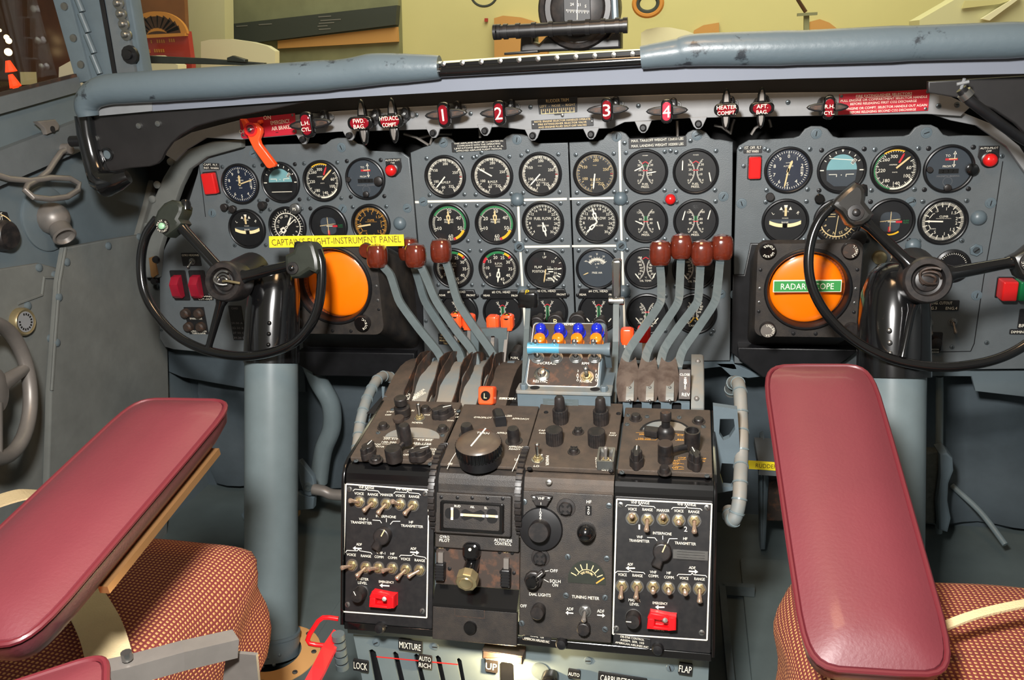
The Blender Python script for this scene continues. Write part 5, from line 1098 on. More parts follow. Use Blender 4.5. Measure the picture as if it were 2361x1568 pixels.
# ================================================================ CENTRE PEDESTAL
TH = .158
P0 = atz(1220, 1085, 1.15)
TOP = Frame(P0, (1, 0, 0), (0, cos(TH), sin(TH)))
P1 = P0+Vector((0, -.012, -.02))
FACE = Frame(P1, (1, 0, 0), (0, sin(pit), cos(pit)))
XL, XA, XB, XC, XR = -.470, -.338, -.217, -.090, .039
YZ = lambda pts, x0, x1, mt, b=None, bev=0: (b or MB()).prism([(p[0], p[1]) for p in pts], x0, x1, mt, bev, T=Matrix(((0, 0, 1, 0), (1, 0, 0, 0), (0, 1, 0, 0), (0, 0, 0, 1))))
ped = thing('center_pedestal', 'centre pedestal with grey lower body and black radio console sides', 'pedestal', TR(0, 0, 0))
part('body', YZ([(1.02, .0), (1.0, .20), (1.0, .236), (.962, .258), (1.012, .42), (1.03, .452), (1.17, .474), (1.44, .474), (1.44, 0)], XL+.012, XR-.012, 'steel_grey_paint'), ped)
for i, (x0, x1) in enumerate(((XL-.004, XL), (XR, XR+.004))):
    part('side_plate', YZ([(1.175, .494), (1.02, .470), (1.006, .465), (.997, .455), (.990, .440), (.930, .252), (.945, .240), (1.0, .27), (1.175, .30)], x0, x1, 'black_gloss', bev=.001), ped)
for x0, x1, mt in ((XL, XA, 'black_gloss'), (XA, XB, 'radio_black'), (XB, XC, 'radio_dusty'), (XC, XR, 'black_gloss')):
    part('console_nose', YZ([(1.03, .4655), (1.014, .4635), (1.006, .4605), (1.0015, .4555), (.998, .448), (.996, .4405), (1.012, .436), (1.03, .45)], x0+.0008, x1-.0008, mt), ped)
k = Kit(FACE, 1265, 1113); part('screw', scr(.0045, 'chrome', .002), ped, TR(*at(1265, 1112, .9975)) @ RX(60))
def unit(name, label, cat, frame, x0, y0, x1, y1, t, mt, bev=.0012, rad_=.002):
    F2 = Frame(frame.o+frame.n*t, frame.x, frame.y); r = thing(name, label, cat, F2.base())
    part('face_plate', MB().prism(rrect(x0-P0.x, y0, x1-P0.x, y1, rad_), -t+.0004, 0, mt, bev), r)
    return F2, r
class U:     # panel unit: px placed controls, local frame origin = frame origin
    def __init__(s, F, r, sx): s.F = F; s.r = r; s.s = sx
    def p(s, px, py): return s.F.uv(px, py)
    def t(s, b, t, px, py, h, mt='mark_white', w=None, rot=0): x, y = s.p(px, py); b.text(t, x, y, h*s.s, .0003, mt, w*s.s if w else None, rot)
    def l(s, b, pts, w=1.6, mt='mark_white', z=.0003):
        for a, c in zip(pts, pts[1:]): b.line(*s.p(*a), *s.p(*c), w*s.s, z, mt)
    def at(s, px, py, z=0): return TR(*s.p(px, py), z)
    def scr(s, L, mt='screw_dark', r=.0036):
        me = scr(r, mt, .0016).mesh('screw')
        for q in L: part('screw', None, s.r, s.at(*q) @ RZ(random.uniform(0, 180)), mesh=me)
    def lamp(s, px, py, r=9, h=.007, mt='knob_black', cut=False):
        b = MB(); q = r*s.s; b.lathe([(q*1.45, 0), (q*1.4, .001), (q, .0012), (q, h*.8), (q*.85, h), (0, h)], mt, 24)
        if cut:
            for i in range(4): b.box(q*.35, q*1.02, -q*.14, q*.14, h-.0005, h+.0006, 'void_black', RZ(45+90*i))
        part('panel_lamp', b, s.r, s.at(px, py))
    def knob(s, px, py, r, h, mt='knob_black', flute=0, ptr=None, top=None, name='knob', skirt=1, label=None, line='mark_white'):
        b = MB(); q = r*s.s
        if flute:
            pl = []
            for i in range(flute*2): a = pi*i/flute; rr = q*(1 if i % 2 else .94); pl.append((rr*cos(a), rr*sin(a)))
            b.prism(pl, 0, h, mt, .0012)
        elif ptr is not None:
            pl = []
            for i in range(28):
                a = 2*pi*i/28; c = math.cos(a-pi/2); rr = q*(1+ (.42*max(0, (abs(c)-.80)/.2)))
                pl.append((rr*cos(a), rr*sin(a)))
            b.prism(pl, 0, h*.55, mt, .001, RZ(-ptr)); b.prism(rrect(-q*.42, -q*1.32, q*.42, q*1.25, q*.3), h*.5, h, mt, .0012, RZ(-ptr)); b.lathe([(q*.82, h*.5), (q*.78, h*.93), (q*.7, h*.97), (0, h*.97)], mt, 24)
            b.box(-q*.05, q*.05, q*.1, q*1.15, h, h+.0003, line, RZ(-ptr))
        else: b.lathe([(q*skirt, 0), (q*skirt, h*.2), (q, h*.26), (q*.97, h*.9), (q*.88, h), (0, h)], mt, 28)
        if top: b.lathe([(q*.8, h), (q*.78, h+.0004), (0, h+.0005)], top, 24)
        return part(name, b, s.r, s.at(px, py), label)
def audio(r, F, u, t1, t2, txt1, rot, knobp, guard, lvl, dx):
    b = MB(); return b
# ---- audio selector panels
for side in (0, 1):
    F, r = unit('audio_selector_panel', ('left audio selector panel of toggle switches, white framed, below the TURN knob side', 'right audio selector panel of toggle switches with a serial plate')[side], 'control panel', FACE, (XL+.001, XC+.001)[side], -.203, (XA-.001, XR-.001)[side], -.004, .004, 'audio_black')
    r['group'] = 'audio selector panels'; u = U(F, r, FACE.sc(1220, 1300)); s = u.s
    b = MB()
    fr = [[(798, 1116), (989, 1130), (984, 1424), (789, 1410)], [(1422, 1151), (1641, 1162), (1630, 1476), (1413, 1462)]][side]
    u.l(b, fr+[fr[0]], 3, 'stripe_white'); part('frame_line', b, r, label='white border line')
    b = MB()
    if side == 0:
        for t, x, y, h, w in (('VHF RANGE', 845, 1124, 6, 38), ('VHF RANGE', 931, 1128, 6, 40), ('VOICE', 828, 1138, 6, 23), ('RANGE', 860, 1140, 6, 25), ('MARKER', 892, 1141, 6, 31), ('VOICE', 923, 1143, 6, 23), ('RANGE', 955, 1145, 6, 25),
             ('INTERPHONE', 890, 1191, 6, 49), ('VHF-1', 838, 1197, 6, 22), ('TRANSMITTER', 833, 1205, 6, 53), ('HF', 948, 1204, 6, 10), ('TRANSMITTER', 950, 1213, 6, 54), ('ADF', 828, 1255, 6, 14), ('ADF', 953, 1265, 6, 14), ('VOICE', 810, 1279, 6, 23), ('RANGE', 844, 1282, 6, 25),
             ('VHF-1', 878, 1275, 6, 22), ('COMM', 874, 1284, 6, 22), ('HF', 905, 1277, 6, 10), ('COMM', 905, 1286, 6, 22), ('VOICE', 935, 1289, 6, 23), ('RANGE', 968, 1292, 6, 25), ('MASTER', 836, 1335, 6, 30), ('LEVEL', 836, 1344, 6, 23), ('EMERGENCY', 891, 1342, 5.5, 37), ('NORMAL', 887, 1400, 5.5, 30), ('2', 937, 1187, 6, None)): u.t(b, t, x, y, h, w=w)
        for P in ([(814, 1132), (818, 1128), (842, 1130), (845, 1126), (848, 1130), (872, 1132), (876, 1138)], [(908, 1138), (912, 1134), (937, 1136), (940, 1132), (943, 1136), (966, 1138), (970, 1142)],
                  [(797, 1274), (800, 1269), (824, 1270), (827, 1266), (830, 1270), (855, 1274), (858, 1278)], [(921, 1284), (924, 1280), (949, 1281), (953, 1277), (957, 1281), (980, 1285), (983, 1289)],
                  [(859, 1199), (876, 1200), (880, 1206)], [(891, 1195), (891, 1204)], [(923, 1202), (906, 1202), (900, 1209)]): u.l(b, P, 1.4)
        for a, c, d in (((834, 1265), (820, 1264), -1), ((898, 1351), (882, 1350), -1), ((946, 1273), (960, 1274), 1)): u.l(b, [a, c], 3); x, y = u.p(*c); b.poly([(x, y+5*s), (x, y-5*s), (x+d*7*s, y)], .0004, 'mark_white')
        T1 = [(829, 1157, 300, 32), (860, 1159, 222, 46), (891, 1162, 215, 50), (923, 1163, 318, 34), (953, 1165, 220, 50)]
        T2 = [(812, 1303, 270, 30), (844, 1308, 222, 46), (873, 1309, 283, 34), (905, 1310, 272, 32), (936, 1313, 222, 50), (968, 1314, 240, 66)]
        kn, lv, gd, sc_ = (886, 1233, 20, 28), (834, 1366, 15), (888, 1377), ((806, 1128), (981, 1138), (801.5, 1394), (974, 1409)); st = (882, 1442)
    else:
        for t, x, y, h, w in (('VHF RANGE', 1476, 1159, 6, 40), ('VHF RANGE', 1583, 1163, 6, 40), ('VOICE', 1458, 1174, 6, 19), ('RANGE', 1493, 1175, 6, 22), ('MARKER', 1529, 1177, 6, 27), ('VOICE', 1565, 1178, 6, 20), ('RANGE', 1600, 1180, 6, 23), ('1', 1474, 1215, 11, 3.5), ('2', 1581, 1220, 11, None),
             ('INTERPHONE', 1527, 1230, 6, 40), ('VHF', 1475, 1238, 6, 13), ('TRANSMITTER', 1474, 1247, 6, 44), ('HF', 1580, 1242, 6, 9), ('TRANSMITTER', 1580, 1253, 6, 45), ('ADF', 1453, 1301, 6, 12), ('ADF', 1596, 1309, 6, 14), ('VOICE', 1435, 1325, 6, 19), ('RANGE', 1470, 1327, 6, 22), ('VHF', 1506, 1319, 6, 14), ('COMM.', 1507, 1328, 6, 22),
             ('HF', 1542, 1321, 6, 9), ('COMM.', 1543, 1331, 6, 22), ('VOICE', 1577, 1333, 6, 19), ('RANGE', 1613, 1335, 6, 22), ('MASTER', 1463, 1384, 6, 26), ('LEVEL', 1463, 1393, 6, 20), ('EMERGENCY', 1522, 1391, 5.5, 32), ('NORMAL', 1520, 1452, 5.5, 22)): u.t(b, t, x, y, h, w=w)
        for P in ([(1442, 1168), (1446, 1164), (1473, 1166), (1476, 1162), (1479, 1166), (1508, 1168), (1511, 1172)], [(1548, 1174), (1552, 1170), (1580, 1171), (1583, 1167), (1586, 1171), (1615, 1173), (1619, 1177)],
                  [(1419, 1321), (1423, 1317), (1450, 1318), (1453, 1314), (1456, 1318), (1484, 1320), (1487, 1324)], [(1561, 1328), (1564, 1324), (1593, 1325), (1596, 1321), (1599, 1325), (1627, 1327), (1630, 1331)],
                  [(1492, 1239), (1510, 1240), (1515, 1247)], [(1528, 1235), (1528, 1244)], [(1562, 1242), (1543, 1242), (1537, 1258)]): u.l(b, P, 1.4)
        for a, c, d in (((1464, 1310), (1450, 1310), -1), ((1532, 1400), (1518, 1400), -1), ((1588, 1317), (1602, 1318), 1)): u.l(b, [a, c], 3); x, y = u.p(*c); b.poly([(x, y+5*s), (x, y-5*s), (x+d*7*s, y)], .0004, 'mark_white')
        T1 = [(1458, 1195, 0, 24), (1493, 1198, 183, 42), (1529, 1197, 0, 26), (1565, 1200, 10, 4), (1601, 1201, 180, 44)]
        T2 = [(1434, 1351, 182, 44), (1469, 1352, 182, 40), (1506, 1353, 150, 4), (1541, 1356, 90, 4), (1578, 1357, 120, 5), (1613, 1358, 180, 50)]
        kn, lv, gd, sc_ = (1527, 1269, 20, 22), (1461, 1423, 16), (1526, 1425), ((1431, 1164), (1630, 1171), (1421, 1449), (1618, 1459)); st = (1517, 1487)
    part('lettering', b, r); u.scr(sc_, 'steel', .0042)
    for x, y, a, l in T1+T2: toggle(r, u.at(x, y), a, l, .0175, .0074, 'brass', 'copper_nickel')
    x, y, q, an = kn; b = MB(); q *= s; b.prism([(q*cos(rad(a)), q*sin(rad(a))) for a in range(-60, 241, 15)]+[(-q*.55, -q*1.75), (q*.55, -q*1.75)], 0, .014, 'knob_black', .002); b.box(-q*.06, q*.06, q*.1, q*.98, .014, .0144, 'mark_cream'); part('rotary_selector', b, r, u.at(x, y) @ RZ(-an))
    b = MB(); q = lv[2]*s; b.lathe([(q*1.1, 0), (q*1.08, .003), (q, .004), (q, .018), (q*.9, .02), (0, .02)], 'knob_black', 28); b.lathe([(q*1.14, 0), (q*1.12, .0016), (q, .0018)], 'steel', 28, cap=False); b.box(-q*.9, -q*.2, -q*.05, q*.05, .02, .0203, 'mark_white', RZ(-60 if side == 0 else 0)); part('level_knob', b, r, u.at(lv[0], lv[1]))
    g = MB(); w = 32*s; h = 19*s
    g.prism([(-w, -h), (w*.6, -h), (w, -h*.8), (w, h*.75), (w*.6, h*.75), (-w*.78, h), (-w*.9, h*.3)], .0, .004, 'red_enamel', .001)
    g.prism([(-w*.95, h*.25), (w*.55, h*.05), (w*.55, h*.75), (-w*.75, h)], .004, .016, 'red_enamel', .002)
    g.prism([(w*.45, -h*.95), (w*.98, -h*.8), (w*.98, h*.7), (w*.45, h*.75)], .004, .018, 'red_enamel', .002); g.prism([(-w*.98, -h), (w*.5, -h), (w*.5, -h*.62), (-w*.9, -h*.5)], .004, .015, 'red_enamel', .002); g.prism([(-w*.98, -h), (-w*.45, -h*.9), (-w*.45, h*.3), (-w*.92, h*.3)], .004, .015, 'red_enamel', .002)
    gg = part('guard', g, r, u.at(*gd)); part('switch_lever', MB(RX(-20) @ RY(15)).lathe([(.003, 0), (.0025, .006), (.004, .013), (.003, .0155), (0, .016)], 'worn_metal', 12), gg, TR(.001, -.002, .003))
    if side:
        b = MB(); x0, y0 = u.p(1552, 1265); x1, y1 = u.p(1632, 1296); b.box(x0, x1, y1+.002, y0-.001, 0, .0008, 'steel')
        for i in range(4): b.box(x0+.005, x1-.004, y0-.0035-i*.0035, y0-.0028-i*.0035, .0008, .001, 'ink_black')
        part('serial_plate', b, r, label='pale worn serial plate')
for x, y, lb in ((882, 1442, 'small black stud under the left audio panel'), (1517, 1490, 'small black stud under the right audio panel'), (1297, 1478, 'small black stud under the radio tuning panel')):
    k = Kit(FACE, x, y, -.003); r = thing('stud_knob', lb, 'stud', k.M, 'black studs on the console lower edge'); part('stud', MB().lathe([(.006, 0), (.008, .003), (.008, .012), (.006, .016), (0, .017)], 'black_paint', 14), r)
def sticker(label, x0, y0, x1, y1, lines):
    k, r = placard('serial_sticker', label, x0, y0, x1, y1, lines, 'audio_black', 'mark_white', FACE, .0045, .0008, tilt=-4, cat='sticker', hs=.6); return r
# filler strips (bottom lips) of the console
part('bottom_lip', MB(FACE.base()).prism(rrect(XL-P0.x, -.214, XR-P0.x, -.2035, .002), -.006, .003, 'black_gloss', .001), ped)
# ---- gyropilot: top and face
F, r = unit('autopilot_controller', 'brown-black autopilot top panel with the big TURN knob', 'control panel', TOP, XA+.001, .0, XB-.001, .158, .004, 'radio_dusty')
u = U(F, r, TOP.sc(1130, 1040)); b = MB()
for t, x, y, h, w in (('GYROPILOT', 1113, 963, 7, 44), ('APPROACH', 1200, 966, 7, 40), ('LOCALIZER', 1165, 959, 7, 34), ('APPROACH', 1165, 999, 7, 40), ('APPROACH', 1192, 1031, 7, 38), ('READY', 1187, 1036, 6, 26), ('DOWN', 1038, 1070, 8, 10), ('UP', 1192, 1060, 8, 10)): u.t(b, t, x, y, h, w=w)
u.l(b, [(1031, 1082), (1040, 1062), (1056, 1037)], 1.4); u.l(b, [(1198, 1048), (1190, 1068), (1181, 1087)], 1.4); part('lettering', b, r)
kb = u.knob(1109, 1062, 50, .0, 'knob_black') if 0 else None
b = MB(); q = 52*u.s; b.lathe([(q*.92, 0), (q*.94, .012), (q*.94, .016)], 'black_paint', 40)
pl = []
for i in range(40):
    for j, rr in ((0, 1.0), (.35, 1.0), (.5, .955), (.85, .955)): a = 2*pi*(i+j)/40; pl.append((q*rr*cos(a), q*rr*sin(a)))
b.prism(pl, .016, .031, 'black_gloss', .001)
b.lathe([(q*.97, .031), (q*.9, .034), (q*.6, .037), (0, .0385)], 'dome_dusty', 40); tk = part('turn_knob', b, r, u.at(1108, 1063))
b = MB(RZ(-14)); b.box(-.0009, .0009, -q*.62, q*.75, .0380, .0392, 'mark_white'); b.text('TURN', .002, .012, .0042, .0394, 'mark_white', .018, 10); part('marking', b, tk)
u.lamp(1078, 1003, 14, .018); u.lamp(1185, 1017, 14, .022)
b = MB(); b.prism([(-.007, -.010), (.009, -.012), (.007, .012), (-.002, .018), (-.008, .012)], 0, .018, 'black_paint', .003); part('selector', b, r, u.at(1152, 975) @ RZ(20))
# face of gyropilot
F, r = unit('trim_indicator_panel', 'black autopilot trim panel with RUD, AIL and EL indicators', 'control panel', FACE, XA+.001, -.0885, XB-.001, -.003, .003, 'radio_black')
u = U(F, r, FACE.sc(1095, 1200)); s = u.s
b = MB(); x0, y0 = u.p(1005, 1226); x1, y1 = u.p(1182, 1142); b.prism(rrect(x0, y0, x1, y1, .003), 0, .008, 'radio_black', .002); part('indicator_case', b, r)
x0, y0 = u.p(1018, 1220); x1, y1 = u.p(1166, 1158); b = MB(); b.prism(rrect(x0, y0, x1, y1, .004), .008, .011, 'black_gloss', .002); b.prism(rrect(x0+.006, y0+.005, x1-.006, y1-.004, .002), .011, .0115, 'radio_black'); part('window_frame', b, r)
b = MB()
for x, y, w, h, rt in ((1048, 1180, 17, 12, 0), (1095, 1184, 26, 12, 0), (1139, 1186, 12, 16, 0)):
    px, py = u.p(x, y)
    if w < 26: b.prism(rrect(px-w*s, py-h*s, px+w*s, py+h*s, 10*s), .0115, .0118, 'void_black')
    else: b.prism([(px-26*s, py-8*s), (px-18*s, py-13*s), (px, py-6*s), (px+18*s, py-13*s), (px+26*s, py-8*s), (px+26*s, py+8*s), (px+18*s, py+13*s), (px, py+6*s), (px-18*s, py+13*s), (px-26*s, py+8*s)], .0115, .0118, 'void_black')
part('slots', b, r)
for x, y, w, h in ((1048, 1180, 2.6, 11), (1095, 1184, 25, 2.6), (1139, 1186, 11, 2.6)):
    px, py = u.p(x, y); b = MB(); b.box(px-w*s, px+w*s, py-h*s, py+h*s, .0119, .0125, 'mark_cream')
    for sg in (-1, 1):
        ex, ey = (px, py+sg*h*s) if h > w else (px+sg*w*s, py); b.box(ex-2.8*s, ex+2.8*s, ey-2.8*s, ey+2.8*s, .0125, .013, 'mark_white')
    part('indicator_bar', b, r)
b = MB(); 
for t, x, y in (('RUD', 1060, 1163), ('AIL', 1094, 1165), ('EL', 1125, 1167)): px, py = u.p(x, y); b.text(t, px, py, 5*s, .012, 'mark_white', None)
for t, x, y, w in (('GYRO', 1025, 1238, 22), ('PILOT', 1025, 1246, 24), ('ALTITUDE', 1160, 1246, 41), ('CONTROL', 1160, 1254, 38)): u.t(b, t, x, y, 6.5, w=w)
part('lettering', b, r)
for i, x in enumerate((1021, 1058, 1092, 1127, 1162)):
    for y in (1144+i*.8, 1217+i*1.4): part('screw', scr(.0026, 'screw_dark', .0012), r, u.at(x, y, .008))
F2 = Frame(FACE.o-FACE.n*.006, FACE.x, FACE.y)
r = thing('switch_bracket', 'worn brown plate with two tab switches and a knurled brass knob', 'control panel', F2.base()); u = U(F2, r, s)
x0, y0 = u.p(992, 1334); x1, y1 = u.p(1196, 1260); part('face_plate', MB().prism(rrect(XA+.001-P0.x, -.141, XB-.001-P0.x, -.089, .001), 0, .003, 'rubber_brown', .0005), r)
b = MB()
for t, x, y in (('ON', 1018, 1261), ('ON', 1167, 1271)): px, py = u.p(x, y); b.text(t, px, py, 5*s, .0033, 'mark_cream')
part('lettering', b, r)
for x, y in ((1020, 1300), (1170, 1314)):
    b = MB(); b.box(-.0035, .0035, .004, .018, .003, .010, 'worn_metal'); b.prism(rrect(-.0065, -.02, .0065, .004, .002), .003, .016, 'black_paint', .002)
    for j in range(5): b.box(-.0065, .0065, -.018+j*.004, -.0165+j*.004, .016, .0166, 'void_black')
    part('tab_switch', b, r, u.at(x, y))
for x, y in ((1006, 1262), (1033, 1264), (1153, 1272), (1182, 1274), (1038, 1310), (1186, 1320), (1157, 1318)): part('screw', scr(.0028, 'screw_dark', .0012), r, u.at(x, y, .003))
b = MB(); b.prism(rrect(-.012, -.008, .012, .016, .008), .003, .02, 'black_gloss', .004); b.lathe([(.002, .02), (.002, .0215), (0, .0218)], 'mark_white', 12, TR(0, .008, 0)); part('knob_bracket', b, r, u.at(1092, 1272))
b = MB(RX(28)); pl = [(.0155*(1 if i % 2 else .93)*cos(pi*i/9), .0155*(1 if i % 2 else .93)*sin(pi*i/9)) for i in range(18)]; b.lathe([(.010, 0), (.010, .032)], 'black_gloss', 20); b.prism(pl, .032, .046, 'brass', .002); b.lathe([(.010, .046), (.009, .0475), (.0075, .0465), (0, .0465)], 'brass', 24); part('knurled_knob', b, r, u.at(1092, 1290))
r = thing('console_tray', 'black sloping ledge and blank plate with a round cap below the brass knob', 'panel', FACE.base()); u = U(FACE, r, s)
x0, y0 = u.p(994, 1365); b = MB(); T = Matrix(((0, 0, 1, 0), (1, 0, 0, 0), (0, 1, 0, 0), (0, 0, 0, 1)))
a0 = -.1415; b.prism([(a0, -.004), (a0-.022, .012), (a0-.026, .012), (a0-.026, -.004)], XA+.001-P0.x, XB-.001-P0.x, 'black_gloss', T=Matrix(((0, 0, 1, 0), (1, 0, 0, 0), (0, 1, 0, 0), (0, 0, 0, 1)))); part('ledge', b, r)
part('blank_plate', MB().prism(rrect(XA+.001-P0.x, -.214, XB-.001-P0.x, a0-.0265, .001), .0, .010, 'radio_black', .001), r)
b = MB(); x0, y0 = u.p(1087, 1404); w, h = 34*s, 13*s
for a in ((-w, -h, w, -h), (w, -h, w, h), (w, h, -w, h), (-w, h, -w, -h)): b.line(x0+a[0], y0+a[1], x0+a[2], y0+a[3], .0012, .0103, 'rubber_brown')
part('embossed_line', b, r)
part('round_cap', MB().lathe([(.0092, .010), (.0092, .013), (.008, .015), (0, .0155)], 'black_gloss', 24), r, u.at(1089, 1441))
# thumb wheels
for x, lb in ((XA, 'left serrated black trim wheel between the console bays'), (XB, 'right serrated black trim wheel beside the radio tuning panel')):
    r = thing('trim_wheel', lb, 'wheel', TR(x, 1.036, .418), 'serrated trim wheels'); b = MB(RY(90)); pl = []
    for i in range(44):
        for j, rr in ((0, .0665), (.5, .0665), (.55, .063), (.95, .063)): a = 2*pi*(i+j)/44; pl.append((rr*cos(a), rr*sin(a)))
    b.prism(pl, -.0045, .0045, 'knob_black', .0006); part('disc', b, r); b = MB(RY(90)); b.lathe([(.058, .0045), (.057, .0052), (0, .0052)], 'void_black', 36); part('side_face', b, r)
# ---- radio tuning bay
F, r = unit('radio_top_panel', 'dusty black radio top panel with four upright knobs and two toggles', 'control panel', TOP, XB+.001, .0, XC-.001, .168, .007, 'radio_dusty')
u = U(F, r, TOP.sc(1320, 1030)); s = u.s
for x, y in ((1293, 972), (1386, 975)): u.knob(x, y, 18.5, .022, flute=20, name='knob'); b = MB(); q = 14*s; b.lathe([(q, .022), (q*.95, .026), (q*.82, .040), (q*.6, .043), (0, .043)], 'knob_black', 24); part('upper_knob', b, kids(r)[-1] if 0 else r, u.at(x, y))
for x, y in ((1279, 1020), (1376, 1024)): u.knob(x, y, 20, .022, flute=26)
u.lamp(1333, 997, 10, .006, cut=True); u.lamp(1323, 1042, 10, .006, cut=True)
toggle(r, u.at(1240, 1060), 8, 6, .022, .0072, 'brass', 'chrome')
b = MB(); b.holed(rrect(-.011, -.017, .012, .017, .002), [rrect(-.0085, -.0145, .0095, .0145, .001)], 0, .014, 'steel'); part('switch_guard', b, r, u.at(1397, 1067)); toggle(r, u.at(1397, 1066), 0, 6, .020, .0066, 'brass', 'worn_metal')
b = MB()
for t, x, y, h in (("CAPT.", 1253, 993, 6), ('NAV', 1252, 999, 6), ('F/O', 1413, 999, 6), ('NAV', 1413, 1004, 6), ('HI', 1247, 1049, 6), ('LO', 1237, 1075, 7), ('OFF', 1396, 1084, 7)): u.t(b, t, x, y, h)
u.t(b, 'MARKER', 1262, 1062, 7, rot=-82); u.t(b, 'RECORD', 1377, 1067, 7, rot=-82); part('lettering', b, r); u.scr([(1259, 951), (1426, 954), (1221, 1081), (1409, 1086)])
F, r = unit('radio_tuning_panel', 'black radio tuning panel with large VHF dial and semicircular tuning meter', 'control panel', FACE, XB+.001, -.200, XC-.001, -.003, .006, 'radio_black')
u = U(F, r, FACE.sc(1310, 1300)); s = u.s
b = MB(); q = 50*s; b.lathe([(q, 0), (q, .004), (q*.96, .006), (q*.55, .008)], 'black_paint', 48); dl = part('tuning_dial', b, r, u.at(1248, 1219)); b = MB(); b.lathe([(q*.55, .008), (q*.54, .012), (0, .012)], 'rubber_brown', 40)
b = MB(); b.lathe([(25*s, .008), (24*s, .022), (22*s, .024), (0, .024)], 'knob_black', 32); part('inner_knob', b, dl)
b = MB()
for i, ch in enumerate('1098'): b.text(ch, 0, q*(.92-.14*i), .0045, .0085, 'mark_white')
part('digits', b, dl)
b = MB(); b.prism([(-25*s, 12*s), (0, 15*s), (25*s, 12*s), (13*s, -10*s), (-13*s, -10*s)], .0, .0095, 'knob_black', .001); b.text('VHF', 0, 8*s, 6*s, .0098, 'mark_white'); b.text('1', 0, -4*s, 6*s, .0098, 'mark_white'); g = part('pointer_plate', b, r, u.at(1250, 1154))
for x in (-17, 17): part('screw', scr(.003, 'steel', .0012), g, TR(x*s, 7*s, .0095))
u.lamp(1305, 1171, 15, .008, cut=True); u.lamp(1246, 1286, 15, .007, cut=True)
b = MB(); x0, y0 = u.p(1357, 1177); b.prism(rrect(x0-7*s, y0-11*s, x0+7*s, y0+11*s, .001), 0, .0006, 'void_black'); b.text('2', x0, y0+5*s, 8*s, .001, 'mark_white'); b.text('0', x0, y0-5*s, 8*s, .001, 'mark_white'); part('hf_window', b, r)
b = MB(); q = 21*s; b.lathe([(q, 0), (q, .010), (q*.95, .014), (q*.8, .02), (q*.5, .0235), (0, .025)], 'black_gloss', 32); part('knob', b, r, u.at(1353, 1224))
b = MB(); q = 20*s; b.prism(ngon(q*1.05, 10), 0, .009, 'knob_black', .002); b.prism([(-q*.35, 0), (q*.35, 0), (q*.3, q*1.6), (-q*.3, q*1.6)], 0, .010, 'knob_black', .001, RZ(-48)); b.lathe([(q*.78, .009), (q*.75, .018), (q*.6, .022), (0, .023)], 'black_gloss', 24); b.box(-.0004, .0004, q*.8, q*1.5, .010, .0105, 'mark_white', RZ(-48)); part('squelch_knob', b, r, u.at(1231, 1335))
b = MB(); q = 43*s; pts = [(q*cos(rad(a)), q*sin(rad(a))) for a in range(0, 181, 9)]+[(-q, -q*.22), (q, -q*.22)]
b.prism(pts, 0, .001, 'olive_grip')
for a in (25, 47, 68, 90, 112, 133, 155): b.line(q*.60*cos(rad(a)), q*.6*sin(rad(a))-.002, q*.92*cos(rad(a)), q*.92*sin(rad(a))-.002, .0012, .0013, 'mark_cream')
b.arc(q*.52, q*.55, -65, 65, .0013, 'mark_cream'); b.line(q*.5, -q*.16, q*.92, q*.16, .0018, .0014, 'mark_gold')
for i, ch in enumerate('TUNE FOR MAX'): a = -44+i*8; x, y = clk(a, q*.40); b.text(ch, x, y, .0030, .0013, 'mark_cream', None, -a)
part('tuning_meter', b, r, u.at(1353, 1336))
b = MB(); 
for t, x, y, h, w in (('HF', 1358, 1157, 7, 11), ('OFF', 1277, 1316, 7, 18), ('SQLH', 1280, 1340, 7, 25), ('ON', 1280, 1349, 7, 13), ('DIAL LIGHTS', 1245, 1371, 7, 50), ('OFF', 1207, 1397, 7, 15), ('TUNING METER', 1350, 1377.6, 7, 62), ('ADF', 1314, 1404, 7, 16), ('ADF', 1385, 1409, 7, 16)): u.t(b, t, x, y, h, w=w)
u.l(b, [(1257, 1317), (1265, 1316)], 1.2); u.l(b, [(1254, 1336), (1265, 1342)], 1.2)
for a, c, d in (((1322, 1414), (1310, 1413), -1), ((1377, 1418), (1389, 1419), 1)): u.l(b, [a, c], 2.6); x, y = u.p(*c); b.poly([(x, y+5*s), (x, y-5*s), (x+d*6*s, y)], .0004, 'mark_white')
part('lettering', b, r)
u.knob(1243, 1405, 16, .018); toggle(r, u.at(1349, 1409), 178, 30, .016, .0068, 'steel', 'worn_metal'); u.knob(1347, 1446, 15, .012, flute=14)
u.scr([(1209, 1157), (1404, 1166), (1309, 1284), (1399, 1288), (1305, 1373), (1395, 1378), (1203, 1437), (1395, 1451)], 'screw_grey', .0042)
sticker('white serial sticker with airline name under the radio tuning panel', 1206, 1453, 1271, 1480, ['PAN 1636', 'SERIAL  155', 'AMERICAN AIRLINES INC'])
sticker('white serial sticker DB-5760 CONTROL under the right audio panel', 1415, 1467, 1500, 1490, ['DB-5760 CONTROL', 'ASSEM. SER. 103', 'AMERICAN AIRLINES INC'])
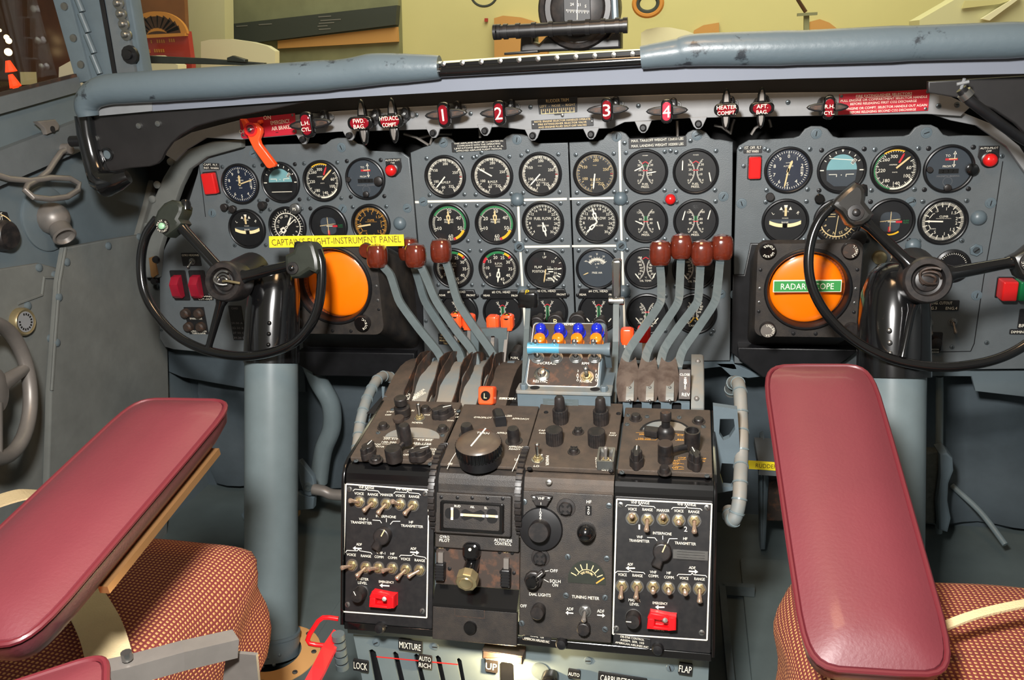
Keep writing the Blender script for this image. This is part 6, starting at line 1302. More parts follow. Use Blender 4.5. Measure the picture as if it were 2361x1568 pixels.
# ---- ADF receivers
F, r = unit('direction_finder_control', 'left dusty direction finder control with crank and white lettering', 'control panel', TOP, XL+.003, .002, XA-.002, .158, .007, 'radio_dusty')
r['group'] = 'direction finder controls'; u = U(F, r, TOP.sc(930, 1030)); s = u.s; b = MB()
for t, x, y, h, w in (('STBY', 900, 950, 6, 18), ('OFF', 895, 957, 6, 15), ('80', 952, 947, 6, None), ('FOUR', 985, 957, 6, 14), ('NORMAL', 963, 975, 7, 27), ('TILT', 1043, 945, 6, None), ('UP', 1047, 950, 5, None), ('10', 1054, 955, 6, None), ('15', 1054, 962, 6, None), ('DOWN', 1039, 970, 5, 16), ('200-410', 901, 1012, 7, 34), ('410-850', 979, 1015, 7, 35), ('100-200', 897, 1020, 7, 34), ('850-1750', 973, 1023, 7, 42),
      ('LOOP', 868, 1025, 6, 20), ('ROTATOR', 873, 1030, 6, 26), ('LOOP', 998, 1036, 7, 22), ('LOOP', 1003, 1043, 6, 20), ('CW', 1005, 1048, 5, 12), ('ANT', 957, 1034, 6, None), ('ADF', 948, 1041, 6, None), ('OFF', 937, 1049, 6, 14)): u.t(b, t, x, y, h, w=w)
for P in ([(884, 1008), (916, 1010)], [(880, 1024), (915, 1025)], [(952, 1012), (1000, 1013)], [(956, 1026), (994, 1026)], [(987, 1040), (1010, 1040)], [(990, 1047), (1014, 1047)]): u.l(b, P, 1)
part('lettering', b, r)
b = MB(); x0, y0 = u.p(950, 1009); q = 64*s; b.prism([(x0+q*cos(rad(a)), y0+q*.62*sin(rad(a))) for a in range(0, 181, 9)], 0, .0006, 'dusty_grey'); part('dial_window', b, r)
b = MB(); q = 15*s; b.lathe([(q*1.1, 0), (q, .004), (q*1.25, .006), (q*1.25, .018), (q*1.1, .019), (q*.6, .02), (q*.6, .022), (q, .024), (q, .034), (q*.9, .035), (0, .0352)], 'knob_black', 28); part('tuning_knob', b, r, u.at(930, 962))
b = MB(); b.tube([(.0, 0, .012), (.012, .022, .018)], .004, 'knob_black', 10); b.lathe([(.0085, .012), (.009, .020), (.0085, .040), (.007, .043), (0, .043)], 'knob_black', 24, TR(.012, .024, 0)); b.lathe([(.012, 0), (.012, .018), (.011, .02), (0, .02)], 'knob_black', 28); part('crank', b, r, u.at(910, 1060))
b = MB(); b.lathe([(.006, 0), (.006, .028)], 'knob_black', 14); b.lathe([(.008, .028), (.0085, .032), (.008, .034), (0, .034)], 'rubber_brown', 18); part('window_knob', b, r, u.at(926, 1007))
toggle(r, u.at(968, 965), -5, 8, .022, .007, 'brass', 'chrome')
u.knob(1022, 960, 19, .016, ptr=62); u.knob(851, 1050, 16, .018, ptr=15); u.knob(970, 1056, 18, .016, ptr=60)
for q in ((981, 946), (884, 985), (1021, 991)): u.lamp(*q, 10, .007)
u.lamp(867, 1061, 11, .005, cut=True); u.scr([(905, 944), (1057, 948), (872, 998), (1020, 1004), (821, 1063), (992, 1070)], 'screw_grey')
F, r = unit('direction_finder_control', 'right dusty direction finder control with gold lettering and offset crank', 'control panel', TOP, XC+.003, .002, XR-.002, .158, .007, 'radio_dusty')
r['group'] = 'direction finder controls'; u = U(F, r, TOP.sc(1530, 1030)); s = u.s; b = MB(); g = 'mark_gold'
for t, x, y, w in (('200-410', 1487, 1002, 28), ('100-200', 1486, 1012, 28), ('410', 1568, 1004, 14), ('850', 1569, 1014, 14), ('LOOP', 1573, 1056, 16), ('LOOP', 1620, 1058, 16), ('CW', 1621, 1064, 10), ('ANT.', 1561, 1063, 16), ('ADF', 1558, 1070, 14), ('OFF', 1557, 1079, 14)): u.t(b, t, x, y, 6, g, w)
for P in ([(1466, 998), (1505, 998)], [(1465, 1014), (1512, 1015), (1517, 1010)], [(1556, 1000), (1578, 1003)], [(1557, 1016), (1578, 1016)], [(1562, 1060), (1582, 1060)], [(1550, 1066), (1577, 1070)], [(1552, 1074), (1577, 1078)], [(1552, 1083), (1577, 1082)]): u.l(b, P, 1, g)
part('lettering', b, r)
b = MB(); x0, y0 = u.p(1535, 992); q = 60*s; b.prism([(x0+q*cos(rad(a)), y0+q*.62*sin(rad(a))) for a in range(0, 181, 9)], 0, .0006, 'dusty_grey'); b.arc(q*.95, q*1.05, -80, 80, .0009, 'void_black', x0, y0-.010); part('dial_window', b, r)
b = MB(); q = 13*s; b.lathe([(q*1.5, 0), (q*1.5, .012), (q*1.2, .016), (q*.8, .018), (q*.75, .028), (q, .03), (q, .040), (q*.85, .042), (0, .042)], 'knob_black', 28); b.lathe([(q*.84, .0422), (0, .0426)], 'rubber_brown', 24); b.prism([(-.03, -.003), (-.012, -.008), (-.006, .006), (-.03, .010)], .003, .013, 'knob_black', .002); part('tuning_knob', b, r, u.at(1535, 1008))
b = MB(); q = 17*s; b.lathe([(q, 0), (q, .012), (q*.97, .013), (q, .014), (q*.97, .028), (0, .0285)], 'knob_black', 30); b.lathe([(q*.94, .0285), (q*.9, .0292), (0, .0293)], 'rubber_brown', 28); b.tube([(0, 0, .014), (.034, .022, .012)], .0045, 'knob_black', 10); b.lathe([(.0095, .008), (.0105, .012), (.0105, .036), (.0085, .036), (.0085, .030), (0, .030)], 'knob_black', 28, TR(.035, .022, 0)); part('crank', b, r, u.at(1534, 1063))
u.knob(1468, 1072, 16, .024, ptr=0); u.knob(1601, 1076, 16, .024, ptr=-18)
u.lamp(1466, 966, 11, .008); u.lamp(1611, 972, 11, .006); u.lamp(1532, 1089, 11, .009)
u.scr([(1448, 958), (1446, 979), (1492, 961), (1622, 984), (1566, 963), (1434, 1090), (1630, 1098)], 'screw_grey')
# ================================================================ THROTTLE QUADRANT
QZ = .486
def qz(Y): t = (Y-1.17)/.24; return .480+.030*sin(pi*max(0, min(1, t)))
qp = [(1.162, .4755)]+[(1.168+.24*i/8, qz(1.168+.24*i/8)) for i in range(9)]+[(1.42, .4755)]
quad = thing('throttle_quadrant', 'grey curved quadrant housing behind the radio console', 'quadrant', TR(0, 0, 0))
XQ = [at(x, 900, 1.25).x for x in (905, 965, 1020, 1075, 1128, 1190)]
for i in range(5): part('cover_strip', YZ(qp, XQ[i]+.004, XQ[i+1]-.004, ('radio_dusty', 'dusty_grey', 'dusty_grey', 'dusty_grey', 'radio_dusty')[i], bev=.001), quad)
part('base', YZ([(1.165, .4745), (1.165, .4752), (1.42, .4752), (1.42, .4745)], XQ[0]-.015, .03, 'void_black'), quad)
for j, X in enumerate(XQ[1:5]):
    for sg in (-1, 1):
        b = MB(); n = 9; v = []
        for i in range(n):
            Y = 1.175+.20*i/(n-1); z = qz(Y)+.004+.018*sin(pi*min(1, i/(n-1)*.9)); xo = X+sg*(.005+.0025*sin(i*1.7+j))
            v += [(xo-.0008, Y, z), (xo+.0008, Y, z), (xo+.0012, Y, qz(Y)-.008), (xo-.0006, Y, qz(Y)-.008)]
        f = []
        for i in range(n-1):
            for a in range(4): f.append((i*4+a, i*4+(a+1) % 4, (i+1)*4+(a+1) % 4, (i+1)*4+a))
        f += [(0, 1, 2, 3), ((n-1)*4+3, (n-1)*4+2, (n-1)*4+1, (n-1)*4)]; b.add(v, f, 'rubber_brown'); part('slot_seal', b, quad)
b = MB(); 
for t, px, py in (('SUPERCHARGER', 952, 893), ('HIGH', 958, 900), ('LOW', 948, 908), ('TAKEOFF', 962, 908), ('IDLE', 940, 925), ('MIXTURE', 968, 916)):
    p = at(px, py, 1.2); b.text(t, 0, 0, .0042, 0, 'mark_white', None, 0, TR(p.x, p.y, qz(p.y)+.0015) @ RX(20) @ RZ(50))
for t, px, py in (('OFF', 1160, 936), ('OFF', 1175, 900), ('ON', 1180, 888), ('DEC', 1165, 912), ('RPM', 1160, 922)):
    p = at(px, py, 1.2); b.text(t, 0, 0, .0048, 0, 'mark_white', None, 0, TR(p.x, p.y, qz(p.y)+.0015) @ RX(20))
part('lettering', b, quad)
for px, py in ((1157, 944), (1081, 946), (905, 941)): p = at(px, py, 1.172); part('screw', scr(.005, 'worn_metal', .002), quad, TR(p.x, 1.178, qz(1.178)+.0012) @ RX(18))
b = MB(); b.tube([at(990, 845, 1.33), at(1190, 852, 1.33)], .0075, 'steel_grey_paint', 14); sh = part('cross_shaft', b, quad)
b = MB(); b.tube([at(972, 845, 1.33), at(1003, 846, 1.33)], .0165, 'steel_grey_paint', 20); b.tube([at(1172, 851, 1.33), at(1188, 851, 1.33)], .0145, 'steel_grey_paint', 20); part('bearing', b, sh); b = MB(); b.tube([at(1188, 852, 1.33), at(1198, 852, 1.33)], .009, 'steel', 6); part('nut', b, sh)
part('side_arc', MB().bar([at(900, 952, 1.19), at(915, 920, 1.22), at(936, 893, 1.26), at(960, 876, 1.30)], .004, .014, 'dusty_grey', up=(0, -.4, 1)), quad)
part('end_link', MB().bar([at(958, 884, 1.28), at(972, 862, 1.31), at(978, 850, 1.33)], .010, .006, 'steel_grey_paint'), quad)
b = MB(); k = Kit(FY(1.36), 1134, 800); b.holed(k.pl([(1087, 757), (1170, 755), (1170, 862), (1087, 862)]), [k.pl([(1105, 775), (1140, 773), (1150, 780), (1152, 862-.5), (1104, 862-.5)])], -.004, .004, 'lever_grey')
tag(part('lever_gate', b, None, k.M), 'grey inverted U-shaped metal gate behind the left throttle levers', 'bracket')
def wknob(s=1):
    b = MB(); n = 22; R = .0185*s; sec = []
    for i in range(13):
        t = -1+2*i/12; w = (1-abs(t)**3.2)**(1/3.2); sec.append((w, t*.0235*s))
    v = []
    for w, z in sec:
        for j in range(n):
            a = 2*pi*j/n; c, q = cos(a), sin(a); e = 2/2.6
            v.append((R*max(w, .02)*abs(c)**e*(1 if c > 0 else -1), R*1.05*max(w, .02)*abs(q)**e*(1 if q > 0 else -1), z))
    f = [(i*n+j, i*n+(j+1) % n, (i+1)*n+(j+1) % n, (i+1)*n+j) for i in range(12) for j in range(n)]+[tuple(range(n))[::-1], tuple(12*n+j for j in range(n))]
    return b.add(v, f, 'wood_knob', True)
WK = wknob().mesh('knob')
def lever(name, label, pts, kn, ykn, ybase, w=.0135, group=None):
    y0, y1 = pts[0][1], pts[-1][1]; P = []
    for x, y in pts: t = (y-y0)/(y1-y0); P.append(at(x, y, ykn+(ybase-ykn)*t**.9))
    K = at(*kn, ykn); o = P[-1].copy(); r = thing(name, label, 'lever', TR(*o), group)
    P = [p-o for p in P]; Q = [K-o]+P
    R = []
    for i in range(len(Q)-1):
        for j in range(3): R.append(Q[i].lerp(Q[i+1], j/3))
    R.append(Q[-1]); S = [R[0]]+[(R[i-1]+R[i]*2+R[i+1])/4 for i in range(1, len(R)-1)]+[R[-1]]
    S.append(S[-1]+Vector((0, .004, -.03)))
    part('shaft', MB().bar(S, w, .008, 'lever_grey', up=(0, -1, .25)), r); part('knob', None, r, TR(*(K-o)) @ RX(-8), mesh=WK); return r
gl = 'throttle levers with brown wooden knobs, left bank'; gr = 'throttle levers with brown wooden knobs, right bank'
lever('throttle_lever', 'left bank throttle lever whose knob overlaps the left radar scope', [(885, 616), (901, 632), (914, 675), (922, 698), (968, 760), (1011, 811), (1022, 834), (1019, 873)], (870, 591), 1.42, 1.30, group=gl)
lever('throttle_lever', 'left bank throttle lever with its knob partly hidden behind another', [(956, 616), (965, 643), (977, 687), (986, 705), (1027, 767), (1060, 811), (1066, 836), (1065, 864)], (942, 575), 1.47, 1.31, group=gl)
lever('throttle_lever', 'left bank throttle lever whose knob stands in front of another knob', [(973, 618), (986, 646), (1000, 682), (1013, 705), (1055, 765), (1089, 806), (1099, 834), (1096, 871)], (958, 590), 1.41, 1.30, group=gl)
lever('throttle_lever', 'left bank throttle lever standing before the first propeller speed gauge', [(1030, 607), (1040, 639), (1050, 678), (1060, 705), (1096, 758), (1135, 811), (1145, 836), (1141, 868)], (1017, 579), 1.43, 1.30, group=gl)
lever('throttle_lever', 'leftmost throttle lever of the right bank', [(1522, 613), (1525, 645), (1525, 693), (1516, 710), (1480, 762), (1447, 810), (1438, 842)], (1522, 584), 1.42, 1.27, group=gr)
lever('throttle_lever', 'second throttle lever of the right bank, its knob raised higher', [(1570, 598), (1568, 641), (1566, 690), (1558, 708), (1528, 752), (1494, 802), (1484, 845)], (1571, 569), 1.43, 1.27, group=gr)
lever('throttle_lever', 'third throttle lever of the right bank, its knob set lower', [(1615, 613), (1613, 645), (1610, 693), (1598, 711), (1560, 760), (1530, 805), (1522, 840)], (1619, 584), 1.42, 1.27, group=gr)
lever('throttle_lever', 'rightmost throttle lever of the right bank', [(1660, 600), (1656, 645), (1651, 689), (1640, 711), (1605, 762), (1572, 808), (1563, 845)], (1665, 571), 1.43, 1.27, group=gr)
# orange knobs
def oknob(px, py, Y, label, mt, b0, txt=None, w=.0112, h=.0122, Yb=1.33):
    o = at(px, py, Y); r = thing('mixture_lever', label, 'lever', TR(*o), 'small plastic-knobbed mixture levers'); b = MB()
    b.prism(rrect(-w, -h, w, h, .004), -.008, .008, mt, .0025, RX(90) @ TR(0, 0, 0)); b.prism(rrect(-w*.8, -.010, w*.8, .010, .004), -h*1.1, h*1.12, mt, .003); part('knob', b, r)
    if txt: b = MB(RX(35) @ TR(0, .002, 0)); b.lathe([(.007, h*.9), (.0068, h*1.08), (0, h*1.1)], 'ink_black', 20); b.text(txt, 0, 0, .008, h*1.12, 'mark_yellow'); part('cap_mark', b, r)
    e = at(*b0, Yb)-o; part('shaft', MB().bar([(0, 0, -h*.8), e], .006, .004, 'worn_metal'), r); return r
oknob(1052, 738, 1.38, 'orange-knobbed lever marked S, between the left throttle shafts', 'orange_plastic', (1048, 850), 'S')
oknob(1081, 741, 1.39, 'orange-knobbed lever right behind the rightmost left throttle shaft', 'orange_plastic', (1080, 850))
oknob(1137, 744, 1.38, 'orange-knobbed lever above the U-shaped gate, unmarked', 'orange_plastic', (1132, 850))
oknob(1170, 742, 1.37, 'orange-knobbed lever marked S above the right leg of the gate', 'orange_plastic', (1160, 850), 'S')
oknob(1446, 774, 1.36, 'orange-knobbed lever left of the right throttle shafts', 'orange_plastic', (1443, 850))
oknob(1485, 769, 1.38, 'red-knobbed lever between the right throttle shafts', 'red_plastic', (1484, 850))
o = at(1218, 687, 1.36); r = thing('parking_lever', 'slim lever with glossy black knob marked with a gold P', 'lever', TR(*o))
b = MB(); b.prism(rrect(-.0165, -.012, .0165, .012, .005), -.014, .012, 'black_gloss', .004); part('knob', b, r); b = MB(RX(30)); b.text('P', 0, 0, .010, .0145, 'mark_yellow'); part('letter', b, r)
part('shaft', MB().bar([(0, 0, -.01), at(1215, 760, 1.33)-o, at(1209, 898, 1.24)-o], .009, .005, 'lever_grey', up=(0, -1, .2)), r)
o = at(1421, 645, 1.36); r = thing('friction_lever', 'tall chrome slab-handled lever beside the prop control box', 'lever', TR(*o)); b = MB(); k = Kit(FY(1.36), 1421, 645)
b.prism(k.pl([(1411, 604), (1415, 599), (1428, 598), (1433, 602), (1431, 684), (1412, 686)]), -.01, .008, 'chrome', .003, T=RX(90)); part('handle', b, r)
part('pivot', MB(RY(90)).lathe([(.006, -.013), (.007, -.012), (.007, .012), (.006, .013)], 'chrome', 16), r, TR(*k.p(1421, 694)[:1], 0, k.p(1421, 694)[1]))
part('shaft', MB().bar([at(1421, 698, 1.36)-o, at(1420, 790, 1.32)-o, at(1414, 930, 1.22)-o], .010, .006, 'lever_grey', up=(0, -1, .2)), r)
o = at(1123, 912, 1.185); r = thing('lock_lever', 'orange knob with a black disc lettered L, standing in a slot', 'lever', TR(*o)); b = MB(); b.prism(rrect(-.0125, -.0145, .0125, .0145, .004), -.012, .010, 'orange_plastic', .003, RX(70)); part('knob', b, r)
b = MB(RX(70)); b.lathe([(.0078, .010), (.0076, .0112), (0, .0114)], 'black_gloss', 24); b.text('L', 0, 0, .008, .0117, 'mark_cream'); part('disc', b, r); part('shaft', MB().box(-.004, .004, -.003, .003, -.034, -.008, 'black_paint'), r)
# push knob
k = Kit(FY(1.42), 1186, 824); r = thing('pressure_test_button', 'black round knob lettered PUSH TO TEST under the panel', 'knob', k.M); part('knob', MB().lathe([(.011, -.04), (.011, -.005), (.0115, 0), (.010, .002), (0, .002)], 'knob_black', 24), r)
b = MB(); b.text('PUSH', 0, 0, .0042, .0024, 'mark_white')
for i, ch in enumerate('PRESSURE'): x, y = clk(250-i*20, .0085); b.text(ch, x, y, .0022, .0024, 'mark_white', None, 180-(250-i*20))
part('lettering', b, r)
placard('small_notice', 'small black notice with cream lines behind the left throttle shafts', 1011, 770, 1062, 795, ['WARNING BELOW', 'TO BE USED ONLY', 'WHEN BRAKES ARE', 'TIED DOWN'], tm='mark_cream', tilt=-2)
# ---- propeller control box
PA = rad(40); PB = Frame(at(1300, 886, 1.19), (1, 0, 0), (0, cos(PA), sin(PA)))
r = thing('propeller_control_box', 'sloping grey box with brown switch plate, tube guard and toggles', 'control box', PB.base()); u = U(PB, r, PB.sc(1300, 820)); s = u.s
x0, y0 = u.p(1206, 893); x1, y1 = u.p(1395, 745)
b = MB(); b.prism([(x0-.002, y0-.004), (x1+.0, y0-.004), (x1+.002, y1), (x1-.002, y1+.004), (x0+.006, y1+.004), (x0+.002, y1)], -.05, -.002, 'steel_grey_paint', .005); part('housing', b, r)
b = MB(); b.prism(rrect(x0+.004, y0+.003, x1-.004, y1-.001, .007), -.002, .0, 'stripe_white', .0005); b.prism(rrect(x0+.0052, y0+.0042, x1-.0052, y1-.0022, .006), 0, .0008, 'rubber_brown', .0003); part('switch_plate', b, r)
for i, (x, y) in enumerate(((1250, 770), (1293, 770), (1336, 770), (1378, 770))):
    b = MB(); q = 13*s; b.lathe([(q*1.25, 0), (q*1.2, .003), (q, .0035), (q, .016), (q*.9, .021), (q*.6, .0235), (0, .0245)], 'blue_lens', 26); part('blue_cap', b, r, u.at(x, y) )
for i, (x, y) in enumerate(((1247, 792), (1289, 792), (1332, 792), (1376, 792))):
    b = MB(); q = 14*s; b.lathe([(q*1.15, 0), (q*1.1, .003), (q, .0035), (q, .015), (q*.93, .018), (q*.7, .0195), (0, .020)], 'amber_lens', 26); part('amber_cap', b, r, u.at(x, y))
for x, y in ((1240, 826), (1283, 826), (1328, 826), (1371, 826)): toggle(r, u.at(x, y, .0008), 0, 18, .034, .0088, 'steel', 'chrome')
b = MB(); b.lathe([(.0125, 0), (.0125, .002), (.010, .0035), (.007, .004), (.006, .009), (.005, .011), (0, .0115)], 'chrome', 28); part('push_button', b, r, u.at(1250, 864, .0008))
toggle(r, u.at(1353, 870, .0008), 5, 8, .022, .009, 'brass', 'steel')
b = MB()
for t, x, y, w in (('DECREASE', 1261, 838, 44), ('RPM', 1350, 839, 16), ('RESYNC', 1246, 880, 33), ('MANUAL', 1351, 880, 27), ('REVERSE', 1316, 748.5, 30)): u.t(b, t, x, y, 6.5, w=w)
for i, ch in enumerate('AUTO'): u.t(b, ch, 1332, 864+i*4.5, 5); u.t(b, ch, 1375, 864+i*4.5, 5)
u.t(b, '2', 1333, 856, 5); u.t(b, '3', 1374, 856, 5)
for i in range(len(b.v)): b.v[i].z += .0009
part('lettering', b, r)
xa, ya = u.p(1229, 822); xb, yb = u.p(1404, 822); zt = .026
b = MB(); b.tube([(xa-.004, ya, zt), (xa, ya, zt), (xa+.006, ya, zt), (xa+.045, ya, zt)], [.0095, .0092, .0078, .0078], 'blue_paint_chip', 20); b.tube([(xa+.045, ya, zt), (xb-.008, ya, zt), (xb-.002, ya, zt), (xb+.004, ya, zt)], [.0078, .0078, .010, .0105], 'steel_grey_paint', 20); g = part('tube_guard', b, r)
for X in (xa+.000, xb+.0): part('guard_leg', MB().box(X-.005, X+.004, ya-.006, ya+.006, -.02, zt, 'steel_grey_paint'), g)
bz = PB.o.z-.004; b0 = MB(); b0.T = PB.base().inverted()
X0 = at(1194, 905, 1.175).x; X1 = at(1408, 905, 1.175).x
r2 = thing('control_box_base', 'blue-grey base casting under the propeller control box', 'base', TR(0, 0, 0))
part('casting', MB().box(X0, X1, 1.17, 1.33, .476, PB.o.z-.008, 'steel_grey_paint'), r2); part('flange', MB().prism(rrect(X0-.002, 1.167, X1+.002, 1.20, .004), PB.o.z-.008, PB.o.z-.003, 'dusty_grey', .001), r2)
for x in (X0+.010, X1-.010): part('bolt', MB().prism(ngon(.006, 6), 0, .008, 'steel_grey_paint', .001), r2, TR(x, 1.175, PB.o.z-.003))
for x in (X0+.026, X1-.024): part('bolt_hole', MB().lathe([(.0075, 0), (.0075, .0006), (.0045, .0006), (.0045, .0002), (0, .0002)], 'void_black', 18), r2, TR(x, 1.18, PB.o.z-.003))
b = MB(Frame(at(1293, 937, 1.1695), (1, 0, 0), (0, 0, 1)).base()); b.box(-.027, .027, -.008, .012, 0, .0012, 'lever_grey'); b.text('CURTISS ELECTRIC', 0, .008, .003, .0015, 'ink_black') if 0 else None
for i in range(3): b.box(-.02, .018, .007-i*.005, .008-i*.005, .0012, .0014, 'wall_paint')
part('data_plate', b, r2, label='worn blue-grey data plate')
for x, y, t, rr in ((1238, 745, '', 17), (1281, 741, 'B', 19), (1331, 741, '', 20), (1383, 750, '', 18)):
    k = Kit(FY(1.37), x, y); r = thing('feathering_button', 'round brown translucent feathering button %s behind the blue caps' % {1238: 'leftmost', 1281: 'marked B', 1331: 'third from left', 1383: 'rightmost'}[x], 'button', k.M, 'feathering buttons'); q = rr*k.s
    part('button', MB().lathe([(q*.5, -.04), (q*.5, -.008), (q, -.006), (q, 0), (q*.9, .004), (q*.75, .0045), (q*.7, .002), (0, .002)], 'knob_black', 28), r)
    if t: part('letter', MB().text(t, 0, 0, .010, .0024, 'mark_cream'), r)
# ---- right throttle boots and block
r = thing('throttle_slot_cover', 'blue-grey slotted block with brown leather throttle boots', 'cover', TR(0, 0, 0))
bx0, bx1 = at(1437, 940, 1.185).x, at(1590, 940, 1.185).x; zt = at(1500, 924, 1.18).z; zb = .478
o = Vector((0, 0, 0)); F3 = FY(1.18); b = MB(F3.base()); sl = []
for a, c in ((1458, 1480), (1503, 1524), (1549, 1571)):
    xa_, xc_ = F3.uv(a, 930)[0], F3.uv(c, 930)[0]; sl.append(rrect(xa_, zb+.008, xc_, zt-.0006, .003))
b.holed([(bx0, zb), (bx1, zb), (bx1, zt), (bx0, zt)], sl, -.003, .003, 'steel_grey_paint'); part('slotted_front', b, r)
part('back', MB().box(bx0, bx1, 1.19, 1.33, zb, zt-.002, 'void_black'), r)
for i, (cx_, hw_) in enumerate(((1448, 27), (1494, 26), (1540, 26))):
    b = MB(); n = 12; m_ = 10; v = []
    for a in range(m_+1):
        t = a/m_; py = 926-(926-835)*t; Y = 1.178+.085*t**1.2
        wv = hw_*(.62+.38*sin(pi*min(1, .12+t*.9)))
        for c_ in range(n+1):
            uu = -1+2*c_/n; p = at(cx_+wv*uu+ (t-.5)*2, py-10*t*abs(uu)**2*1.2, Y-.018*(1-abs(uu)**2.2)*sin(pi*(.15+.6*t))); v.append(p)
    b.add(v, [(a*(n+1)+c_, a*(n+1)+c_+1, (a+1)*(n+1)+c_+1, (a+1)*(n+1)+c_) for a in range(m_) for c_ in range(n)], 'boot_leather', True)
    bt = part('boot', b, r); b = MB(); P = []
    for a in range(m_+1): t = a/m_; P.append(at(cx_+(t-.5)*2+5, 924-(924-848)*t, 1.176+.085*t**1.2-.019*sin(pi*(.15+.6*t))))
    b.bar(P, .0115, .0012, 'dusty_grey', up=(0, -1, .3)); st = part('strap', b, bt)
    for a in (0, 4, 7): part('rivet', MB().ball(.0022, 'steel', seg=10, rings=6), st, TR(*(P[a]+Vector((0, -.002, .0008)))))
F4 = Frame(at(1578, 921, 1.178), (1, 0, 0), (0, .50, .866)); b = MB(); h_ = F4.uv(1578, 852)[1]; b.prism(rrect(-.0085, 0, .0085, h_, .001), 0, .002, 'rubber_brown', .0004)
b.text('CLOSE', 0, h_-.008, .0035, .0023, 'mark_white')
for i, ch in enumerate('THROTTLE'): b.text(ch, .001, h_-.014-i*(h_-.030)/7.6, .0042, .0023, 'mark_white')
b.text('REV', .002, .007, .005, .0023, 'mark_white'); part('throttle_placard', b, r, F4.base(), label='brown placard reading THROTTLE REV')
r = thing('quadrant_end_cover', 'dusty grey rounded end cover right of the throttle boots', 'cover', TR(0, 0, 0)); xe0, xe1 = bx1+.002, at(1624, 950, 1.18).x
part('cover', YZ([(1.18, .475), (1.18, .495), (1.20, .515), (1.25, .533), (1.30, .537), (1.34, .52), (1.35, .475)], xe0, xe1, 'dusty_grey', bev=.004), r)
for p in ((xe0+.008, 1.19, .506), (xe0+.01, 1.27, .536)): part('rivet', MB().ball(.004, 'worn_metal', seg=12, rings=6), r, TR(*p))
# ---- ribbed tubes and brackets at the sides
def ribbed(label, pts, rr, ribs):
    P = [at(x, y, Y) for x, y, Y in pts]; o = P[-1].copy(); r = thing('ribbed_tube', label, 'tube', TR(*o), 'ribbed grey pedestal tubes'); P = [p-o for p in P]; Q = []
    for i in range(len(P)-1):
        p0, p1, p2, p3 = P[max(i-1, 0)], P[i], P[i+1], P[min(i+2, len(P)-1)]
        for j in range(6): t = j/6; Q.append(.5*((2*p1)+(p2-p0)*t+(2*p0-5*p1+4*p2-p3)*t*t+(3*p1-p0-3*p2+p3)*t**3))
    Q.append(P[-1]); part('tube', MB().tube(Q, rr, 'steel_grey_paint' if 0 else 'dusty_grey', 18), r); L = len(Q)-1
    for i in range(ribs):
        f = (i+.5)/ribs*L; j = int(f); p = Q[j].lerp(Q[min(j+1, L)], f-j); d = (Q[min(j+1, L)]-Q[j]).normalized()*.0012
        part('rib', MB().tube([p-d, p+d], rr*1.12, 'tube_grey_paint', 18), r)
ribbed('ribbed grey tube bending over at the left side of the pedestal', [(912, 893, 1.33), (905, 874, 1.32), (888, 867, 1.30), (872, 874, 1.27), (858, 895, 1.24), (846, 921, 1.21), (836, 953, 1.18), (829, 986, 1.16), (826, 1014, 1.14), (822, 1045, 1.12)], .0088, 10)
ribbed('ribbed grey tube curving down the right side of the pedestal', [(1686, 905, 1.28), (1688, 886, 1.26), (1700, 882, 1.23), (1706, 905, 1.20), (1709, 962, 1.17), (1710, 1013, 1.14), (1709, 1060, 1.12), (1707, 1105, 1.09), (1705, 1150, 1.07), (1698, 1185, 1.06), (1688, 1200, 1.06), (1680, 1178, 1.09)], .0098, 13)
k = Kit(FY(1.12), 1672, 1035); r = thing('tube_bracket', 'cast grey bracket with two openings holding the right ribbed tube', 'bracket', k.M); b = MB()
b.holed(k.pl([(1644, 936), (1700, 944), (1704, 1000), (1706, 1060), (1704, 1128), (1652, 1138), (1648, 1040)]), [k.pl([(1660, 966), (1692, 966), (1695, 990), (1682, 1010), (1668, 1016), (1658, 1000)]), k.pl([(1664, 1068), (1698, 1070), (1698, 1112), (1686, 1124), (1668, 1122), (1660, 1095)])], -.012, 0, 'steel_grey_paint'); part('casting', b, r)
k = Kit(FY(1.2), 838, 945); r = thing('tube_bracket', 'small grey bracket arm beside the left ribbed tube', 'bracket', k.M); part('arm', MB().bar([k.p(842, 962)+(0,), k.p(880, 962)+(0,)], .004, .018, 'steel_grey_paint', up=(0, 1, 0)), r); part('stay', MB().bar([k.p(884, 892)+(.0,), k.p(884, 915)+(0,), k.p(920, 920)+(0,)], .005, .003, 'steel_grey_paint', up=(0, 0, 1)), r)
# ---- lower quadrant below the console
LQ = Frame(at(1220, 1480, .962), (1, 0, 0), (0, .10, .995))
r = thing('lower_quadrant_panel', 'grey slotted mixture quadrant panel below the radio console', 'panel', LQ.base()); u = U(LQ, r, LQ.sc(1200, 1520)); s = u.s
slots = [[u.p(850, 1500), u.p(858, 1497), u.p(866, 1503), u.p(890, 1600), u.p(868, 1600)], [u.p(905, 1506), u.p(911, 1502), u.p(918, 1508), u.p(940, 1600), u.p(926, 1600)], [u.p(954, 1511), u.p(960, 1507), u.p(966, 1512), u.p(988, 1600), u.p(975, 1600)],
         [u.p(1003, 1515), u.p(1010, 1511), u.p(1016, 1517), u.p(1034, 1600), u.p(1022, 1600)], [u.p(1052, 1521), u.p(1058, 1517), u.p(1064, 1523), u.p(1078, 1600), u.p(1068, 1600)], [u.p(1151, 1532), u.p(1158, 1525), u.p(1176, 1526), u.p(1184, 1534), u.p(1186, 1600), u.p(1153, 1600)]]
b = MB(); b.holed([u.p(812, 1452), u.p(1636, 1502), u.p(1630, 1640), u.p(850, 1640)], slots, -.004, 0, 'tube_grey_paint'); part('face_plate', b, r)
part('slot_backing', MB().prism([u.p(820, 1460), u.p(1630, 1506), u.p(1625, 1640), u.p(855, 1640)], -.012, -.010, 'black_paint'), r)
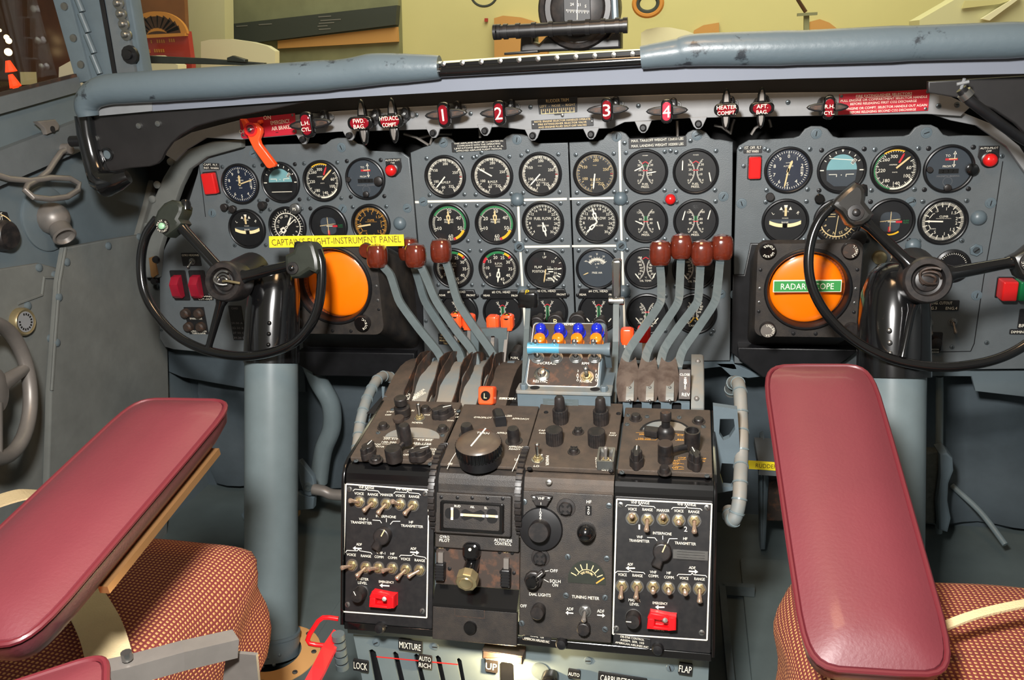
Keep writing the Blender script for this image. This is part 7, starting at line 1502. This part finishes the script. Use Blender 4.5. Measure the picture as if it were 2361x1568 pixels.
b = MB(); u.l(b, [(868, 1514), (1056, 1532)], 3, 'red_plastic'); part('red_line', b, r)
part('top_lip', MB().bar([u.p(808, 1446)+(.006,), u.p(1640, 1498)+(.006,)], .010, .008, 'steel_grey_paint', up=(0, 1, 0)), r)
u.scr([(867, 1482), (1003, 1491), (1356, 1523), (1545, 1540)], 'steel_grey_paint', .006)
def tagp(label, x, y, w, h, lines, hs=.7, mt='audio_black', z=.004, tl=0):
    placard('quadrant_tag', label, x-w/2, y-h/2, x+w/2, y+h/2, lines, mt, 'mark_white', LQ, z, .003, tilt=-4+tl, cat='tag', hs=hs)
tagp('black tag reading MIXTURE below the console', 947, 1487, 54, 24, ['MIXTURE'], .6)
tagp('black tag reading LOCK at the lower left of the quadrant', 833, 1533, 34, 26, ['LOCK'], .6)
tagp('small dark tag reading AUTO RICH between two slots', 981, 1524, 30, 30, ['AUTO', 'RICH'], .7, 'knob_black')
tagp('dark tag reading UP above the wide slot', 1134, 1534, 28, 28, ['UP'], .55, 'knob_black')
tagp('small black tag reading FLAP at the lower right of the quadrant', 1580, 1540, 32, 26, ['FLAP'], .6)
tagp('tiny black tag reading AUTO beside the black lever stub', 1324, 1552, 28, 20, ['AUTO'], .4)
tagp('black tag reading CARBURETOR AIR at the bottom picture edge', 1435, 1567, 112, 24, ['CARBURETOR AIR'], .6)
k = Kit(LQ, 1165, 1497, .004); r = thing('quadrant_lamp', 'brown rectangular lamp housing lighting the lower quadrant', 'lamp', k.M @ RZ(-4)); part('housing', MB().prism(rrect(-.029, -.007, .029, .007, .001), -.004, .02, 'rubber_brown', .002), r); part('lens', MB().box(-.024, .024, -.0078, -.0071, .004, .018, 'lamp_cream'), r)
point('quadrant_lamp_light', LQ.hit(1165, 1530, .034), 2.4, (1, .74, .40))
k = Kit(LQ, 1270, 1560, .0); r = thing('black_lever_stub', 'black rounded lever stub rising at the bottom edge of the picture', 'lever', k.M); part('stub', MB().prism(rrect(-.012, -.04, .012, .012, .010), 0, .022, 'black_gloss', .004), r); part('washer', MB().lathe([(.013, 0), (.013, .002), (0, .002)], 'lever_grey', 20), r, TR(*k.p(1246, 1546), 0))
# ================================================================ SEATS
def armrest(label, far, near, w, t, ext=0, mt='maroon_leather'):
    d = (far-near); L = d.length; y = d.normalized(); x = Vector((1, 0, 0)); x = (x-y*x.dot(y)).normalized(); F = Frame((far+near)/2, x, y); k_ = F.base()
    r = thing('armrest', label, 'armrest', k_, 'maroon leather armrests'); b = MB(); n = 32
    def ol(a, c): return [(a*math.copysign(abs(cos(2*pi*i/n+.01))**.32, cos(2*pi*i/n+.01)), c*math.copysign(abs(sin(2*pi*i/n+.01))**.20, sin(2*pi*i/n+.01))) for i in range(n)]
    rings = []
    for z, q in ((-t, .030), (-t+.003, .012), (-t*.55, .002), (-t*.25, .0), (-.010, .001), (-.004, .0035), (-.001, .010), (0.004, .022), (.0065, .036), (.0075, .052)):
        rings.append([(px, py, z) for px, py in ol(w/2-q, L/2-q)])
    b.add([p for q in rings for p in q], [(i*n+j, i*n+(j+1) % n, (i+1)*n+(j+1) % n, (i+1)*n+j) for i in range(len(rings)-1) for j in range(n)]+[tuple(range(n))[::-1], tuple((len(rings)-1)*n+j for j in range(n))], mt, True)
    part('pad', b, r); part('piping', MB().tube([(px, py, -.006) for px, py in ol(w/2-.0005, L/2-.0005)], .0028, 'maroon_piping', 8, True), r)
    return r, F, L
far = atz(1886, 850, 1.0); near = atz(2035, 1545, .72)
r, F, L = armrest('red-maroon armrest of the first officer seat, right of the pedestal', far+(far-near).normalized()*.012, near, .124, .048)
part('support', MB().box(-.035, .035, -L/2-.01, L/2-.08, -.062, -.047, 'gold_trim'), r); part('hinge_plate', MB().prism(rrect(-.03, -L/2-.06, .03, -L/2+.03, .01), -.062, -.05, 'worn_metal', .002), r)
far = atz(425, 912, .98); near = at(-112, 1470, .45)
r, F, L = armrest('dark maroon armrest of the captain seat crossing the lower left', far, near, .128, .040)
part('support', MB().box(.049, .059, -L/2+.10, L/2-.05, -.046, -.038, 'gold_trim'), r)
r, F, L = armrest('dark maroon padded end at the bottom left picture corner', atz(70, 1548, .62), atz(20, 1880, .52), .105, .05)
def cushion(label, x0, x1, y0, y1, zt, side, bulge=.02):
    r = thing('seat', label, 'seat', TR((x0+x1)/2, (y0+y1)/2, 0)); nx, ny = 44, 44; W = (x1-x0)/2; H = (y1-y0)/2; D = side
    def prof(s, half):      # s = signed arc length from centre, returns coordinate and drop
        R = .055; flat = half-R; a = abs(s)
        if a <= flat: c, d = a, 0
        elif a <= flat+R*pi/2: t = (a-flat)/R; c, d = flat+R*sin(t), R*(1-cos(t))
        else: c = half-.10*(a-flat-R*pi/2)**1.0*0.25; d = R+(a-flat-R*pi/2)
        return math.copysign(c, s), d
    SX = W-.055+.055*pi/2+D; SY = H-.055+.055*pi/2+D; v = []; uv = []
    for j in range(ny+1):
        sy = -SY+2*SY*j/ny
        for i in range(nx+1):
            sx = -SX+2*SX*i/nx; x, dx = prof(sx, W); y, dy = prof(sy, H)
            ins = 1-.10*(min(dx, .05)/.05)*(min(dy, .05)/.05)
            d = max(dx, dy)+.35*min(dx, dy)*(1 if max(dx, dy) < .06 else .0)
            z = zt-min(d, .055+D)+bulge*(1-(x/W)**2)*(1-(y/H)**2)-.004*sin(y*40+x*9)*min(1, d/.03)
            wob = .004*sin(sx*55+sy*31)*min(1, d/.04); v.append((x*ins+wob, y*ins+wob, z)); uv.append((sx, sy))
    b = MB(); b.add(v, [(j*(nx+1)+i, j*(nx+1)+i+1, (j+1)*(nx+1)+i+1, (j+1)*(nx+1)+i) for j in range(ny) for i in range(nx)], 'tweed', True); b.uv = uv
    part('cushion', b, r)
    part('seat_pan', MB().prism(rrect(-W*.9, -H*.9, W*.9, H*.9, .03), .24, zt-.07, 'lever_grey', .004), r); part('pedestal_leg', MB().prism(rrect(-W*.5, -H*.6, W*.5, H*.6, .03), 0, .24, 'lever_grey'), r); return r, W, H
sl, W, H = cushion('captain tweed seat cushion in orange and maroon weave at the lower left', -1.03, -.535, .34, .885, .425, .11)
sr, W2, H2 = cushion('first officer tweed seat cushion in orange weave behind the right armrest', .11, .60, .34, .93, .410, .11)
b = MB(); b.bar([(-W2-.012, -.25, .38), (-W2-.012, .1, .34), (-W2-.010, .12, .20)], .012, .06, 'gold_trim', up=(0, .4, 1)); part('side_rail', b, sr)
def strap(label, pts, w, zt):
    P = [Frame((0, 0, zt), (1, 0, 0), (0, 1, 0)).hit(x, y)+Vector((0, 0, dz)) for x, y, dz in pts]; o = P[0].copy(); r = thing('seat_belt', label, 'belt', TR(*o), 'beige webbing seat belts'); Q = []
    for i in range(len(P)-1):
        p0, p1, p2, p3 = P[max(i-1, 0)], P[i], P[i+1], P[min(i+2, len(P)-1)]
        for j in range(6): t = j/6; Q.append(.5*((2*p1)+(p2-p0)*t+(2*p0-5*p1+4*p2-p3)*t*t+(3*p1-p0-3*p2+p3)*t**3)-o)
    Q.append(P[-1]-o); part('webbing', MB().bar(Q, w, .0025, 'webbing'), r)
strap('wide beige seat belt lying over the captain seat cushion', [(100, 1290, .0), (165, 1350, .006), (205, 1410, .010), (240, 1480, .012), (262, 1560, .008)], .042, .442)
strap('beige seat belt crossing the right seat cushion at the picture edge', [(2150, 1486, .016), (2240, 1466, .024), (2361, 1442, .026), (2460, 1420, .02)], .010, .444)
strap('short beige belt piece at the left picture edge above the armrest', [(-60, 1200, .014), (0, 1180, .016), (60, 1160, .014), (110, 1140, .0)], .040, .438)
o = atz(370, 1520, .80); r = thing('seat_rail', 'worn grey metal armrest bar with a bolt below the captain seat cushion', 'rail', TR(*o)); P = [atz(150, 1578, .76)-o, atz(300, 1545, .78)-o, atz(420, 1512, .80)-o, atz(542, 1484, .83)-o]
part('bar', MB().bar(P, .020, .020, 'worn_metal'), r); part('bolt', MB().ball(.006, 'steel'), r, TR(*(P[-1]+Vector((-.004, -.008, .006))))); part('plate', MB().prism([(-.02, -.07), (.028, -.05), (.032, .0), (.0, .0)], -.002, .002, 'worn_metal', T=TR(*(P[-1]+Vector((-.01, 0, -.01)))) @ RX(90)), r)
b = MB(); b.tube([P[1]+Vector((0, 0, .012)), P[1]+Vector((.0, 0, .020))], .005, 'steel', 10); part('nut', b, r)
# ================================================================ UNDER THE PANEL
def beam(label, Y, pts, t=.006, mt='steel_grey_paint', cat='bracket', name='panel_bracket', grp=None):
    k = Kit(FY(Y), *pts[0]); return solo(name, MB().prism(k.pl(pts), -t, 0, mt, .001), label, cat, k.M, grp)
beam('grey flange strip under the two centre panel sheets', 1.61, [(960, 826), (1690, 830), (1700, 852), (1690, 852), (1660, 846), (1560, 858), (1400, 848), (1000, 852), (960, 856)], .05)
beam('dark angled bracket below the captain radar scope', 1.60, [(700, 838), (960, 838), (975, 858), (948, 880), (900, 880), (860, 868), (720, 866)], .01, 'black_soffit')
beam('grey gusset left of the right radar scope foot', 1.61, [(1650, 838), (1690, 838), (1760, 868), (1725, 872), (1684, 866), (1662, 846)], .01)
beam('grey panel skirt below the first officer instrument panel', 1.62, [(1990, 848), (2450, 856), (2450, 925), (2361, 915), (2249, 902), (2240, 868), (1990, 866)], .008, 'wall_paint')
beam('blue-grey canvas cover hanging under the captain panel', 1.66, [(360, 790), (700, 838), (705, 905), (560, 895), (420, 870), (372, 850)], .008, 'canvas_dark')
def pipe(label, pts, rr, mt, name='pipe', grp=None, seg=16):
    P = [at(x, y, Y) for x, y, Y in pts]; o = P[-1].copy(); P = [p-o for p in P]; Q = []
    for i in range(len(P)-1):
        p0, p1, p2, p3 = P[max(i-1, 0)], P[i], P[i+1], P[min(i+2, len(P)-1)]
        for j in range(6): t = j/6; Q.append(.5*((2*p1)+(p2-p0)*t+(2*p0-5*p1+4*p2-p3)*t*t+(3*p1-p0-3*p2+p3)*t**3))
    Q.append(P[-1]); return solo(name, MB().tube(Q, rr, mt, seg), label, name.replace('_', ' '), TR(*o), grp)
pipe('large grey air duct bending down between the left column and the pedestal', [(715, 830, 1.62), (735, 880, 1.62), (762, 930, 1.62), (765, 985, 1.62), (745, 1040, 1.62), (735, 1110, 1.62)], .021, 'tube_grey_paint', 'air_duct')
pipe('thin grey vertical rod right of the first officer column', [(2166, 868, 1.64), (2166, 960, 1.64), (2164, 1228, 1.64)], .007, 'tube_grey_paint', 'push_rod')
pipe('coiled grey spring duct low beside the left column', [(722, 1128, 1.5), (745, 1132, 1.5), (765, 1140, 1.5), (800, 1142, 1.5)], .012, 'worn_metal', 'spring_duct')
pipe('thin rod running down to the right floor corner', [(2195, 1120, 1.715), (2260, 1180, 1.66), (2318, 1256, 1.6)], .006, 'tube_grey_paint', 'linkage_rod')
k = Kit(FY(1.5), 705, 1110); r = thing('pedal_linkage', 'grey metal pedal linkage arm beside the foot of the left column', 'linkage', k.M)
part('arm', MB().prism(k.pl([(684, 1066), (692, 1062), (722, 1100), (728, 1140), (712, 1146), (700, 1140), (690, 1110)]), -.012, 0, 'steel_grey_paint', .003), r); part('eye', MB().lathe([(.010, 0), (.010, .004), (.005, .004), (.005, .001), (0, .001)], 'lever_grey', 20), r, TR(*k.p(711, 1122), 0)); part('foot', MB().prism(k.pl([(682, 1140), (722, 1150), (720, 1176), (684, 1180)]), -.02, -.004, 'steel_grey_paint', .002), r)
def pedal(label, Y, pts, mt, side, z=0):
    k = Kit(FY(Y), *pts[0]); r = thing('rudder_pedal', label, 'pedal', k.M, 'rudder pedals'); part('tread', MB().prism(k.pl(pts), -.02, 0, mt, .004), r)
    part('frame', MB().prism(k.pl(side), -.03, .012, 'steel_grey_paint', .005), r); return k, r
k, r = pedal('outboard right rudder pedal with grey tread seen right of the column', 1.6, [(2120, 1042), (2166, 1042), (2164, 1090), (2156, 1150), (2158, 1210), (2120, 1206)], 'pedal_tread', [(2162, 1040), (2180, 1036), (2194, 1050), (2196, 1080), (2184, 1110), (2182, 1150), (2190, 1190), (2182, 1222), (2160, 1216), (2156, 1150), (2164, 1090)])
b = MB()
for i in range(13): b.box(*sorted((k.p(2122, 0)[0], k.p(2156, 0)[0])), k.p(0, 1050+i*12)[1]-.0012, k.p(0, 1050+i*12)[1]+.0012, .0, .0018, 'worn_metal')
part('tread_ribs', b, r)
pedal('inboard right rudder pedal, brown tread hidden beside the red armrest', 1.58, [(1762, 1110), (1830, 1105), (1830, 1204), (1764, 1202)], 'rubber_brown', [(1754, 1012), (1762, 1008), (1772, 1100), (1764, 1262), (1752, 1262), (1750, 1100)])
pedal('captain rudder pedal, tan worn piece low behind the seat cushion', 1.56, [(640, 1150), (684, 1144), (684, 1196), (612, 1196)], 'museum_tan', [(560, 1182), (640, 1146), (650, 1154), (566, 1196)])
k = Kit(FY(1.45), 1790, 1076); r = thing('yellow_label', 'bright yellow rudder pedal label right of the ribbed tube', 'label', k.M @ RZ(-1.5)); s = k.s
part('strip', MB().prism([(-66*s, 11*s), (66*s, 11*s), (66*s, -11*s), (-66*s, -11*s)], -.0015, 0, 'yellow_label'), r); part('lettering', MB().text('RUDDER PEDALS', 0, 0, 11*s, .0004, 'ink_brown', 96*s), r); part('post', MB().box(-.03, .03, -.02, -.004, -.13, -.0015, 'panel_grey'), r)
# floor items
def fplate(label, x0, y0, x1, y1, z=.008, mt='floor_grey'):
    b = MB(); b.prism(rrect(x0, y0, x1, y1, .01), 0, z, mt, .002); return solo('floor_plate', b, label, 'floor plate', TR(0, 0, .0005), 'painted floor plates')
fplate('grey floor plate strip on the right of the pedestal', .115, 1.0, .29, 1.55)
fplate('grey floor plate left of the pedestal beside the column foot', -.66, 1.05, -.50, 1.60)
b = MB(); b.bar([(0, 0, .02), (.006, -.30, .02)], .012, .02, 'lever_grey'); b.bar([(0, 0, .02), (.06, 0, .02)], .012, .02, 'lever_grey'); solo('floor_rail', b, 'thin grey floor rail edge beside the right floor plate', 'rail', TR(.075, 1.42, 0))
r = thing('column_boot', 'tan worn floor collar around the foot of the left column', 'collar', TR(-.716, 1.135, 0)); part('collar', MB().lathe([(.085, 0), (.083, .010), (.060, .014), (.05, .014)], 'museum_tan', 36, cap=False), r)
for a in range(8): part('screw', scr(.005, 'steel', .002), r, TR(.073*cos(a*pi/4+.2), .073*sin(a*pi/4+.2), .012))
k = Kit(FY(1.12), 692, 1568); r = thing('rubber_boot', 'dark rubber boot beside the red lever at the bottom edge', 'boot', k.M); part('boot', MB(RX(-90)).lathe([(.05, -.06), (.05, -.01), (.045, .006), (.036, .018), (.028, .020), (.022, .016), (0, .014)], 'dark_boot', 32), r)
o = atz(745, 1545, 1.13); r = thing('red_lever', 'bright red floor lever with a looped wire handle left of the pedestal', 'lever', TR(*o))
P = [atz(782, 1462, 1.17)-o, atz(757, 1500, 1.15)-o, atz(735, 1545, 1.13)-o, atz(705, 1600, 1.11)-o]; part('arm', MB().bar(P, .018, .010, 'red_enamel', up=(0, -1, .3)), r)
part('loop', MB().tube([atz(x, y, 1.18)-o for x, y in ((780, 1427), (760, 1424), (745, 1424), (734, 1432), (714, 1462), (709, 1476), (714, 1484), (730, 1487), (756, 1489), (770, 1488))], .0034, 'red_enamel', 10), r)
o = atz(783, 1490, 1.16); r = thing('hinge_stack', 'stack of small grey hinge rollers at the lower left pedestal corner', 'hinge', TR(*o))
for i in range(5): part('roller', MB().tube([Vector((0, 0, .02-i*.012)), Vector((0, 0, .0115-i*.012))], .009, 'lever_grey', 14), r)
# cloth on the front wall
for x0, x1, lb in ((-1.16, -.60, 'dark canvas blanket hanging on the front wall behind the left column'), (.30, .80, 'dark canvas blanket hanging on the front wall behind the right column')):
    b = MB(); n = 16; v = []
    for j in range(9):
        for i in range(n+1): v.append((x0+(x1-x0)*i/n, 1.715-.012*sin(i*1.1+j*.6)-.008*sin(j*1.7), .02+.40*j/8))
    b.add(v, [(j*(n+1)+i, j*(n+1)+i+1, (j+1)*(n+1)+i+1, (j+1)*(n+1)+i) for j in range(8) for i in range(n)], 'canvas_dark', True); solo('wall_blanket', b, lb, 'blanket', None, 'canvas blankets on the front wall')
